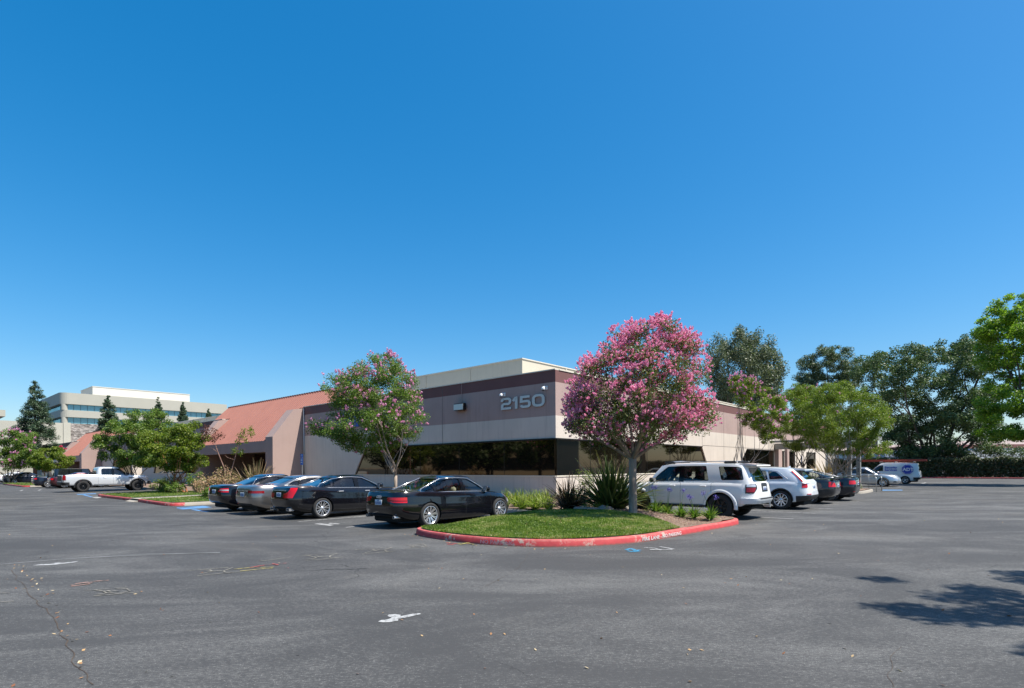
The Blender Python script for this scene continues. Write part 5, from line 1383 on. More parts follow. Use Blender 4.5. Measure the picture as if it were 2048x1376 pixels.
S_R = suv(4.82, 2.79, 1.925, 1.815, .395, 1.10, 1.135, [(-2.4, 1.66), (-1.6, 1.715), (-.6, 1.735), (.3, 1.725), (.8, 1.68), (1.4, 1.6)], (-2.36, -2.10),
    wins=[[(-2.10, 1.23), (-1.42, 1.22), (-1.30, 1.655), (-1.90, 1.64), (-2.0, 1.60)], [(-1.02, 1.20), (-.17, 1.185), (-.17, 1.675), (-.90, 1.675)], [(-.03, 1.185), (.98, 1.16), (.72, 1.42), (.42, 1.655), (-.03, 1.675)]],
    ws=((1.16, .74), (1.66, .60)), rw=((1.17, .66), (1.60, .55)), glass=G_CLEAR, rglass=G_TINT, tinted=(0, 1), seatz=.62, seatx=.15,
    seams=[-.10, -1.12, 1.02], handles=[(-.86, 1.03), (.18, 1.03)], mirror=(.86, 1.20), mmat=M_TRIM, spokes=6, rim=M_BLKAL, Rr=.245, tw=.285, track=.03, arch=1.16,
    rear=[('tail_light', [(.60, .98), (.76, .82), (1.2, .82), (1.2, 1.125), (.62, 1.125)], .34, M_TRIM), ('tail_lamp_lens', [(.66, 1.02), (1.2, 1.02), (1.2, 1.10), (.66, 1.10)], .31, M_LAMPC), ('brake_lamp', [(.74, .86), (1.2, .86), (1.2, .99), (.66, 1.0)], .31, M_REDD)],
    front=[('headlight', [(.55, .76), (1.2, .76), (1.2, .95), (.55, .92)], .3, M_LAMPC)],
    rearc=[('plate_recess', [(-.26, .86), (.26, .86), (.26, 1.10), (.18, 1.13), (-.18, 1.13), (-.26, 1.10)], M_TRIM, .008), ('rear_bumper', [(-1.0, .50), (1.0, .50), (1.0, .67), (-1.0, .67)], P_WHITE, .055), ('bumper_pad', [(-.62, .645), (.62, .645), (.62, .675), (-.62, .675)], M_TRIM, .06), ('rear_valance', [(-.85, .40), (.85, .40), (.85, .52), (-.85, .52)], M_TRIM, .008)],
    plate=.94, uz=.32)
x, y = GL(1442, 1038)
lr = right_loc(x, y, S_R)
rt, tr, gt, conf, mats, shp = car('white boxy off-road SUV with black wheels and a dark roof rack, beside the pink tree', lr, H_RIGHT, S_R, 'cars along the sunny face', paintm=P_WHITE)
for sd in (1, -1):
    b = MB(); pts = [(-1.75, sd*.60, 1.74), (-1.70, sd*.60, 1.80), (-1.45, sd*.60, 1.815), (0, sd*.60, 1.82), (.45, sd*.60, 1.80), (.55, sd*.60, 1.73)]; b.tube(pts, .022, 8); o = b.build('roof_rail', M_ALLOY, rt, smooth=True)
    for x0, x1 in ((-1.80, -1.42), (.22, .60)): c = MB(); c.box(x0, x1, sd*.60-.035, sd*.60+.035, 1.745, 1.825, c=.02); c.build('rail_foot', M_TRIM, o)
b = MB(); b.prism([(-2.44, 1.655), (-2.02, 1.68), (-1.9, 1.735), (-2.05, 1.745), (-2.42, 1.695)], -.66, .66, 'y'); b.build('roof_spoiler', P_WHITE, rt, fixn=True)
b = MB(); b.box(-2.62, -2.45, -.05, .05, .38, .46); b.tube([(-2.60, 0, .46), (-2.60, 0, .53)], .025, 8); b.build('tow_hitch', M_GALV, rt)
# broad flares over the wheels
for x0 in (-1.395, 1.395):
    for sd in (1, -1):
        pts = [];  b = MB(); V = []
        for k in range(19):
            a = radians(-8+196*k/18); 
            for rr_, yo in ((.452, .97), (.462, .995), (.53, .975), (.56, .945)): V.append((x0+rr_*cos(a), sd*yo, .39+rr_*sin(a)))
        b.add(V, [(k*4+q, k*4+q+1, k*4+q+5, k*4+q+4) for k in range(18) for q in range(3)]); b.build('wheel_flare', P_WHITE, rt, smooth=True, fixn=True)
for sd in (1, -1): b = MB(); b.tube([(-.95, sd*.97, .40), (.95, sd*.97, .40)], .04, 8); b.build('side_step', M_TRIM, rt, smooth=True)
for sd in (1, -1): b = MB(); b.box(-1.90, -1.88, sd*.70, sd*.98, .28, .55); b.build('mud_flap', M_TRIM, rt)

# ---- white crossover with slanting red lamps
S_X = suv(4.60, 2.78, 1.88, 1.625, .365, .98, 1.06, [(-2.3, 1.50), (-1.7, 1.53), (-1.0, 1.565), (-.2, 1.575), (.4, 1.55), (1.2, 1.45)], (-2.30, -1.78),
    wins=[[(-1.50, 1.17), (-.98, 1.12), (-.90, 1.46), (-1.2, 1.42)], [(-.92, 1.115), (-.14, 1.09), (-.14, 1.50), (-.82, 1.475)], [(0, 1.085), (.95, 1.05), (.62, 1.27), (.3, 1.45), (0, 1.50)]],
    ws=((1.04, .74), (1.5, .55)), rw=((1.13, .60), (1.46, .52)), glass=G_TINT, surround=M_CHROME, sur=[(-1.62, 1.16), (-.1, 1.065), (1.02, 1.03), (.62, 1.28), (.28, 1.485), (-.3, 1.53), (-.9, 1.505), (-1.25, 1.44)],
    zb=[(-2.37, .40), (-1.9, .30), (-1.39, .24), (0, .22), (1.39, .24), (1.9, .27), (2.23, .32)],
    handles=[(-.8, .96), (.3, .95)], mirror=(.82, 1.10), spokes=10, wstyle='plain', rim=M_CHROME, Rr=.245, seams=[-.07, -.98, 1.0],
    rear=[('tail_light', [(.66, .86), (.72, .83), (.90, .83), (.90, .90), (.80, 1.06), (.68, 1.06)], .26, M_RED)],
    front=[('headlight', [(.6, .62), (1.2, .62), (1.2, .85), (.6, .82)], .3, M_LAMPC)],
    rearc=[('lower_bumper', [(-.93, .30), (.93, .30), (.93, .52), (.70, .55), (-.70, .55), (-.93, .52)], M_TRIM, .010), ('reflector', [(.52, .58), (.74, .58), (.74, .605), (.52, .605)], M_RED, .012)],
    sidep=[('sill_cladding', [(-.95, .18), (.95, .18), (.95, .36), (-.95, .36)], M_TRIM, .010)],
    plate=.84, antenna=-1.4)
x, y = GL(1562.7, 1018.7)
xc_, yc_ = right_loc(x, y, S_X)
rx, *_ = car('white crossover with long slanting red tail lamps and grey lower cladding', (xc_, yc_), H_RIGHT, S_X, 'cars along the sunny face', paintm=P_PEARL)
for sd in (1, -1):
    b = MB(); V = []   # slanting lamp blade up the rear pillar
    for t in (0, .25, .5, .75, 1): 
        xx = -2.17+.44*t; yy = .80-.10*t; zz = 1.05+.42*t; wdt = .045*(1-t*.6)
        V += [(xx-.035, sd*(yy-.0), zz), (xx-.015, sd*(yy+wdt), zz), (xx+wdt*1.3, sd*(yy+.03), zz+.01)]
    b.add(V, [(3*k+q, 3*k+q+1, 3*k+q+4, 3*k+q+3) for k in range(4) for q in range(2)]); b.build('tail_light', M_RED, rx, smooth=True, fixn=True)
    b = MB(); 
    for x0 in (-1.39, 1.39):
        V = []
        for k in range(17):
            a = radians(-4+188*k/16)
            for q, yo in ((.405, .93), (.415, .947), (.455, .945)): V.append((x0+q*cos(a), sd*yo, .36+q*sin(a)))
        c = MB(); c.add(V, [(k*3+q, k*3+q+1, k*3+q+4, k*3+q+3) for k in range(16) for q in range(2)]); c.build('wheel_arch_trim', M_TRIM, rx, smooth=True, fixn=True)
b = MB(); b.prism([(-2.16, 1.475), (-1.75, 1.49), (-1.6, 1.55), (-1.8, 1.565), (-2.14, 1.505)], -.58, .58, 'y'); b.build('roof_spoiler', P_PEARL, rx, fixn=True)

# ---- small dark sedan with bright red corner lamps
S_V = sedan(L=4.54, wb=2.70, W=1.755, H=1.435, R=.315, rov=.95, deck=1.06, belt=.95, hood=.86, rb=-.40, rt=.20, glass=G_TINT,
    wins=[[(-.95, 1.02), (-.14, .985), (-.14, 1.31), (-.55, 1.29), (-.92, 1.20)], [(0, .985), (.95, .955), (.6, 1.12), (.2, 1.29), (0, 1.31)]], ws=((.93, .7), (1.35, .5)), rw=((1.09, .58), (1.33, .46)),
    mirror=(.78, 1.0), handles=[(-.75, .86), (.28, .85)], spokes=5, wstyle='v', rim=M_ALLOY, Rr=.21, seams=[-.07, .95],
    rear=[('tail_light', [(.40, .76), (.50, .74), (1.2, .74), (1.2, .96), (.56, .96)], .22, M_RED), ('bumper_gap', [(.0, .60), (1.2, .60), (1.2, .607), (.0, .607)], .5, M_UNDER)], front=[('headlight', [(.5, .56), (1.2, .58), (1.2, .74), (.6, .72)], .42, M_LAMPC)], plate=.78)
x, y = GL(1612, 1007.5)
rv, *_ = car('small dark grey sedan with a rear spoiler and bright red corner lamps', right_loc(x, y-.15, S_V), H_RIGHT, S_V, 'cars along the sunny face', paintm=P_GRAPH)
b = MB(); b.box(-2.34, -2.12, -.66, .66, 1.09, 1.12, c=.01); b.box(-2.28, -2.2, .5, .56, 1.03, 1.10); b.box(-2.28, -2.2, -.56, -.5, 1.03, 1.10); b.build('boot_spoiler', P_GRAPH, rv)

# ---- dark blue fastback
S_3 = sedan(L=4.69, wb=2.875, W=1.85, H=1.443, R=.335, rov=.98, deck=1.08, belt=.95, hood=.82, glass=G_CLEAR, seat=M_CABIN, rglass=G_TINT,
    wins=[[(-1.45, 1.09), (-.9, 1.03), (-.14, .99), (-.14, 1.32), (-.6, 1.315), (-1.1, 1.225)], [(0, .99), (1.05, .955), (.62, 1.14), (.2, 1.3), (0, 1.32)]], ws=((.93, .72), (1.35, .5)), rw=((1.13, .58), (1.335, .46)), tint_from=9,
    surround=M_ALLOY, sur=[(-1.58, 1.10), (-.9, 1.01), (-.1, .97), (1.1, .935), (.62, 1.16), (.2, 1.32), (-.35, 1.36), (-.7, 1.345), (-1.15, 1.25)],
    mirror=(.84, 1.0), spokes=10, rim=M_ALLOY, Rr=.24, seams=[-.07, 1.0],
    rear=[('tail_light', [(.46, .84), (.55, .78), (1.2, .78), (1.2, .93), (.55, .95)], .24, M_RED), ('bumper_gap', [(.0, .62), (1.2, .62), (1.2, .627), (.0, .627)], .5, M_UNDER)], front=[('headlight', [(.5, .54), (1.2, .56), (1.2, .70), (.6, .66)], .42, M_LAMPC)],
    rearc=[('rear_valance', [(-.75, .20), (.75, .20), (.7, .36), (-.7, .36)], M_TRIM, .007), ('reflector', [(.48, .42), (.66, .42), (.66, .45), (.48, .45)], M_RED, .012)], plate=.80)
S_3['gh'].update(rear=(-2.15, -.75), roof=[(-2.15, 1.12), (-1.5, 1.22), (-1.0, 1.31), (-.4, 1.375), (.2, 1.385), (.5, 1.36), (1.1, 1.3)], wr=.58)
car('dark blue-black fastback sedan next to the rock planter', right_loc(6.95, -10.75, S_3), H_RIGHT, S_3, 'cars along the sunny face', paintm=P_BLACKB)

# ---- silver sedan beyond the posts, nose towards the lane
S_S = sedan(L=4.90, wb=2.80, W=1.85, H=1.48, R=.335, rov=1.08, deck=1.06, belt=.96, hood=.90, rb=-.42, rt=.30, glass=G_TINT, near=False,
    wins=[[(-1.0, 1.02), (-.14, .99), (-.14, 1.345), (-.52, 1.34), (-.95, 1.24)], [(0, .99), (.92, .965), (.58, 1.15), (.2, 1.325), (0, 1.345)]], ws=((.95, .72), (1.38, .52)), rw=((1.08, .62), (1.36, .48)),
    mirror=(.78, 1.03), handles=[(-.75, .87), (.28, .86)], hmat=M_CHROME, spokes=10, rim=M_CHROME, Rr=.235,
    front=[('headlight', [(.42, .58), (1.2, .62), (1.2, .76), (.5, .72)], .42, M_LAMPC)], rear=[('tail_light', [(.45, .8), (1.2, .8), (1.2, .94), (.5, .94)], .2, M_RED)],
    sidep=[('fog_lamp', [(2.0, .34), (2.2, .34), (2.2, .42), (2.05, .42)], M_TRIM, .01)])
car('silver sedan parked nose-out beyond the steel posts', L(28.2, -8.6), ROT-pi/2, S_S, paintm=P_SILV, near=False)

# ---- small white service van with blue lettering and a ladder on top
S_N = dict(xr=-2.37, xf=2.05, w=1.83, wb=2.66, R=.33, tw=.215, zb=[(-2.4, .42), (-1.9, .28), (-1.33, .22), (1.33, .22), (2.05, .28)], nf=3.6, nr=9,
    sh=[(-2.4, 1.08), (.8, 1.04), (1.2, 1.0), (1.7, .90), (1.95, .78), (2.05, .68)], crown=[(-2.4, .01), (.9, .04), (1.8, .06), (2.05, .02)],
    gh=dict(rear=(-2.30, -2.16), front=(1.38, .50), wb=.87, wr=.74, roof=[(-2.3, 1.74), (-1, 1.80), (.2, 1.80), (.8, 1.74), (1.4, 1.6)], crown=.04, bulge=.03, bx=.05, nf=5, nr=10),
    wins=[[(.25, 1.10), (1.10, 1.08), (.85, 1.35), (.55, 1.60), (.25, 1.62)]], ws=((1.04, .72), (1.68, .56)), rw=((1.14, .68), (1.64, .60)), mirror=(.95, 1.15), spokes=5, rim=M_ALLOY, Rr=.21,
    rear=[('tail_light', [(.78, .80), (1.2, .80), (1.2, 1.04), (.80, 1.04)], .10, M_RED)], front=[('headlight', [(.5, .62), (1.2, .66), (1.2, .86), (.6, .8)], .4, M_LAMPC)],
    rearc=[('rear_bumper', [(-.93, .36), (.93, .36), (.93, .56), (-.93, .56)], M_TRIM, .02)], plate=.66, mmat=M_TRIM)
px_, py_ = GL(1818.5, 966.6)
rn, tr, gt, conf, mats, shn = car('white service van with blue Security Services lettering, ADT octagon and red ladder', L(36.5, -9.1), ROT+pi/2, S_N, name='service_van', cat='van', paintm=P_WHITE, near=False)
M_VB = plain('vinyl_blue', (.012, .045, .42), .35); M_VW = plain('vinyl_white', (.78, .78, .80), .35)
# lettering on the left flank (faces +y in the van frame); text reads towards the tail
def van_pt(x, z, off):
    for t in (gt, tr):
        h = t.ray_cast(Vector((x, 3, z)), Vector((0, -1, 0)))
        if h[0] is not None and abs(h[0].y) > .6: return (x, h[0].y+off, z)
    return (x, .93+off, z)
def flank_text(txt, size, x0, z0, mat, bold=.006, sx=1.1, off=.012, name='lettering'):
    vs, fs = text_mesh(txt, size, 0, bold=bold, sx=sx); b = MB(); b.add([van_pt(x0-v.x, z0+v.y, off) for v in vs], fs); b.build(name, mat, rn)
b = MB(); oc = [(-1.52+.43*cos(radians(22.5+45*k)), 1.24+.43*sin(radians(22.5+45*k))) for k in range(8)]
b.add([van_pt(x, z, .014) for x, z in oc], [tuple(range(8))])
b.v = [(v[0], .958 if v[2] < 1.1 else .935, v[2]) for v in b.v]; b.build('octagon_logo', M_VB, rn, fixn=True)
b = MB(); pts = [(-1.52+.37*cos(radians(22.5+45*k)), 1.24+.37*sin(radians(22.5+45*k))) for k in range(8)]
for q in ribbon_glyph(pts, .012, True): b.add([(p.x, .965, p.y) for p in q], [(0, 1, 2, 3)])
b.build('logo_border', M_VW, rn, fixn=True)
vs, fs = text_mesh('ADT', .36, 0, bold=.014, sx=1.05); b = MB(); b.add([(-1.18-v.x, .972, 1.12+v.y) for v in vs], fs); b.build('logo_lettering', M_VW, rn)
flank_text('Security', .235, .12, 1.33, M_VB, .007, 1.15, .03); flank_text('Services', .235, .12, 1.12, M_VB, .007, 1.15, .03)
ld = empty('ladder', loc=(0, 0, 0), label='red fibreglass extension ladder lying on the white van roof rack', cat='ladder'); ld.matrix_world = Matrix.Translation((*L(36.5, -9.1), 0)) @ Matrix.Rotation(ROT+pi/2, 4, 'Z')
M_LAD = plain('ladder_red', (.42, .06, .035), .5)
for y in (-.50, -.10, .10, .50): b = MB(); b.box(-2.75, 1.9, y-.02, y+.02, 1.93, 2.10); b.build('ladder_rail', M_LAD, ld)
for s_ in (-.3, .3):
    for k in range(15): b = MB(); b.tube([(-2.4+k*.3, s_-.20, 1.97), (-2.4+k*.3, s_+.20, 1.97)], .015, 6); b.build('rung', M_GALV, ld)
for x in (-1.9, -.6, .5): b = MB(); b.tube([(x, -.72, 1.80), (x, -.72, 1.90), (x, .72, 1.90), (x, .72, 1.80)], .018, 6); b.build('rack_bar', M_GALV, rn)

# ---- silver crew-cab pickup
S_P = dict(xr=-3.07, xf=2.72, w=2.02, wb=3.57, R=.42, tw=.29, zb=[(-3.07, .62), (-2.6, .52), (-1.78, .50), (0, .48), (1.78, .52), (2.72, .52)], nf=4.6, nr=9, arch=1.17, uz=.38, track=.01,
    lev=[(0, .95, .10, .08), (.06, .975, .05, .04), (.14, .985, .02, .01), (.30, .995, 0, 0), (.50, 1.0, .0, .0), (.62, .998, .01, .0), (.72, .99, .02, .0), (.85, .985, .03, .0), (.94, .965, .05, .01), (1.0, .94, .10, .02)],
    sh=[(-3.07, 1.31), (-.85, 1.30), (-.8, 1.25), (1.0, 1.22), (1.3, 1.24), (2.3, 1.18), (2.6, 1.10), (2.72, 1.0)], crown=[(-3.07, .0), (.8, .02), (1.5, .06), (2.5, .06), (2.72, .02)], bed=(-2.98, -1.02, .78),
    gh=dict(rear=(-.92, -.80), front=(1.42, .60), wb=.92, wr=.76, roof=[(-1, 1.84), (-.4, 1.885), (.3, 1.885), (.7, 1.85), (1.4, 1.7)], crown=.05, bulge=.02, bx=.03, nf=6, nr=10),
    wins=[[(-.62, 1.31), (.08, 1.30), (.08, 1.80), (-.52, 1.80), (-.62, 1.72)], [(.20, 1.30), (1.18, 1.27), (.92, 1.55), (.64, 1.78), (.20, 1.80)]], ws=((1.30, .78), (1.80, .64)), rw=((1.36, .66), (1.74, .62)), glass=G_TINT, hollow=True,
    seams=[-.84, .14, 1.24], handles=[(-.42, 1.10), (.42, 1.10)], mirror=(1.02, 1.36), mmat=M_TRIM, spokes=6, wstyle='v', rim=M_BLKAL, Rr=.25, seatz=.8,
    rear=[('tail_light', [(.82, .92), (1.2, .92), (1.2, 1.27), (.84, 1.27)], .24, M_REDD)], front=[('headlight', [(.55, .86), (1.2, .86), (1.2, 1.06), (.55, 1.04)], .32, M_LAMPC)],
    rearc=[('rear_bumper', [(-1.0, .50), (1.0, .50), (1.0, .76), (-1.0, .76)], M_TRIM, .07), ('tailgate_panel', [(-.75, .85), (.75, .85), (.75, 1.25), (-.75, 1.25)], M_TRIM, .006)],
    sidep=[('side_moulding', [(-1.1, .56), (1.05, .56), (1.05, .60), (-1.1, .60)], M_CHROME, .010)])
x0, y0 = GL(166.4, 983.7); x1, y1 = GL(275.4, 981)
rp, *_ = car('silver crew-cab pickup with black wheel arches and black bumpers', L((x0+x1)/2, (y0+y1)/2+.9), ROT, S_P, name='pickup_truck', cat='pickup truck', paintm=car_paint('pale_silver_paint', (.66, .67, .68), .35, .30))
for xx in (-1.785, 1.785):
    for sd in (1, -1):
        V = []
        for k in range(17):
            a = radians(-6+192*k/16)
            for q, yo in ((.49, 1.0), (.50, 1.035), (.56, 1.03), (.585, 1.0)): V.append((xx+q*cos(a), sd*yo, .42+q*sin(a)))
        c = MB(); c.add(V, [(k*4+q, k*4+q+1, k*4+q+5, k*4+q+4) for k in range(16) for q in range(3)]); c.build('wheel_arch_flare', M_TRIM, rp, smooth=True, fixn=True)
b = MB(); b.box(2.55, 2.745, -.96, .96, .50, .78, c=.05); b.build('front_bumper', M_TRIM, rp)
b = MB(); b.box(1.15, 1.55, -1.012, -1.006, 1.03, 1.075); b.build('badge', M_TRIM, rp)

# ---- parked further left
def far(kind, label, x, y, rz, pm, **kw):
    if kind == 'sedan':
        S = sedan(L=4.8, wb=2.78, W=1.82, H=1.46, R=.33, rov=1.05, deck=1.05, belt=.96, hood=.89, rb=-.42, rt=.30,
            wins=[[(-1.0, 1.02), (-.14, .99), (-.14, 1.345), (-.52, 1.34), (-.95, 1.24)], [(0, .99), (.92, .965), (.58, 1.15), (.2, 1.325), (0, 1.345)]], ws=((.95, .72), (1.38, .52)), rw=((1.08, .62), (1.36, .48)),
            mirror=(.78, 1.03), spokes=9, wstyle='v', rim=M_CHROME, Rr=.24, handles=[(-.75, .87), (.28, .86)], hmat=M_CHROME,
            rear=[('tail_light', [(.38, .80), (1.2, .78), (1.2, .95), (.45, .93)], .24, M_RED)], front=[('headlight', [(.5, .56), (1.2, .6), (1.2, .76), (.6, .72)], .42, M_LAMPC)], plate=.8)
        S.update(kw); return car(label, L(x, y), rz, S, 'cars parked further along', paintm=pm, near=False)
far('sedan', 'maroon sedan tucked behind the tail of the silver pickup', -9.6, 49.0, ROT, P_MAROON)
far('sedan', 'dark blue sedan with big silver wheels beside the far lawn strip', -10.0, 54.2, ROT, P_NAVY)
far('sedan', 'dark sedan standing alone in front of the white car at far left', -9.4, 79.0, ROT, P_NAVY, L=4.9)
far('sedan', 'white sedan half hidden by the dark sedan at far left', -9.3, 84.6, ROT, P_WHITE)
far('sedan', 'second white car glimpsed behind the far-left pair', -9.3, 88.6, ROT, P_PEARL)
S_J = dict(xr=-2.1, xf=2.2, w=1.88, wb=2.95, R=.40, tw=.25, zb=[(-2.1, .55), (2.2, .55)], nf=7, nr=12,
    lev=[(0, .97, .05, .05), (.1, .99, 0, 0), (.5, 1, 0, 0), (.9, .99, .01, .01), (1, .97, .04, .02)], sh=[(-2.1, 1.17), (1.0, 1.17), (1.3, 1.16), (2.2, 1.08)], crown=[(-2.1, .0), (1.2, .03), (2.2, .02)],
    gh=dict(rear=(-2.08, -2.02), front=(.98, .66), wb=.90, wr=.80, roof=[(-2.1, 1.80), (1, 1.80)], crown=.03, bulge=.0, bx=.0, nf=9, nr=14),
    wins=[[(-1.95, 1.24), (-1.0, 1.24), (-1.0, 1.74), (-1.95, 1.74)], [(-.92, 1.24), (-.05, 1.24), (-.05, 1.74), (-.92, 1.74)], [(.05, 1.24), (.80, 1.24), (.62, 1.74), (.05, 1.74)]], ws=((1.24, .74), (1.74, .68)), rw=((1.24, .7), (1.7, .66)),
    mirror=(.75, 1.3), mmat=M_TRIM, spokes=7, rim=M_ALLOY, Rr=.22, rear=[('tail_light', [(.80, .80), (1.2, .80), (1.2, 1.05), (.80, 1.05)], .08, M_RED)], front=[('headlight', [(.5, .8), (.75, .8), (.75, 1.0), (.5, 1.0)], .1, M_LAMPC)])
rj, *_ = car('black square-bodied off-roader with spare wheel on its tail', L(-9.25, 51.5), ROT, S_J, 'cars parked further along', paintm=P_BLACK, near=False)
b = MB(); b.lathe([(.001, -.13), (.36, -.13), (.41, -.09), (.41, .09), (.36, .13), (.001, .13)], 28, 'x'); b.v = [(v[0]-2.27, v[1]+.1, v[2]+1.08) for v in b.v]; b.build('spare_wheel', M_TYRE, rj, smooth=True, fixn=True)
# ---------------------------------------------------------------- trees and plants
def bark(name, a, b, sc=6.0):
    m, nt, out = new_mat(name); co = texco(nt, 'Object', (1, 1, .25)); n = noi(nt, co, sc, 6, .65, .5)
    c = ramp(nt, n, [(.35, a), (.65, b)]); p = nd(nt, 'BsdfPrincipled', Roughness=.85); lk(nt, c, p.inputs['Base Color'])
    bb = nd(nt, 'Bump', Strength=.6, Distance=.02); lk(nt, n, bb.inputs['Height']); lk(nt, bb.outputs[0], p.inputs['Normal']); lk(nt, p.outputs[0], out.inputs[0]); return m
BK_MYR = bark('myrtle_bark', (.17, .13, .10), (.36, .29, .23)); BK_DARK = bark('dark_bark', (.05, .04, .03), (.12, .09, .07)); BK_ORG = bark('orange_bark', (.24, .08, .035), (.42, .18, .08)); BK_PALE = bark('pale_bark', (.22, .17, .13), (.36, .29, .23))
LF_MYR = leaf_mat('myrtle_leaf', [(.058, .11, .016), (.095, .165, .022), (.14, .215, .032), (.21, .26, .055)], .35)
LF_MYRD = leaf_mat('myrtle_leaf_dark', [(.050, .080, .016), (.080, .115, .024), (.115, .145, .032), (.17, .13, .05)], .3)
LF_OAK = leaf_mat('oak_leaf', [(.040, .074, .026), (.064, .108, .036), (.092, .14, .048), (.14, .18, .07)], .2)
LF_EUC = leaf_mat('gum_leaf', [(.066, .090, .046), (.096, .12, .062), (.13, .155, .086), (.175, .18, .11)], .2)
LF_PINE = leaf_mat('pine_needle', [(.048, .078, .034), (.074, .108, .045), (.10, .135, .060), (.14, .16, .08)], .2)
LF_MAP = leaf_mat('maple_leaf', [(.085, .16, .014), (.13, .22, .018), (.19, .28, .025), (.27, .34, .05)], .5)
LF_RED = leaf_mat('redwood_needle', [(.024, .052, .028), (.040, .076, .038), (.060, .10, .046), (.088, .12, .06)], .15)
LF_LIME = leaf_mat('lime_leaf', [(.070, .115, .010), (.110, .165, .014), (.165, .215, .022), (.26, .27, .045)], .4)
LF_BRN = leaf_mat('withered_leaf', [(.09, .03, .022), (.14, .05, .035), (.20, .09, .06)], .2)
LF_TANB = leaf_mat('dry_shrub_leaf', [(.20, .17, .08), (.33, .20, .12), (.44, .25, .17), (.26, .25, .08)], .25)
LF_YEL = leaf_mat('yellow_green_leaf', [(.09, .13, .015), (.16, .20, .025), (.25, .26, .045)], .4)
FL_PINK = leaf_mat('pink_petal', [(.70, .18, .34), (.80, .29, .46), (.88, .42, .58), (.93, .60, .72)], .3, .7, tcol=(1.2, 1, 1.05))
FL_MAUV = leaf_mat('mauve_petal', [(.52, .19, .36), (.66, .29, .47), (.78, .42, .58), (.86, .56, .69)], .3, .7, tcol=(1.2, 1, 1.05))
FL_RED = leaf_mat('crimson_petal', [(.55, .02, .08), (.70, .04, .14)], .3, .7, tcol=(1.2, 1, 1.05))
FL_BLUE = leaf_mat('violet_petal', [(.07, .05, .26), (.13, .10, .42), (.22, .18, .55)], .3, .7, tcol=(1.1, 1, 1.2))
FLAX1 = leaf_mat('flax_green', [(.025, .035, .012), (.05, .075, .018), (.09, .12, .028), (.20, .17, .06)], .25, .45)
FLAX2 = leaf_mat('flax_bronze', [(.020, .018, .014), (.040, .030, .020), (.075, .05, .03), (.20, .12, .06)], .15, .45)
FLAX3 = leaf_mat('flax_dry', [(.08, .055, .03), (.20, .13, .07), (.34, .24, .13), (.10, .10, .035)], .2, .6)

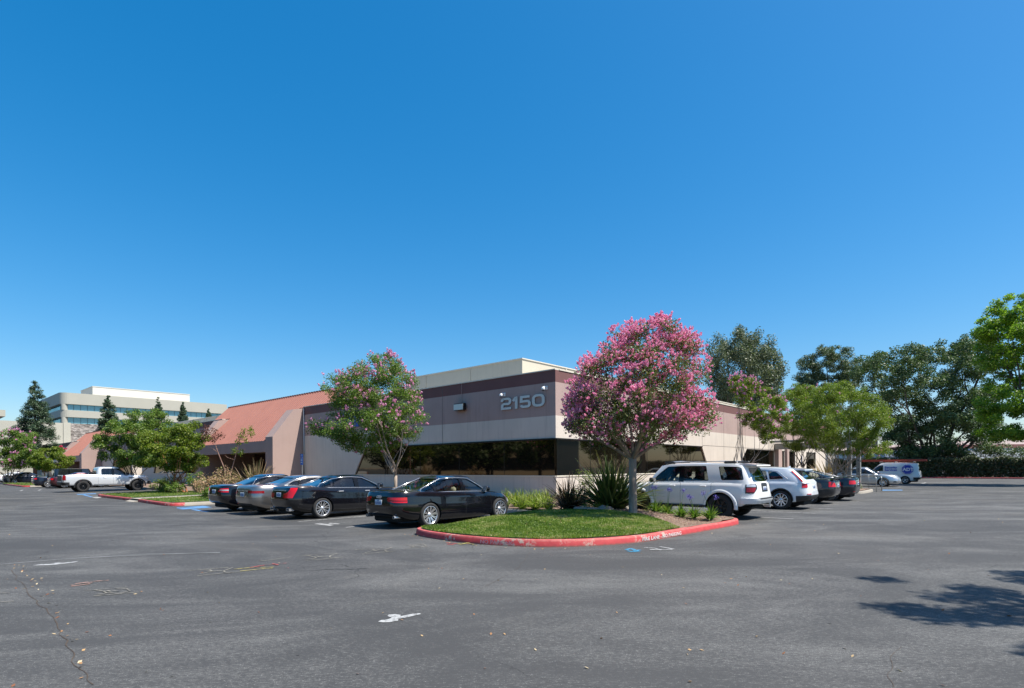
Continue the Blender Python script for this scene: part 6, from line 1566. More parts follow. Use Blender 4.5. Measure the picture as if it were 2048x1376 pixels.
def tree(name, label, cat, base, D, outl, leaf, leaf_n, leaf_s, bk, trunk_r=.10, fork=.3, group=None, blossom=None, clumps=90, cr=.16, limbs=9, stems=1, aspect=.55,
         seed=1, depth=1.0, gap=0.0, droop=0.0, cone=False, shell=.55, lean=(0, 0), jitter=.9, twigs=True, zb=0.0, hang=None, bfrac=.5):
    """outl: crown outline rows (y, x_left, x_right) surveyed at distance D; the crown is round in plan with those widths"""
    rg = np.random.default_rng(seed); rnd = random.Random(seed)
    bx, by = base; rows = []
    for y, xl, xr in sorted(outl, key=lambda r: -r[0]):
        l = atd(xl, y, D); r = atd(xr, y, D); rows.append(((l[2]+r[2])/2, (l[0]+r[0])/2-bx, (r[0]-l[0])/2))
    z0, z1 = rows[0][0], rows[-1][0]
    def env(z):
        for a, b in zip(rows[:-1], rows[1:]):
            if a[0] <= z <= b[0]: t = (z-a[0])/(b[0]-a[0]+1e-9); return a[1]+(b[1]-a[1])*t, a[2]+(b[2]-a[2])*t
        return (rows[0][1], rows[0][2]) if z < z0 else (rows[-1][1], rows[-1][2])
    rmax = max(r[2] for r in rows); H = z1-z0
    root = empty(name, loc=(bx, by, zb), rz=0, label=label, cat=cat, group=group)
    # clump centres
    C = []; tries = 0
    while len(C) < clumps and tries < clumps*60:
        tries += 1
        z = z0+H*rnd.random(); cx, r = env(z)
        if rnd.random() > (r/rmax)**1.1+.08: continue
        q = rnd.random(); rho = r*(1-cr*.6)*(q**(.5*min(1, shell+.25))); th = rnd.uniform(0, 2*pi)
        x = cx+rho*cos(th); y = rho*sin(th)*depth
        if gap and noise.noise(Vector((x*1.1/rmax*2.2+seed, y*2.2/rmax, z*2.2/rmax))) < -gap: continue
        s = cr*rmax*rnd.uniform(.65, 1.25)*min(1, .45+r/rmax)
        C.append((x, y, z, s))
    # leaves
    tot = sum(c[3]**2 for c in C); P = []; N = []
    for x, y, z, s in C:
        n = max(6, int(leaf_n*s*s/tot)); v = rg.normal(0, 1, (n, 3)); v /= np.linalg.norm(v, axis=1)[:, None]; rad = s*rg.random(n)**.45
        p = v*rad[:, None]; p[:, 2] *= .72 if not droop else 1.25
        if droop: p[:, 2] -= droop*s*rg.random(n)
        p += np.array([x, y, z]); P.append(p); N.append(v*.7+np.array([0, 0, .7]))
    P = np.vstack(P); N = np.vstack(N)
    if cone:
        pass
    leafmesh('crown', P-np.array([0, 0, zb]), N, leaf_s, leaf, root, aspect=aspect, jitter=jitter, rng=rg)
    # wood
    b = MB(); fz = zb+(z0-zb)*1.0+H*fork*.3 if stems == 1 else zb+.1
    fz = min(fz, z0+H*.35); 
    topc = env(z0+H*.6)[0]
    if cone:
        b.tube([(0, 0, 0), (topc*.5, 0, (z1-zb)*.5), (topc, 0, z1-zb-.2)], [trunk_r, trunk_r*.6, .02], 9)
        for x, y, z, s in C: b.tube([(x*.05, y*.05, z-zb+.1), (x*.6, y*.6, z-zb), (x, y, z-zb-.05)], [.035*max(1, H/14), .02, .008], 4, cap=False)
    else:
        ff = zb+(z0-zb)*fork if fork > 0 else zb+.2
        for st in range(stems):
            a = 2*pi*st/max(1, stems)+rnd.random(); sp = .0 if stems == 1 else .09
            p0 = Vector((sp*cos(a), sp*sin(a), 0)); p1 = p0+Vector((lean[0]*.5+sp*2.5*cos(a)*(stems > 1), lean[1]*.5+sp*2.5*sin(a)*(stems > 1), (ff-zb)*.55)); p2 = Vector((lean[0]+sp*5*cos(a)*(stems > 1), lean[1]+sp*5*sin(a)*(stems > 1), ff-zb))
            if stems == 1: b.tube([p0-Vector((0, 0, .08)), p0+Vector((0, 0, .06)), p1, p2], [trunk_r*1.35, trunk_r*1.08, trunk_r*.92, trunk_r*.95], 12)
            else: b.tube([p0-Vector((0, 0, .08)), p1, p2], [trunk_r, trunk_r*.85, trunk_r*.7], 8)
            mine = [c for c in C]; rnd.shuffle(mine)
            for k in range(limbs):
                # aim limbs evenly round the crown, low to high
                ang = 2*pi*(k+.5*rnd.random())/limbs+st; tgt = min(mine[:40], key=lambda c: abs((atan2(c[1], c[0])-ang+pi) % (2*pi)-pi)*2+abs(c[2]-(z0+H*(.25+.6*((k*7) % limbs)/limbs)))/H*3)
                T = Vector((tgt[0], tgt[1], tgt[2]-zb)); m = p2.lerp(T, .45); hz = Vector((T.x-p2.x, T.y-p2.y, 0)); m += hz*.12-Vector((0, 0, (T.z-p2.z)*.08)); m += Vector((rnd.gauss(0, 1), rnd.gauss(0, 1), rnd.gauss(0, .5)))*.04*H
                q1 = p2.lerp(m, .5)+Vector((rnd.gauss(0, 1), rnd.gauss(0, 1), 0))*.02*H; r0 = trunk_r*rnd.uniform(.36, .52)*(1 if stems == 1 else 1.1)
                m2 = m.lerp(T, .5)+Vector((rnd.gauss(0, 1), rnd.gauss(0, 1), rnd.gauss(0, 1)))*.02*H
                b.tube([p2-Vector((0, 0, .04)), q1, m, m2, T], [r0, r0*.8, r0*.62, r0*.4, r0*.18], 7, cap=False)
                if twigs and stems == 1:
                    near = sorted(C, key=lambda c: (Vector((c[0], c[1], c[2]-zb))-m2).length)[:8]
                    for c in rnd.sample(near, min(4, len(near))):
                        T2 = Vector((c[0], c[1], c[2]-zb)); s0 = m.lerp(m2, rnd.uniform(.5, 1)); mm = s0.lerp(T2, .5)+Vector((rnd.gauss(0, 1), rnd.gauss(0, 1), rnd.gauss(0, 1)))*.015*H
                        b.tube([s0, mm, T2], [r0*.4, r0*.26, r0*.1], 5, cap=False)
    b.build('trunk', bk, root, smooth=True)
    # flower heads at the crown surface
    if blossom:
        fm, fn, fs, top = blossom; FP = []; FN = []; made = 0; out = [c for c in C]; tr_ = 0
        while made < fn and tr_ < fn*30:
            tr_ += 1; x, y, z, s = rnd.choice(out); cx, r = env(z); v = Vector((rnd.gauss(0, 1), rnd.gauss(0, 1), rnd.gauss(.5, .8))).normalized()
            p = Vector((x, y, z))+v*s*rnd.uniform(.75, 1.1); cx, r = env(p.z); rr_ = sqrt((p.x-cx)**2+(p.y/depth)**2)
            if rr_ < r*bfrac and p.z < z0+H*.72: continue
            if rnd.random() > top+(1-top)*((p.z-z0)/H): continue
            if top > .9 and noise.noise(Vector((p.x*1.5, p.y*1.5, p.z*1.5))) < -.16: continue
            if top < .5 and noise.noise(Vector((p.x*1.2+seed, p.y*1.2, p.z*1.2))) < -.05: continue
            hgt = fs*rnd.uniform(.5, 1.15); k = int(40*(hgt/fs+.2))
            d = (v+Vector((0, 0, .5))).normalized()
            t = rg.random(k); w = rg.normal(0, 1, (k, 3)); w /= np.linalg.norm(w, axis=1)[:, None]
            FP.append(np.array(p)+np.outer(t*hgt, d)+w*(fs*.52*(1-.45*t))[:, None]*rg.uniform(.5, 1, k)[:, None]); FN.append(w); made += 1
        if FP: leafmesh('blossom', np.vstack(FP)-np.array([0, 0, zb]), np.vstack(FN), fs*.36, fm, root, aspect=.85, jitter=.5, rng=rg)
    return root

# the big pink one on the corner island
tb = GP(1266, 1030, .27); TD = tb[1]
tree('crape_myrtle_tree', 'round crape myrtle covered in bright pink blossom on the corner lawn', 'tree', tb, TD,
     [(644, 1305, 1335), (656, 1255, 1360), (668, 1222, 1385), (690, 1202, 1400), (712, 1172, 1405), (735, 1145, 1428), (760, 1132, 1438), (790, 1120, 1444), (815, 1112, 1446), (838, 1112, 1440), (856, 1122, 1425), (872, 1150, 1385), (884, 1180, 1330)],
     LF_MYRD, 52000, .060, BK_MYR, trunk_r=.118, fork=.78, blossom=(FL_PINK, 4700, .080, .95), clumps=330, cr=.13, limbs=13, seed=4, shell=.7, zb=.24, gap=.52, bfrac=.5)
# the mauve and green one before the windows
def at_site(x, y): return L(x, y)
b2 = L(-6.6, 4.3); 
tree('crape_myrtle_tree', 'leafy crape myrtle with scattered mauve flower heads in front of the dark windows', 'tree', b2, b2[1],
     [(706, 772, 784), (722, 712, 792), (735, 700, 832), (755, 660, 835), (775, 640, 838), (800, 655, 846), (820, 680, 852), (838, 640, 856), (852, 618, 852), (866, 622, 840), (875, 665, 826), (890, 680, 805), (902, 700, 770)],
     LF_MYR, 62000, .075, BK_PALE, trunk_r=.085, fork=.5, blossom=(FL_MAUV, 680, .12, .3), clumps=290, cr=.135, limbs=9, seed=9, shell=.7, zb=.18, gap=.42)
# slim one beside the sunny wall
b3 = L(13.7, -4.4)
tree('crape_myrtle_tree', 'slender multi-stemmed crape myrtle topped with mauve blossom beside the sunny wall', 'tree', b3, b3[1],
     [(752, 1455, 1480), (765, 1450, 1520), (785, 1462, 1545), (805, 1465, 1575), (825, 1470, 1582), (845, 1480, 1580), (865, 1500, 1570), (885, 1520, 1555)],
     LF_LIME, 24000, .085, BK_MYR, trunk_r=.05, fork=.35, stems=3, blossom=(FL_MAUV, 260, .13, .4), clumps=130, cr=.17, limbs=4, seed=21, shell=.8, zb=.15, gap=.2)
b4 = L(25.6, -4.9)
tree('crape_myrtle_tree', 'light green crape myrtle in front of the entrance windows', 'tree', b4, b4[1],
     [(772, 1560, 1600), (785, 1545, 1655), (810, 1535, 1665), (835, 1540, 1668), (860, 1545, 1665), (880, 1560, 1650), (898, 1580, 1640)],
     LF_LIME, 52000, .09, BK_DARK, trunk_r=.06, fork=.5, stems=3, blossom=(FL_MAUV, 28, .12, .3), clumps=170, cr=.16, limbs=5, seed=33, shell=.75, zb=.15, gap=.45)
b5 = L(19.6, -8.7)
tree('crape_myrtle_tree', 'broad yellow-green crape myrtle growing out of the rock planter by the posts', 'tree', b5, b5[1],
     [(768, 1650, 1705), (780, 1620, 1735), (800, 1605, 1755), (820, 1600, 1768), (845, 1598, 1778), (865, 1605, 1780), (885, 1625, 1775), (902, 1660, 1770), (915, 1730, 1762)],
     LF_LIME, 60000, .085, BK_PALE, trunk_r=.065, fork=.45, stems=4, blossom=(FL_MAUV, 22, .12, .3), clumps=260, cr=.135, limbs=5, seed=35, shell=.7, zb=.15, gap=.5)

# tall trees behind the right wing
def behind(px, D): return (atd(px, 930, D)[0], D)
tree('eucalyptus_tree', 'tall grey-green gum tree with drooping foliage rising behind the right wing', 'tree', behind(1490, 80), 80,
     [(660, 1440, 1470), (668, 1425, 1520), (680, 1418, 1545), (700, 1408, 1560), (720, 1405, 1580), (740, 1408, 1572), (760, 1412, 1560), (785, 1420, 1555), (810, 1425, 1560), (840, 1430, 1550)],
     LF_EUC, 46000, .34, BK_DARK, trunk_r=.45, fork=.2, clumps=190, cr=.15, limbs=10, seed=41, droop=.7, gap=.18, shell=.6, aspect=.35)
tree('pine_tree', 'dark bushy pine standing right of the gum tree', 'tree', behind(1655, 86), 86,
     [(690, 1630, 1646), (700, 1624, 1700), (715, 1600, 1715), (745, 1590, 1712), (765, 1583, 1722), (790, 1582, 1728), (815, 1590, 1735), (850, 1600, 1735)],
     LF_PINE, 56000, .30, BK_DARK, trunk_r=.4, fork=.2, clumps=260, cr=.14, limbs=9, seed=43, gap=.9, shell=.6, aspect=.3)
tree('oak_tree', 'huge dark green oak with forked trunk behind the iron fence', 'tree', behind(1858, 71), 71,
     [(666, 1925, 1960), (680, 1905, 1972), (696, 1900, 1974), (704, 1735, 1976), (712, 1724, 1978), (730, 1722, 1985), (755, 1728, 1990), (780, 1745, 1992), (810, 1760, 1990), (840, 1765, 1988), (870, 1778, 1985), (900, 1790, 1970), (915, 1800, 1950)],
     LF_OAK, 95000, .24, BK_DARK, trunk_r=.55, fork=.62, clumps=430, cr=.11, limbs=14, seed=48, gap=.36, shell=.75)
mb_ = (40.5, 42.5)
tree('maple_tree', 'bright yellow-green maple leaning in from the right edge', 'tree', mb_, 42.5,
     [(588, 2030, 2075), (600, 1995, 2110), (620, 1975, 2140), (650, 1966, 2165), (680, 1968, 2180), (710, 1975, 2185), (740, 1985, 2185), (770, 1978, 2185), (800, 1955, 2185), (830, 1950, 2180), (855, 1962, 2170), (880, 1985, 2150)],
     LF_MAP, 75000, .17, BK_DARK, trunk_r=.28, fork=.8, clumps=300, cr=.13, limbs=12, seed=51, gap=.5, shell=.8)
# trees outside the picture at the right whose shade falls on the near asphalt
tree('maple_tree', 'maple outside the picture whose shadow lies on the near asphalt', 'tree', (11.9, 3.7), 10,
     [(934-1120*(z-1.68)/10, 1024+112*(11.9-r), 1024+112*(11.9+r)) for z, r in ((7.0, 2.6), (7.5, 3.4), (8.0, 3.6), (8.6, 3.5), (9.2, 2.6), (9.8, 1.0))],
     LF_MAP, 17000, .13, BK_DARK, trunk_r=.2, fork=.8, clumps=95, cr=.10, limbs=12, seed=57, gap=.0, shell=.9)
for i, (x, y, h, r) in enumerate(((-31, 23, 8.5, 4.0), (-34.5, 28.5, 9, 4.0), (-39, 34, 8, 4), (-33, 17, 9, 4.5), (-46, 41, 9, 4.2), (-37, 11, 8.5, 4.5), (-46, 27, 9, 4.6))):
    tree('street_tree', 'shade tree across the lot, seen only mirrored in the dark windows', 'tree', (x, y), 30,
         [(934-1120*(z-1.68)/30, 1024+1120/30*(x-q), 1024+1120/30*(x+q)) for z, q in ((1.9, r*.45), (h*.35, r), (h*.6, r*1.05), (h*.85, r*.7), (h, r*.25))],
         LF_OAK, 9000, .3, BK_DARK, trunk_r=.22, fork=.7, clumps=90, cr=.2, limbs=7, seed=60+i, gap=.3, shell=.8, group='trees mirrored in the dark windows')
for i, (x, y, h, r) in enumerate(((52, 34, 9, 4.2), (58, 22, 8.5, 4.2))):
    tree('street_tree', 'shade tree across the lane, mirrored in the sunny-side windows', 'tree', (x, y), 30,
         [(934-1120*(z-1.68)/30, 1024+1120/30*(x-q), 1024+1120/30*(x+q)) for z, q in ((2.0, r*.45), (h*.35, r), (h*.6, r*1.05), (h*.85, r*.7), (h, r*.25))],
         LF_OAK, 9000, .3, BK_DARK, trunk_r=.22, fork=.7, clumps=90, cr=.2, limbs=7, seed=70+i, gap=.3, shell=.8, group='trees mirrored in the sunny windows')

# left side: orange-barked tree, its neighbours, redwoods
bo = L(-9.4, 18.8); bo = atd(368, 975, 34.0)[:2]
bo = GP(384, 986, .15)
tree('strawberry_tree', 'spreading tree with orange leaning trunks and glossy light green leaves', 'tree', (GP(372, 985, .15)), GP(372, 985, .15)[1],
     [(848, 340, 392), (858, 325, 405), (872, 292, 412), (890, 272, 418), (908, 268, 420), (925, 275, 408), (938, 300, 380)],
     LF_LIME, 26000, .13, BK_ORG, trunk_r=.07, fork=.35, stems=3, clumps=90, cr=.18, limbs=4, seed=81, zb=.15, gap=.3, lean=(-.7, 0))
bt = (atd(262, 960, 46)[0], 46)
tree('crape_myrtle_tree', 'green crape myrtle behind the bonnet of the silver pickup', 'tree', bt, 46,
     [(822, 262, 325), (838, 240, 332), (858, 222, 335), (880, 195, 338), (900, 200, 335), (918, 208, 325), (930, 225, 300)],
     LF_MYR, 34000, .13, BK_DARK, trunk_r=.08, fork=.4, stems=3, clumps=120, cr=.16, limbs=4, seed=83, zb=.15, gap=.25, blossom=(FL_PINK, 16, .12, .3))
bt = (atd(20, 960, 70)[0], 70)
tree('crape_myrtle_tree', 'wide crape myrtle dotted with pink blossom at the far left', 'tree', bt, 70,
     [(860, 5, 45), (868, -15, 62), (880, -30, 72), (895, -38, 76), (912, -38, 76), (928, -30, 68), (938, -10, 50)],
     LF_MYR, 30000, .16, BK_PALE, trunk_r=.1, fork=.3, stems=3, clumps=120, cr=.17, limbs=4, seed=85, zb=.15, blossom=(FL_MAUV, 170, .24, .7))
bt = (atd(98, 960, 66)[0], 66)
tree('crape_myrtle_tree', 'low olive-green crape myrtle above the black off-roader', 'tree', bt, 66,
     [(895, 82, 112), (904, 72, 128), (916, 66, 140), (928, 66, 142), (938, 80, 125)],
     LF_LIME, 17000, .15, BK_ORG, trunk_r=.08, fork=.3, stems=2, clumps=70, cr=.19, limbs=4, seed=87, zb=.15)
bt = (atd(119, 950, 69)[0], 69)
tree('crape_myrtle_tree', 'young crape myrtle with crimson flowers in front of the far red roof', 'tree', bt, 69,
     [(896, 104, 128), (904, 106, 128), (912, 110, 124)], LF_MYR, 900, .15, BK_PALE, trunk_r=.05, fork=.6, clumps=14, cr=.3, limbs=4, seed=88, zb=.15, blossom=(FL_RED, 20, .22, .9))
def redwood(px, D, ytop, ybot, hw, seed, label):
    rows = [(ytop+(ybot-ytop)*t, px-hw*w, px+hw*w) for t, w in ((0, .05), (.1, .16), (.22, .34), (.35, .45), (.5, .64), (.65, .78), (.8, .95), (.93, 1.0), (1, .8))]
    n = int(24000*(hw/40)**.7)
    return tree('redwood_tree', label, 'tree', (atd(px, 930, D)[0], D), D, rows, LF_RED, n, .028*D/7*.72, BK_DARK, trunk_r=.3, clumps=int(150+hw*2.6), cr=.20, cone=True, seed=seed, shell=.7, aspect=.4, jitter=.6, gap=.45, group='redwoods in front of the office tower')
redwood(70, 92, 760, 905, 42, 91, 'largest redwood, rising at the left end of the office tower')
redwood(217, 100, 789, 880, 27, 92, 'dark redwood before the middle of the office tower')
redwood(316, 112, 795, 870, 17, 93, 'redwood tip poking above the green crape myrtle')
redwood(366, 118, 805, 860, 13, 94, 'small redwood right of the middle ones, above the low roof')
redwood(417, 122, 817, 850, 8, 95, 'tiniest redwood tip beside the red roof end')

# half-dead small tree by the entrance
t = empty('young_tree', loc=(*GP(455, 985, .15), .12), label='half-withered young tree with maroon and green leaf tufts before the entrance', cat='tree')
D_ = GP(455, 985, .15)[1]; bx_, by_ = GP(455, 985, .15)
def rel(px, y, dy=0.0): q = atd(px, y, D_); return Vector((q[0]-bx_, dy, q[2]-.12))
b = MB()
for pts, r in (([rel(452, 985), rel(450, 940), rel(436, 905), rel(428, 880), rel(420, 868)], .045), ([rel(453, 985), rel(462, 945), rel(473, 905), rel(480, 875), rel(488, 862)], .045), ([rel(436, 905), rel(425, 897), rel(415, 893)], .02), ([rel(473, 905), rel(482, 900), rel(492, 898)], .02),
               ([rel(470, 920), rel(455, 915), rel(450, 910)], .02), ([rel(428, 885), rel(440, 872), rel(448, 868)], .02), ([rel(479, 880), rel(494, 872), rel(502, 862)], .02)):
    b.tube(pts, [r*(1-.8*i/(len(pts)-1)) for i in range(len(pts))], 7)
b.build('trunk', bark('red_bark', (.16, .08, .06), (.30, .18, .14)), t, smooth=True)
def tuft(cs, mat, n, s, nm, par, rg=np.random.default_rng(5), rad=.28):
    P = []; N = []
    for c in cs:
        v = rg.normal(0, 1, (n, 3)); v /= np.linalg.norm(v, axis=1)[:, None]; P.append(np.array(c)+v*(rad*rg.random(n)**.5)[:, None]); N.append(v)
    return leafmesh(nm, np.vstack(P), np.vstack(N), s, mat, par, rng=rg)
tuft([rel(415, 866), rel(424, 862, .3), rel(410, 875), rel(432, 875, -.2), rel(422, 880, .2), rel(442, 872), rel(405, 862, .1), rel(414, 856)], LF_BRN, 75, .11, 'withered_crown', t)
tuft([rel(487, 862), rel(498, 858, .2), rel(480, 872), rel(503, 868), rel(475, 885, .1), rel(494, 880, -.2), rel(468, 902), rel(482, 905)], LF_LIME, 80, .11, 'crown', t)

def blades(name, label, cat, loc, n, h, spread, mat, w=.05, seed=1, group=None, droop=.35, up=.9, zb=.15, tips=None, mr=None):
    """a clump of long arching strap leaves"""
    rg = random.Random(seed); root = empty(name, loc=(loc[0], loc[1], zb), label=label, cat=cat, group=group); V = []; tone = []
    for k in range(n):
        a = rg.uniform(0, 2*pi); tilt = rg.random()**.8*spread; ln = h*rg.uniform(.6, 1.08); dr = droop*rg.uniform(.2, 1.4); ww = w*rg.uniform(.7, 1.2)
        base = Vector((rg.gauss(0, .07*h), rg.gauss(0, .07*h), 0)); d = Vector((cos(a)*sin(tilt), sin(a)*sin(tilt), cos(tilt))); sd = Vector((-sin(a), cos(a), 0)); tw = rg.uniform(-.8, .8)
        sd = (sd*cos(tw)+d.cross(sd)*sin(tw)); pts = []; p = base; dd = d.copy(); S = 5
        for s in range(S+1):
            pts.append(p.copy()); dd = (dd+Vector((cos(a), sin(a), 0))*dr*.10*s*sin(tilt+.15)-Vector((0, 0, 1))*dr*.045*s*s*tilt).normalized(); p = p+dd*ln/S
        tn = rg.random(); 
        for s in range(S):
            f0 = ww*(1-.0*s) if s < 3 else ww*(1-(s-2.5)*.34); f1 = ww if s+1 < 3 else ww*max(.04, 1-(s+1-2.5)*.34)
            V.append([pts[s]-sd*f0*.5*(.6 if s == 0 else 1), pts[s]+sd*f0*.5*(.6 if s == 0 else 1), pts[s+1]+sd*f1*.5, pts[s+1]-sd*f1*.5]); tone.append(min(1, max(0, tn*.75+.08*s*(tips or 1)+rg.uniform(-.05, .05))))
    V = np.array([[tuple(v) for v in q] for q in V]); quads('leaves', V, mat, root, vcol=tone); return root
# flax clumps on the corner bed
p = GP(1222, 1019, .25); blades('flax_plant', 'tall green and bronze flax with upright sword leaves behind the rocks', 'shrub', p, 330, 2.0, 1.25, FLAX1, .065, 3, zb=.2, droop=.3)
p = GP(1138, 1018, .25); blades('flax_plant', 'shorter dark bronze flax left of the tall flax', 'shrub', p, 190, 1.35, 1.25, FLAX2, .045, 4, zb=.2, droop=.5)
p = (atd(512, 960, 35)[0], 35); blades('flax_plant', 'dry striped flax in front of the mauve buttress', 'shrub', p, 150, 2.1, 1.05, FLAX3, .07, 5, zb=.15, droop=.25)
p = L(35.0, -5.2); blades('flax_plant', 'red-brown flax by the entrance wall', 'shrub', (atd(1655, 950, 45.0)[0], 45.0), 130, 2.2, 1.2, FLAX3, .08, 6, zb=.15, droop=.3)
p = (atd(1626, 955, 45.5)[0], 45.5); blades('flax_plant', 'small maroon flax in front of the entrance window', 'shrub', p, 70, 1.1, 1.2, FLAX2, .07, 7, zb=.15)
# blue-flowered lilies along the kerb
def lily(px, py, h, n, seed, label, flowers):
    p = GP(px, py, .2); r = blades('lily_plant', label, 'flowering plant', p, n, h, 1.15, LF_LILY, .030, seed, zb=.19, droop=.8, group='blue-flowered lilies along the kerb')
    rg = random.Random(seed)
    for k in range(flowers):
        a = rg.uniform(0, 2*pi); t = Vector((cos(a)*rg.uniform(.05, .3), sin(a)*rg.uniform(.05, .3), h*rg.uniform(1.3, 1.85))); b = MB(); b.tube([(0, 0, .05), (t.x*.4, t.y*.4, t.z*.6), t], [.007, .006, .005], 5); b.build('stem', LF_STEM, r)
        tuft([t+Vector((0, 0, .02))], FL_BLUE, 42, .038, 'flower_head', r, np.random.default_rng(seed*10+k), .085)
    return r
LF_LILY = leaf_mat('lily_leaf', [(.04, .09, .012), (.075, .145, .018), (.13, .21, .03), (.24, .27, .06)], .4); LF_STEM = plain('stem_green', (.07, .13, .03), .6)
for i, (px, py, h, n, fl, lb) in enumerate(((1312, 1027, .48, 150, 2, 'big lily clump right of the pink tree trunk'), (1335, 1030, .44, 120, 2, 'second lily clump along the kerb, in front of the SUV door'), (1362, 1034, .42, 90, 1, 'smaller lily clump in the middle of the kerb row'),
        (1388, 1036, .42, 100, 2, 'lily clump before the SUV rear door with flowers on thin stalks'), (1420, 1038, .40, 90, 2, 'lily clump at the tip end of the bed before the rear wheel'), (1277, 1015, .40, 70, 1, 'lily clump close against the pink tree trunk'))):
    lily(px, py, h, n, 30+i, lb, fl)
# daylily drift in front of the wall
for i, (px, py) in enumerate(((1032, 1012), (1045, 1016), (1058, 1013), (1072, 1017), (1086, 1014), (1098, 1018))):
    p = GP(px, py, .2); blades('grass_tuft', ['yellow-green tuft nearest the black sedan nose', 'second yellow-green tuft from the sedan', 'third yellow-green tuft from the sedan', 'yellow-green tuft midway along the wall', 'yellow-green tuft next to the last before the bronze flax', 'yellow-green tuft touching the bronze flax'][i], 'grass plant', p, 110, .62, 1.1, LF_YELG, .026, 50+i, zb=.16, droop=.9, group='yellow-green tufts before the wall') if i else None
    if i == 0:
        LF_YELG = leaf_mat('daylily_leaf', [(.07, .12, .015), (.13, .19, .025), (.21, .26, .04), (.33, .32, .09)], .4)
        blades('grass_tuft', 'yellow-green tuft nearest the black sedan nose', 'grass plant', p, 110, .62, 1.1, LF_YELG, .026, 50, zb=.16, droop=.9, group='yellow-green tufts before the wall')
for i, (px, D) in enumerate(((1030, 22.6), (1046, 23.2), (1062, 22.4), (1078, 23.4), (1094, 22.8), (1014, 23.0))):
    blades('grass_tuft', ['yellow-green tuft of the back row above the sedan headlamp', 'second yellow-green tuft of the back row', 'third yellow-green tuft of the back row', 'fourth yellow-green tuft of the back row', 'fifth yellow-green tuft of the back row, beside the bronze flax', 'yellow-green tuft of the back row hidden partly by the sedan bonnet'][i], 'grass plant', (atd(px, 950, D)[0], D), 120, .7, 1.1, LF_YELG, .028, 250+i, zb=.16, droop=.9, group='yellow-green tufts before the wall')
def shrub(name, label, loc, r, h, mat, n, s, seed, stems=True, group=None, cat='shrub', zb=.13, sx=1.0):
    rg = np.random.default_rng(seed); rd = random.Random(seed); root = empty(name, loc=(loc[0], loc[1], zb), label=label, cat=cat, group=group)
    K = 26; P = []; N = []; b = MB()
    for k in range(K):
        a = rd.uniform(0, 2*pi); q = sqrt(rd.random())*r*.8; z = h*rd.uniform(.25, .95)*(1-.35*(q/r)**2); c = np.array([q*cos(a)*sx, q*sin(a), z]); rad = r*rd.uniform(.22, .36); m = n//K
        v = rg.normal(0, 1, (m, 3)); v /= np.linalg.norm(v, axis=1)[:, None]; pp = c+v*(rad*rg.random(m)**.5)[:, None]; pp[:, 2] = np.maximum(pp[:, 2], .03); P.append(pp); N.append(v+np.array([0, 0, .5]))
        b.tube([(c[0]*.15, c[1]*.15, 0), (c[0]*.5, c[1]*.5, z*.6), tuple(c)], [.014, .010, .005], 4, cap=False)
    leafmesh('leaves', np.vstack(P), np.vstack(N), s, mat, root, rng=rg); b.build('stems', BK_DARK, root); return root
def pxs(px, D): return (atd(px, 950, D)[0], D)
shrub('shrub', 'pale yellow-green shrub between the flax clumps and the corner', pxs(1165, 19.5), .55, 1.5, LF_YEL, 900, .06, 101)
shrub('shrub', 'low yellow-green shrub at the foot of the tall flax', pxs(1185, 17.8), .45, .55, LF_YEL, 900, .05, 102)
for i, (px, D, r, h, m, lb) in enumerate(((410, 31.5, .9, 1.3, LF_TANB, 'dry reddish shrub behind the black sedans'), (430, 30.5, .8, 1.1, LF_TANB, 'dry tan shrub in front of the withered young tree'), (452, 31.0, .9, 1.7, LF_TANB, 'tallest dry brown shrub at the foot of the withered tree'),
        (425, 28.6, .55, .6, LF_MYR, 'low green shrub at the edge of the lawn behind the sedan'), (318, 41, .75, .8, LF_LIME, 'bright green shrub ahead of the pickup bumper'), (340, 38, .8, 1.2, LF_YEL, 'yellow shrub left of the orange trunks'), (352, 36, .7, .8, LF_MYR, 'dark green shrub behind the orange trunks'),
        (392, 36, .6, 1.5, LF_MYR, 'upright green shrub right of the orange trunks'), (333, 36.5, .6, .5, LF_YEL, 'small yellow ground shrub beside the rocks'), (85, 64, .9, .9, LF_YEL, 'yellow shrub behind the far left lawn'))):
    shrub('shrub', lb, pxs(px, D), r, h, m, 1300, .09 if D > 25 else .05, 110+i)
# rocks
M_ROCK = paint('field_rock', (.28, .22, .175), .9, .25, 4, 30, .6); M_ROCKR = paint('red_rock', (.30, .17, .12), .9, .25, 3, 30, .6)
def rock(label, x, y, z, sx, sy, sz, mat, seed, group=None):
    bm = bmesh.new(); bmesh.ops.create_icosphere(bm, subdivisions=4, radius=1)
    for v in bm.verts:
        n = v.co.normalized(); k = 1+.28*noise.noise(n*1.3+Vector((seed, 0, 0)))+.12*noise.noise(n*3.5+Vector((seed, 3, 0))); k = k*(1-.16*max(0, n.dot(Vector((sin(seed), cos(seed), .3)).normalized())-.5)*2); v.co = Vector((n.x*sx*k, n.y*sy*k, n.z*sz*k))
    me = bpy.data.meshes.new('rock'); bm.to_mesh(me); bm.free(); me.materials.append(mat); me.polygons.foreach_set('use_smooth', [True]*len(me.polygons))
    o = bpy.data.objects.new('rock', me); o.location = (x, y, z); o.rotation_euler = (0, 0, seed*1.7); link(o); return meta(o, label, 'rock', group)
for i, (px, py, a, c, lb) in enumerate(((1167, 1021, .42, .17, 'flat brown rock at the left of the lawn-edge rocks'), (1188, 1023, .30, .15, 'middle brown rock below the tall flax'), (1213, 1023, .33, .20, 'rounded brown rock at the right below the tall flax'))):
    p = GP(px, py, .3); rock(lb, p[0], p[1]+.2, .26, a, a*.7, c, M_ROCK, 3+i, 'rocks at the edge of the corner lawn')
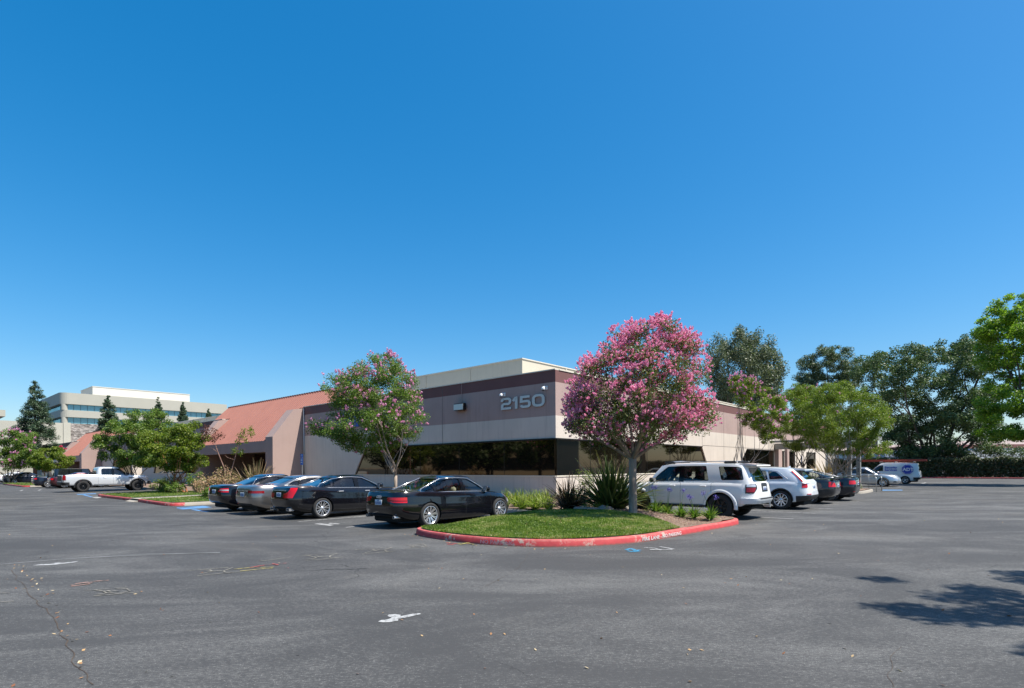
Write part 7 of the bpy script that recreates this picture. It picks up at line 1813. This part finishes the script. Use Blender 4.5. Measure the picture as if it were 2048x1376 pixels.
for i, (x, y, a, c) in enumerate(((17.6, -8.6, .6, .45), (18.3, -8.9, .45, .5), (18.6, -7.9, .5, .6), (17.2, -7.6, .6, .5), (18.7, -6.9, .5, .45))):
    p = L(x, y); rock(['wide reddish planter rock behind the dark fastback', 'upright reddish planter rock below the left post', 'large reddish planter rock below the right post', 'reddish planter rock at the trunk of the planter tree', 'rear reddish planter rock near the handrails'][i], p[0], p[1], .15+c*.5, a, a*.8, c, M_ROCKR, 11+i, 'rocks of the planter')
for i, (px, py) in enumerate(((315, 976), (330, 979), (347, 978))):
    p = GP(px, py, .15); rock(['dark rock nearest the pickup bumper', 'dark rock left of the orange trunks', 'dark rock touching the orange trunks'][i], p[0], p[1], .22, .55, .4, .25, M_ROCK, 21+i, 'rocks behind the left lawn')
LF_SAGE = leaf_mat('sage_leaf', [(.14, .17, .09), (.22, .25, .13), (.30, .32, .18)], .2)
for i, (x, y) in enumerate(((15.3, -9.8), (16.1, -9.9), (17.0, -9.9), (17.9, -9.8), (18.4, -9.2))):
    p = L(x, y); shrub('shrub', ['pale sage cushion nearest the dark fastback', 'second pale sage cushion on the planter edge', 'middle pale sage cushion on the planter edge', 'fourth pale sage cushion on the planter edge', 'last pale sage cushion by the handrails'][i], p, .42, .42, LF_SAGE, 800, .06, 140+i, group='sage cushions on the planter edge')

# hedge, iron fence and kerb at the far right; a fine-leaved small tree in front
hx, hy = L(60.6, 0)
HB = Vector((*L(61.2, -30), 0)); HA = Vector((*L(61.2, 12), 0)); n = 90000
rg = np.random.default_rng(3); tt = rg.random(n); dd = (HB-HA); U = dd.normalized(); Wd = Vector((-U.y, U.x, 0))
hh = 2.35+.35*np.array([noise.noise(Vector((t*30, 1, 0)))*1.2+noise.noise(Vector((t*90, 5, 0)))*.6 for t in tt]); zz = hh*rg.random(n)**.75+.05; ww = rg.uniform(-.8, .8, n)
P = np.c_[HA.x+dd.x*tt+Wd.x*ww, HA.y+dd.y*tt+Wd.y*ww, zz]
LF_HEDGE = leaf_mat('hedge_leaf', [(.028, .046, .018), (.046, .070, .026), (.075, .10, .038), (.13, .10, .065)], .2)
hd = empty('hedge', label='long dark overgrown hedge running along the far kerb in front of the iron fence', cat='hedge')
leafmesh('leaves', P, np.tile((0, -.6, .7), (n, 1)), .23, LF_HEDGE, hd, rng=rg, jitter=1.0)
b = MB()
for k in range(110):
    t = k/110+random.uniform(-.004, .004); q = HA+dd*t; b.tube([(q.x, q.y, 0), (q.x+random.gauss(0, .2), q.y+random.gauss(0, .2), 1.9)], [.035, .015], 4, cap=False)
b.build('stems', BK_DARK, hd)
fc = empty('iron_fence', label='black iron picket fence standing behind the hedge', cat='fence')
F0 = HA+Wd*(-1.3 if (HA+Wd).y < HA.y else 1.3); F1 = F0+dd; N_ = 100
for k in range(N_): q = F0+dd*(k/(N_-1)); b = MB(); b.tube([(q.x, q.y, 0), (q.x, q.y, 2.75)], .022, 4); b.build('picket', M_TRIM, fc)
for z in (.4, 2.5): b = MB(); b.tube([(F0.x, F0.y, z), (F1.x, F1.y, z)], .025, 4); b.build('rail', M_TRIM, fc)
kerb_path('kerb', dens([(59.6, 12), (59.5, -30)], 2), M_REDK, inner=-1 if False else 1)
b = MB(); b.box(59.75, 70, -34, 14, .0, .13); meta(b.build('verge_ground', M_MULCH, mat=SITE), kind='structure')
for i, (px, D, w_, yt, lb) in enumerate(((1830, 69, 34, 893, 'small fine-leaved tree in front of the hedge below the oak'), (1915, 67.5, 32, 897, 'low spreading small tree in front of the hedge, middle'), (2010, 66, 38, 890, 'low spreading small tree in front of the hedge at the right edge'))):
    bs = (atd(px, 950, D)[0], D); tree('small_tree', lb, 'tree', bs, D, [(yt, px-w_*.4, px+w_*.4), (yt+8, px-w_*.8, px+w_*.9), (yt+16, px-w_, px+w_), (yt+26, px-w_*.7, px+w_*.6)], LF_OAK, 2200, .17, BK_DARK, trunk_r=.07, fork=.4, stems=2, clumps=34, cr=.2, limbs=4, seed=150+i, zb=.12, shell=.9)
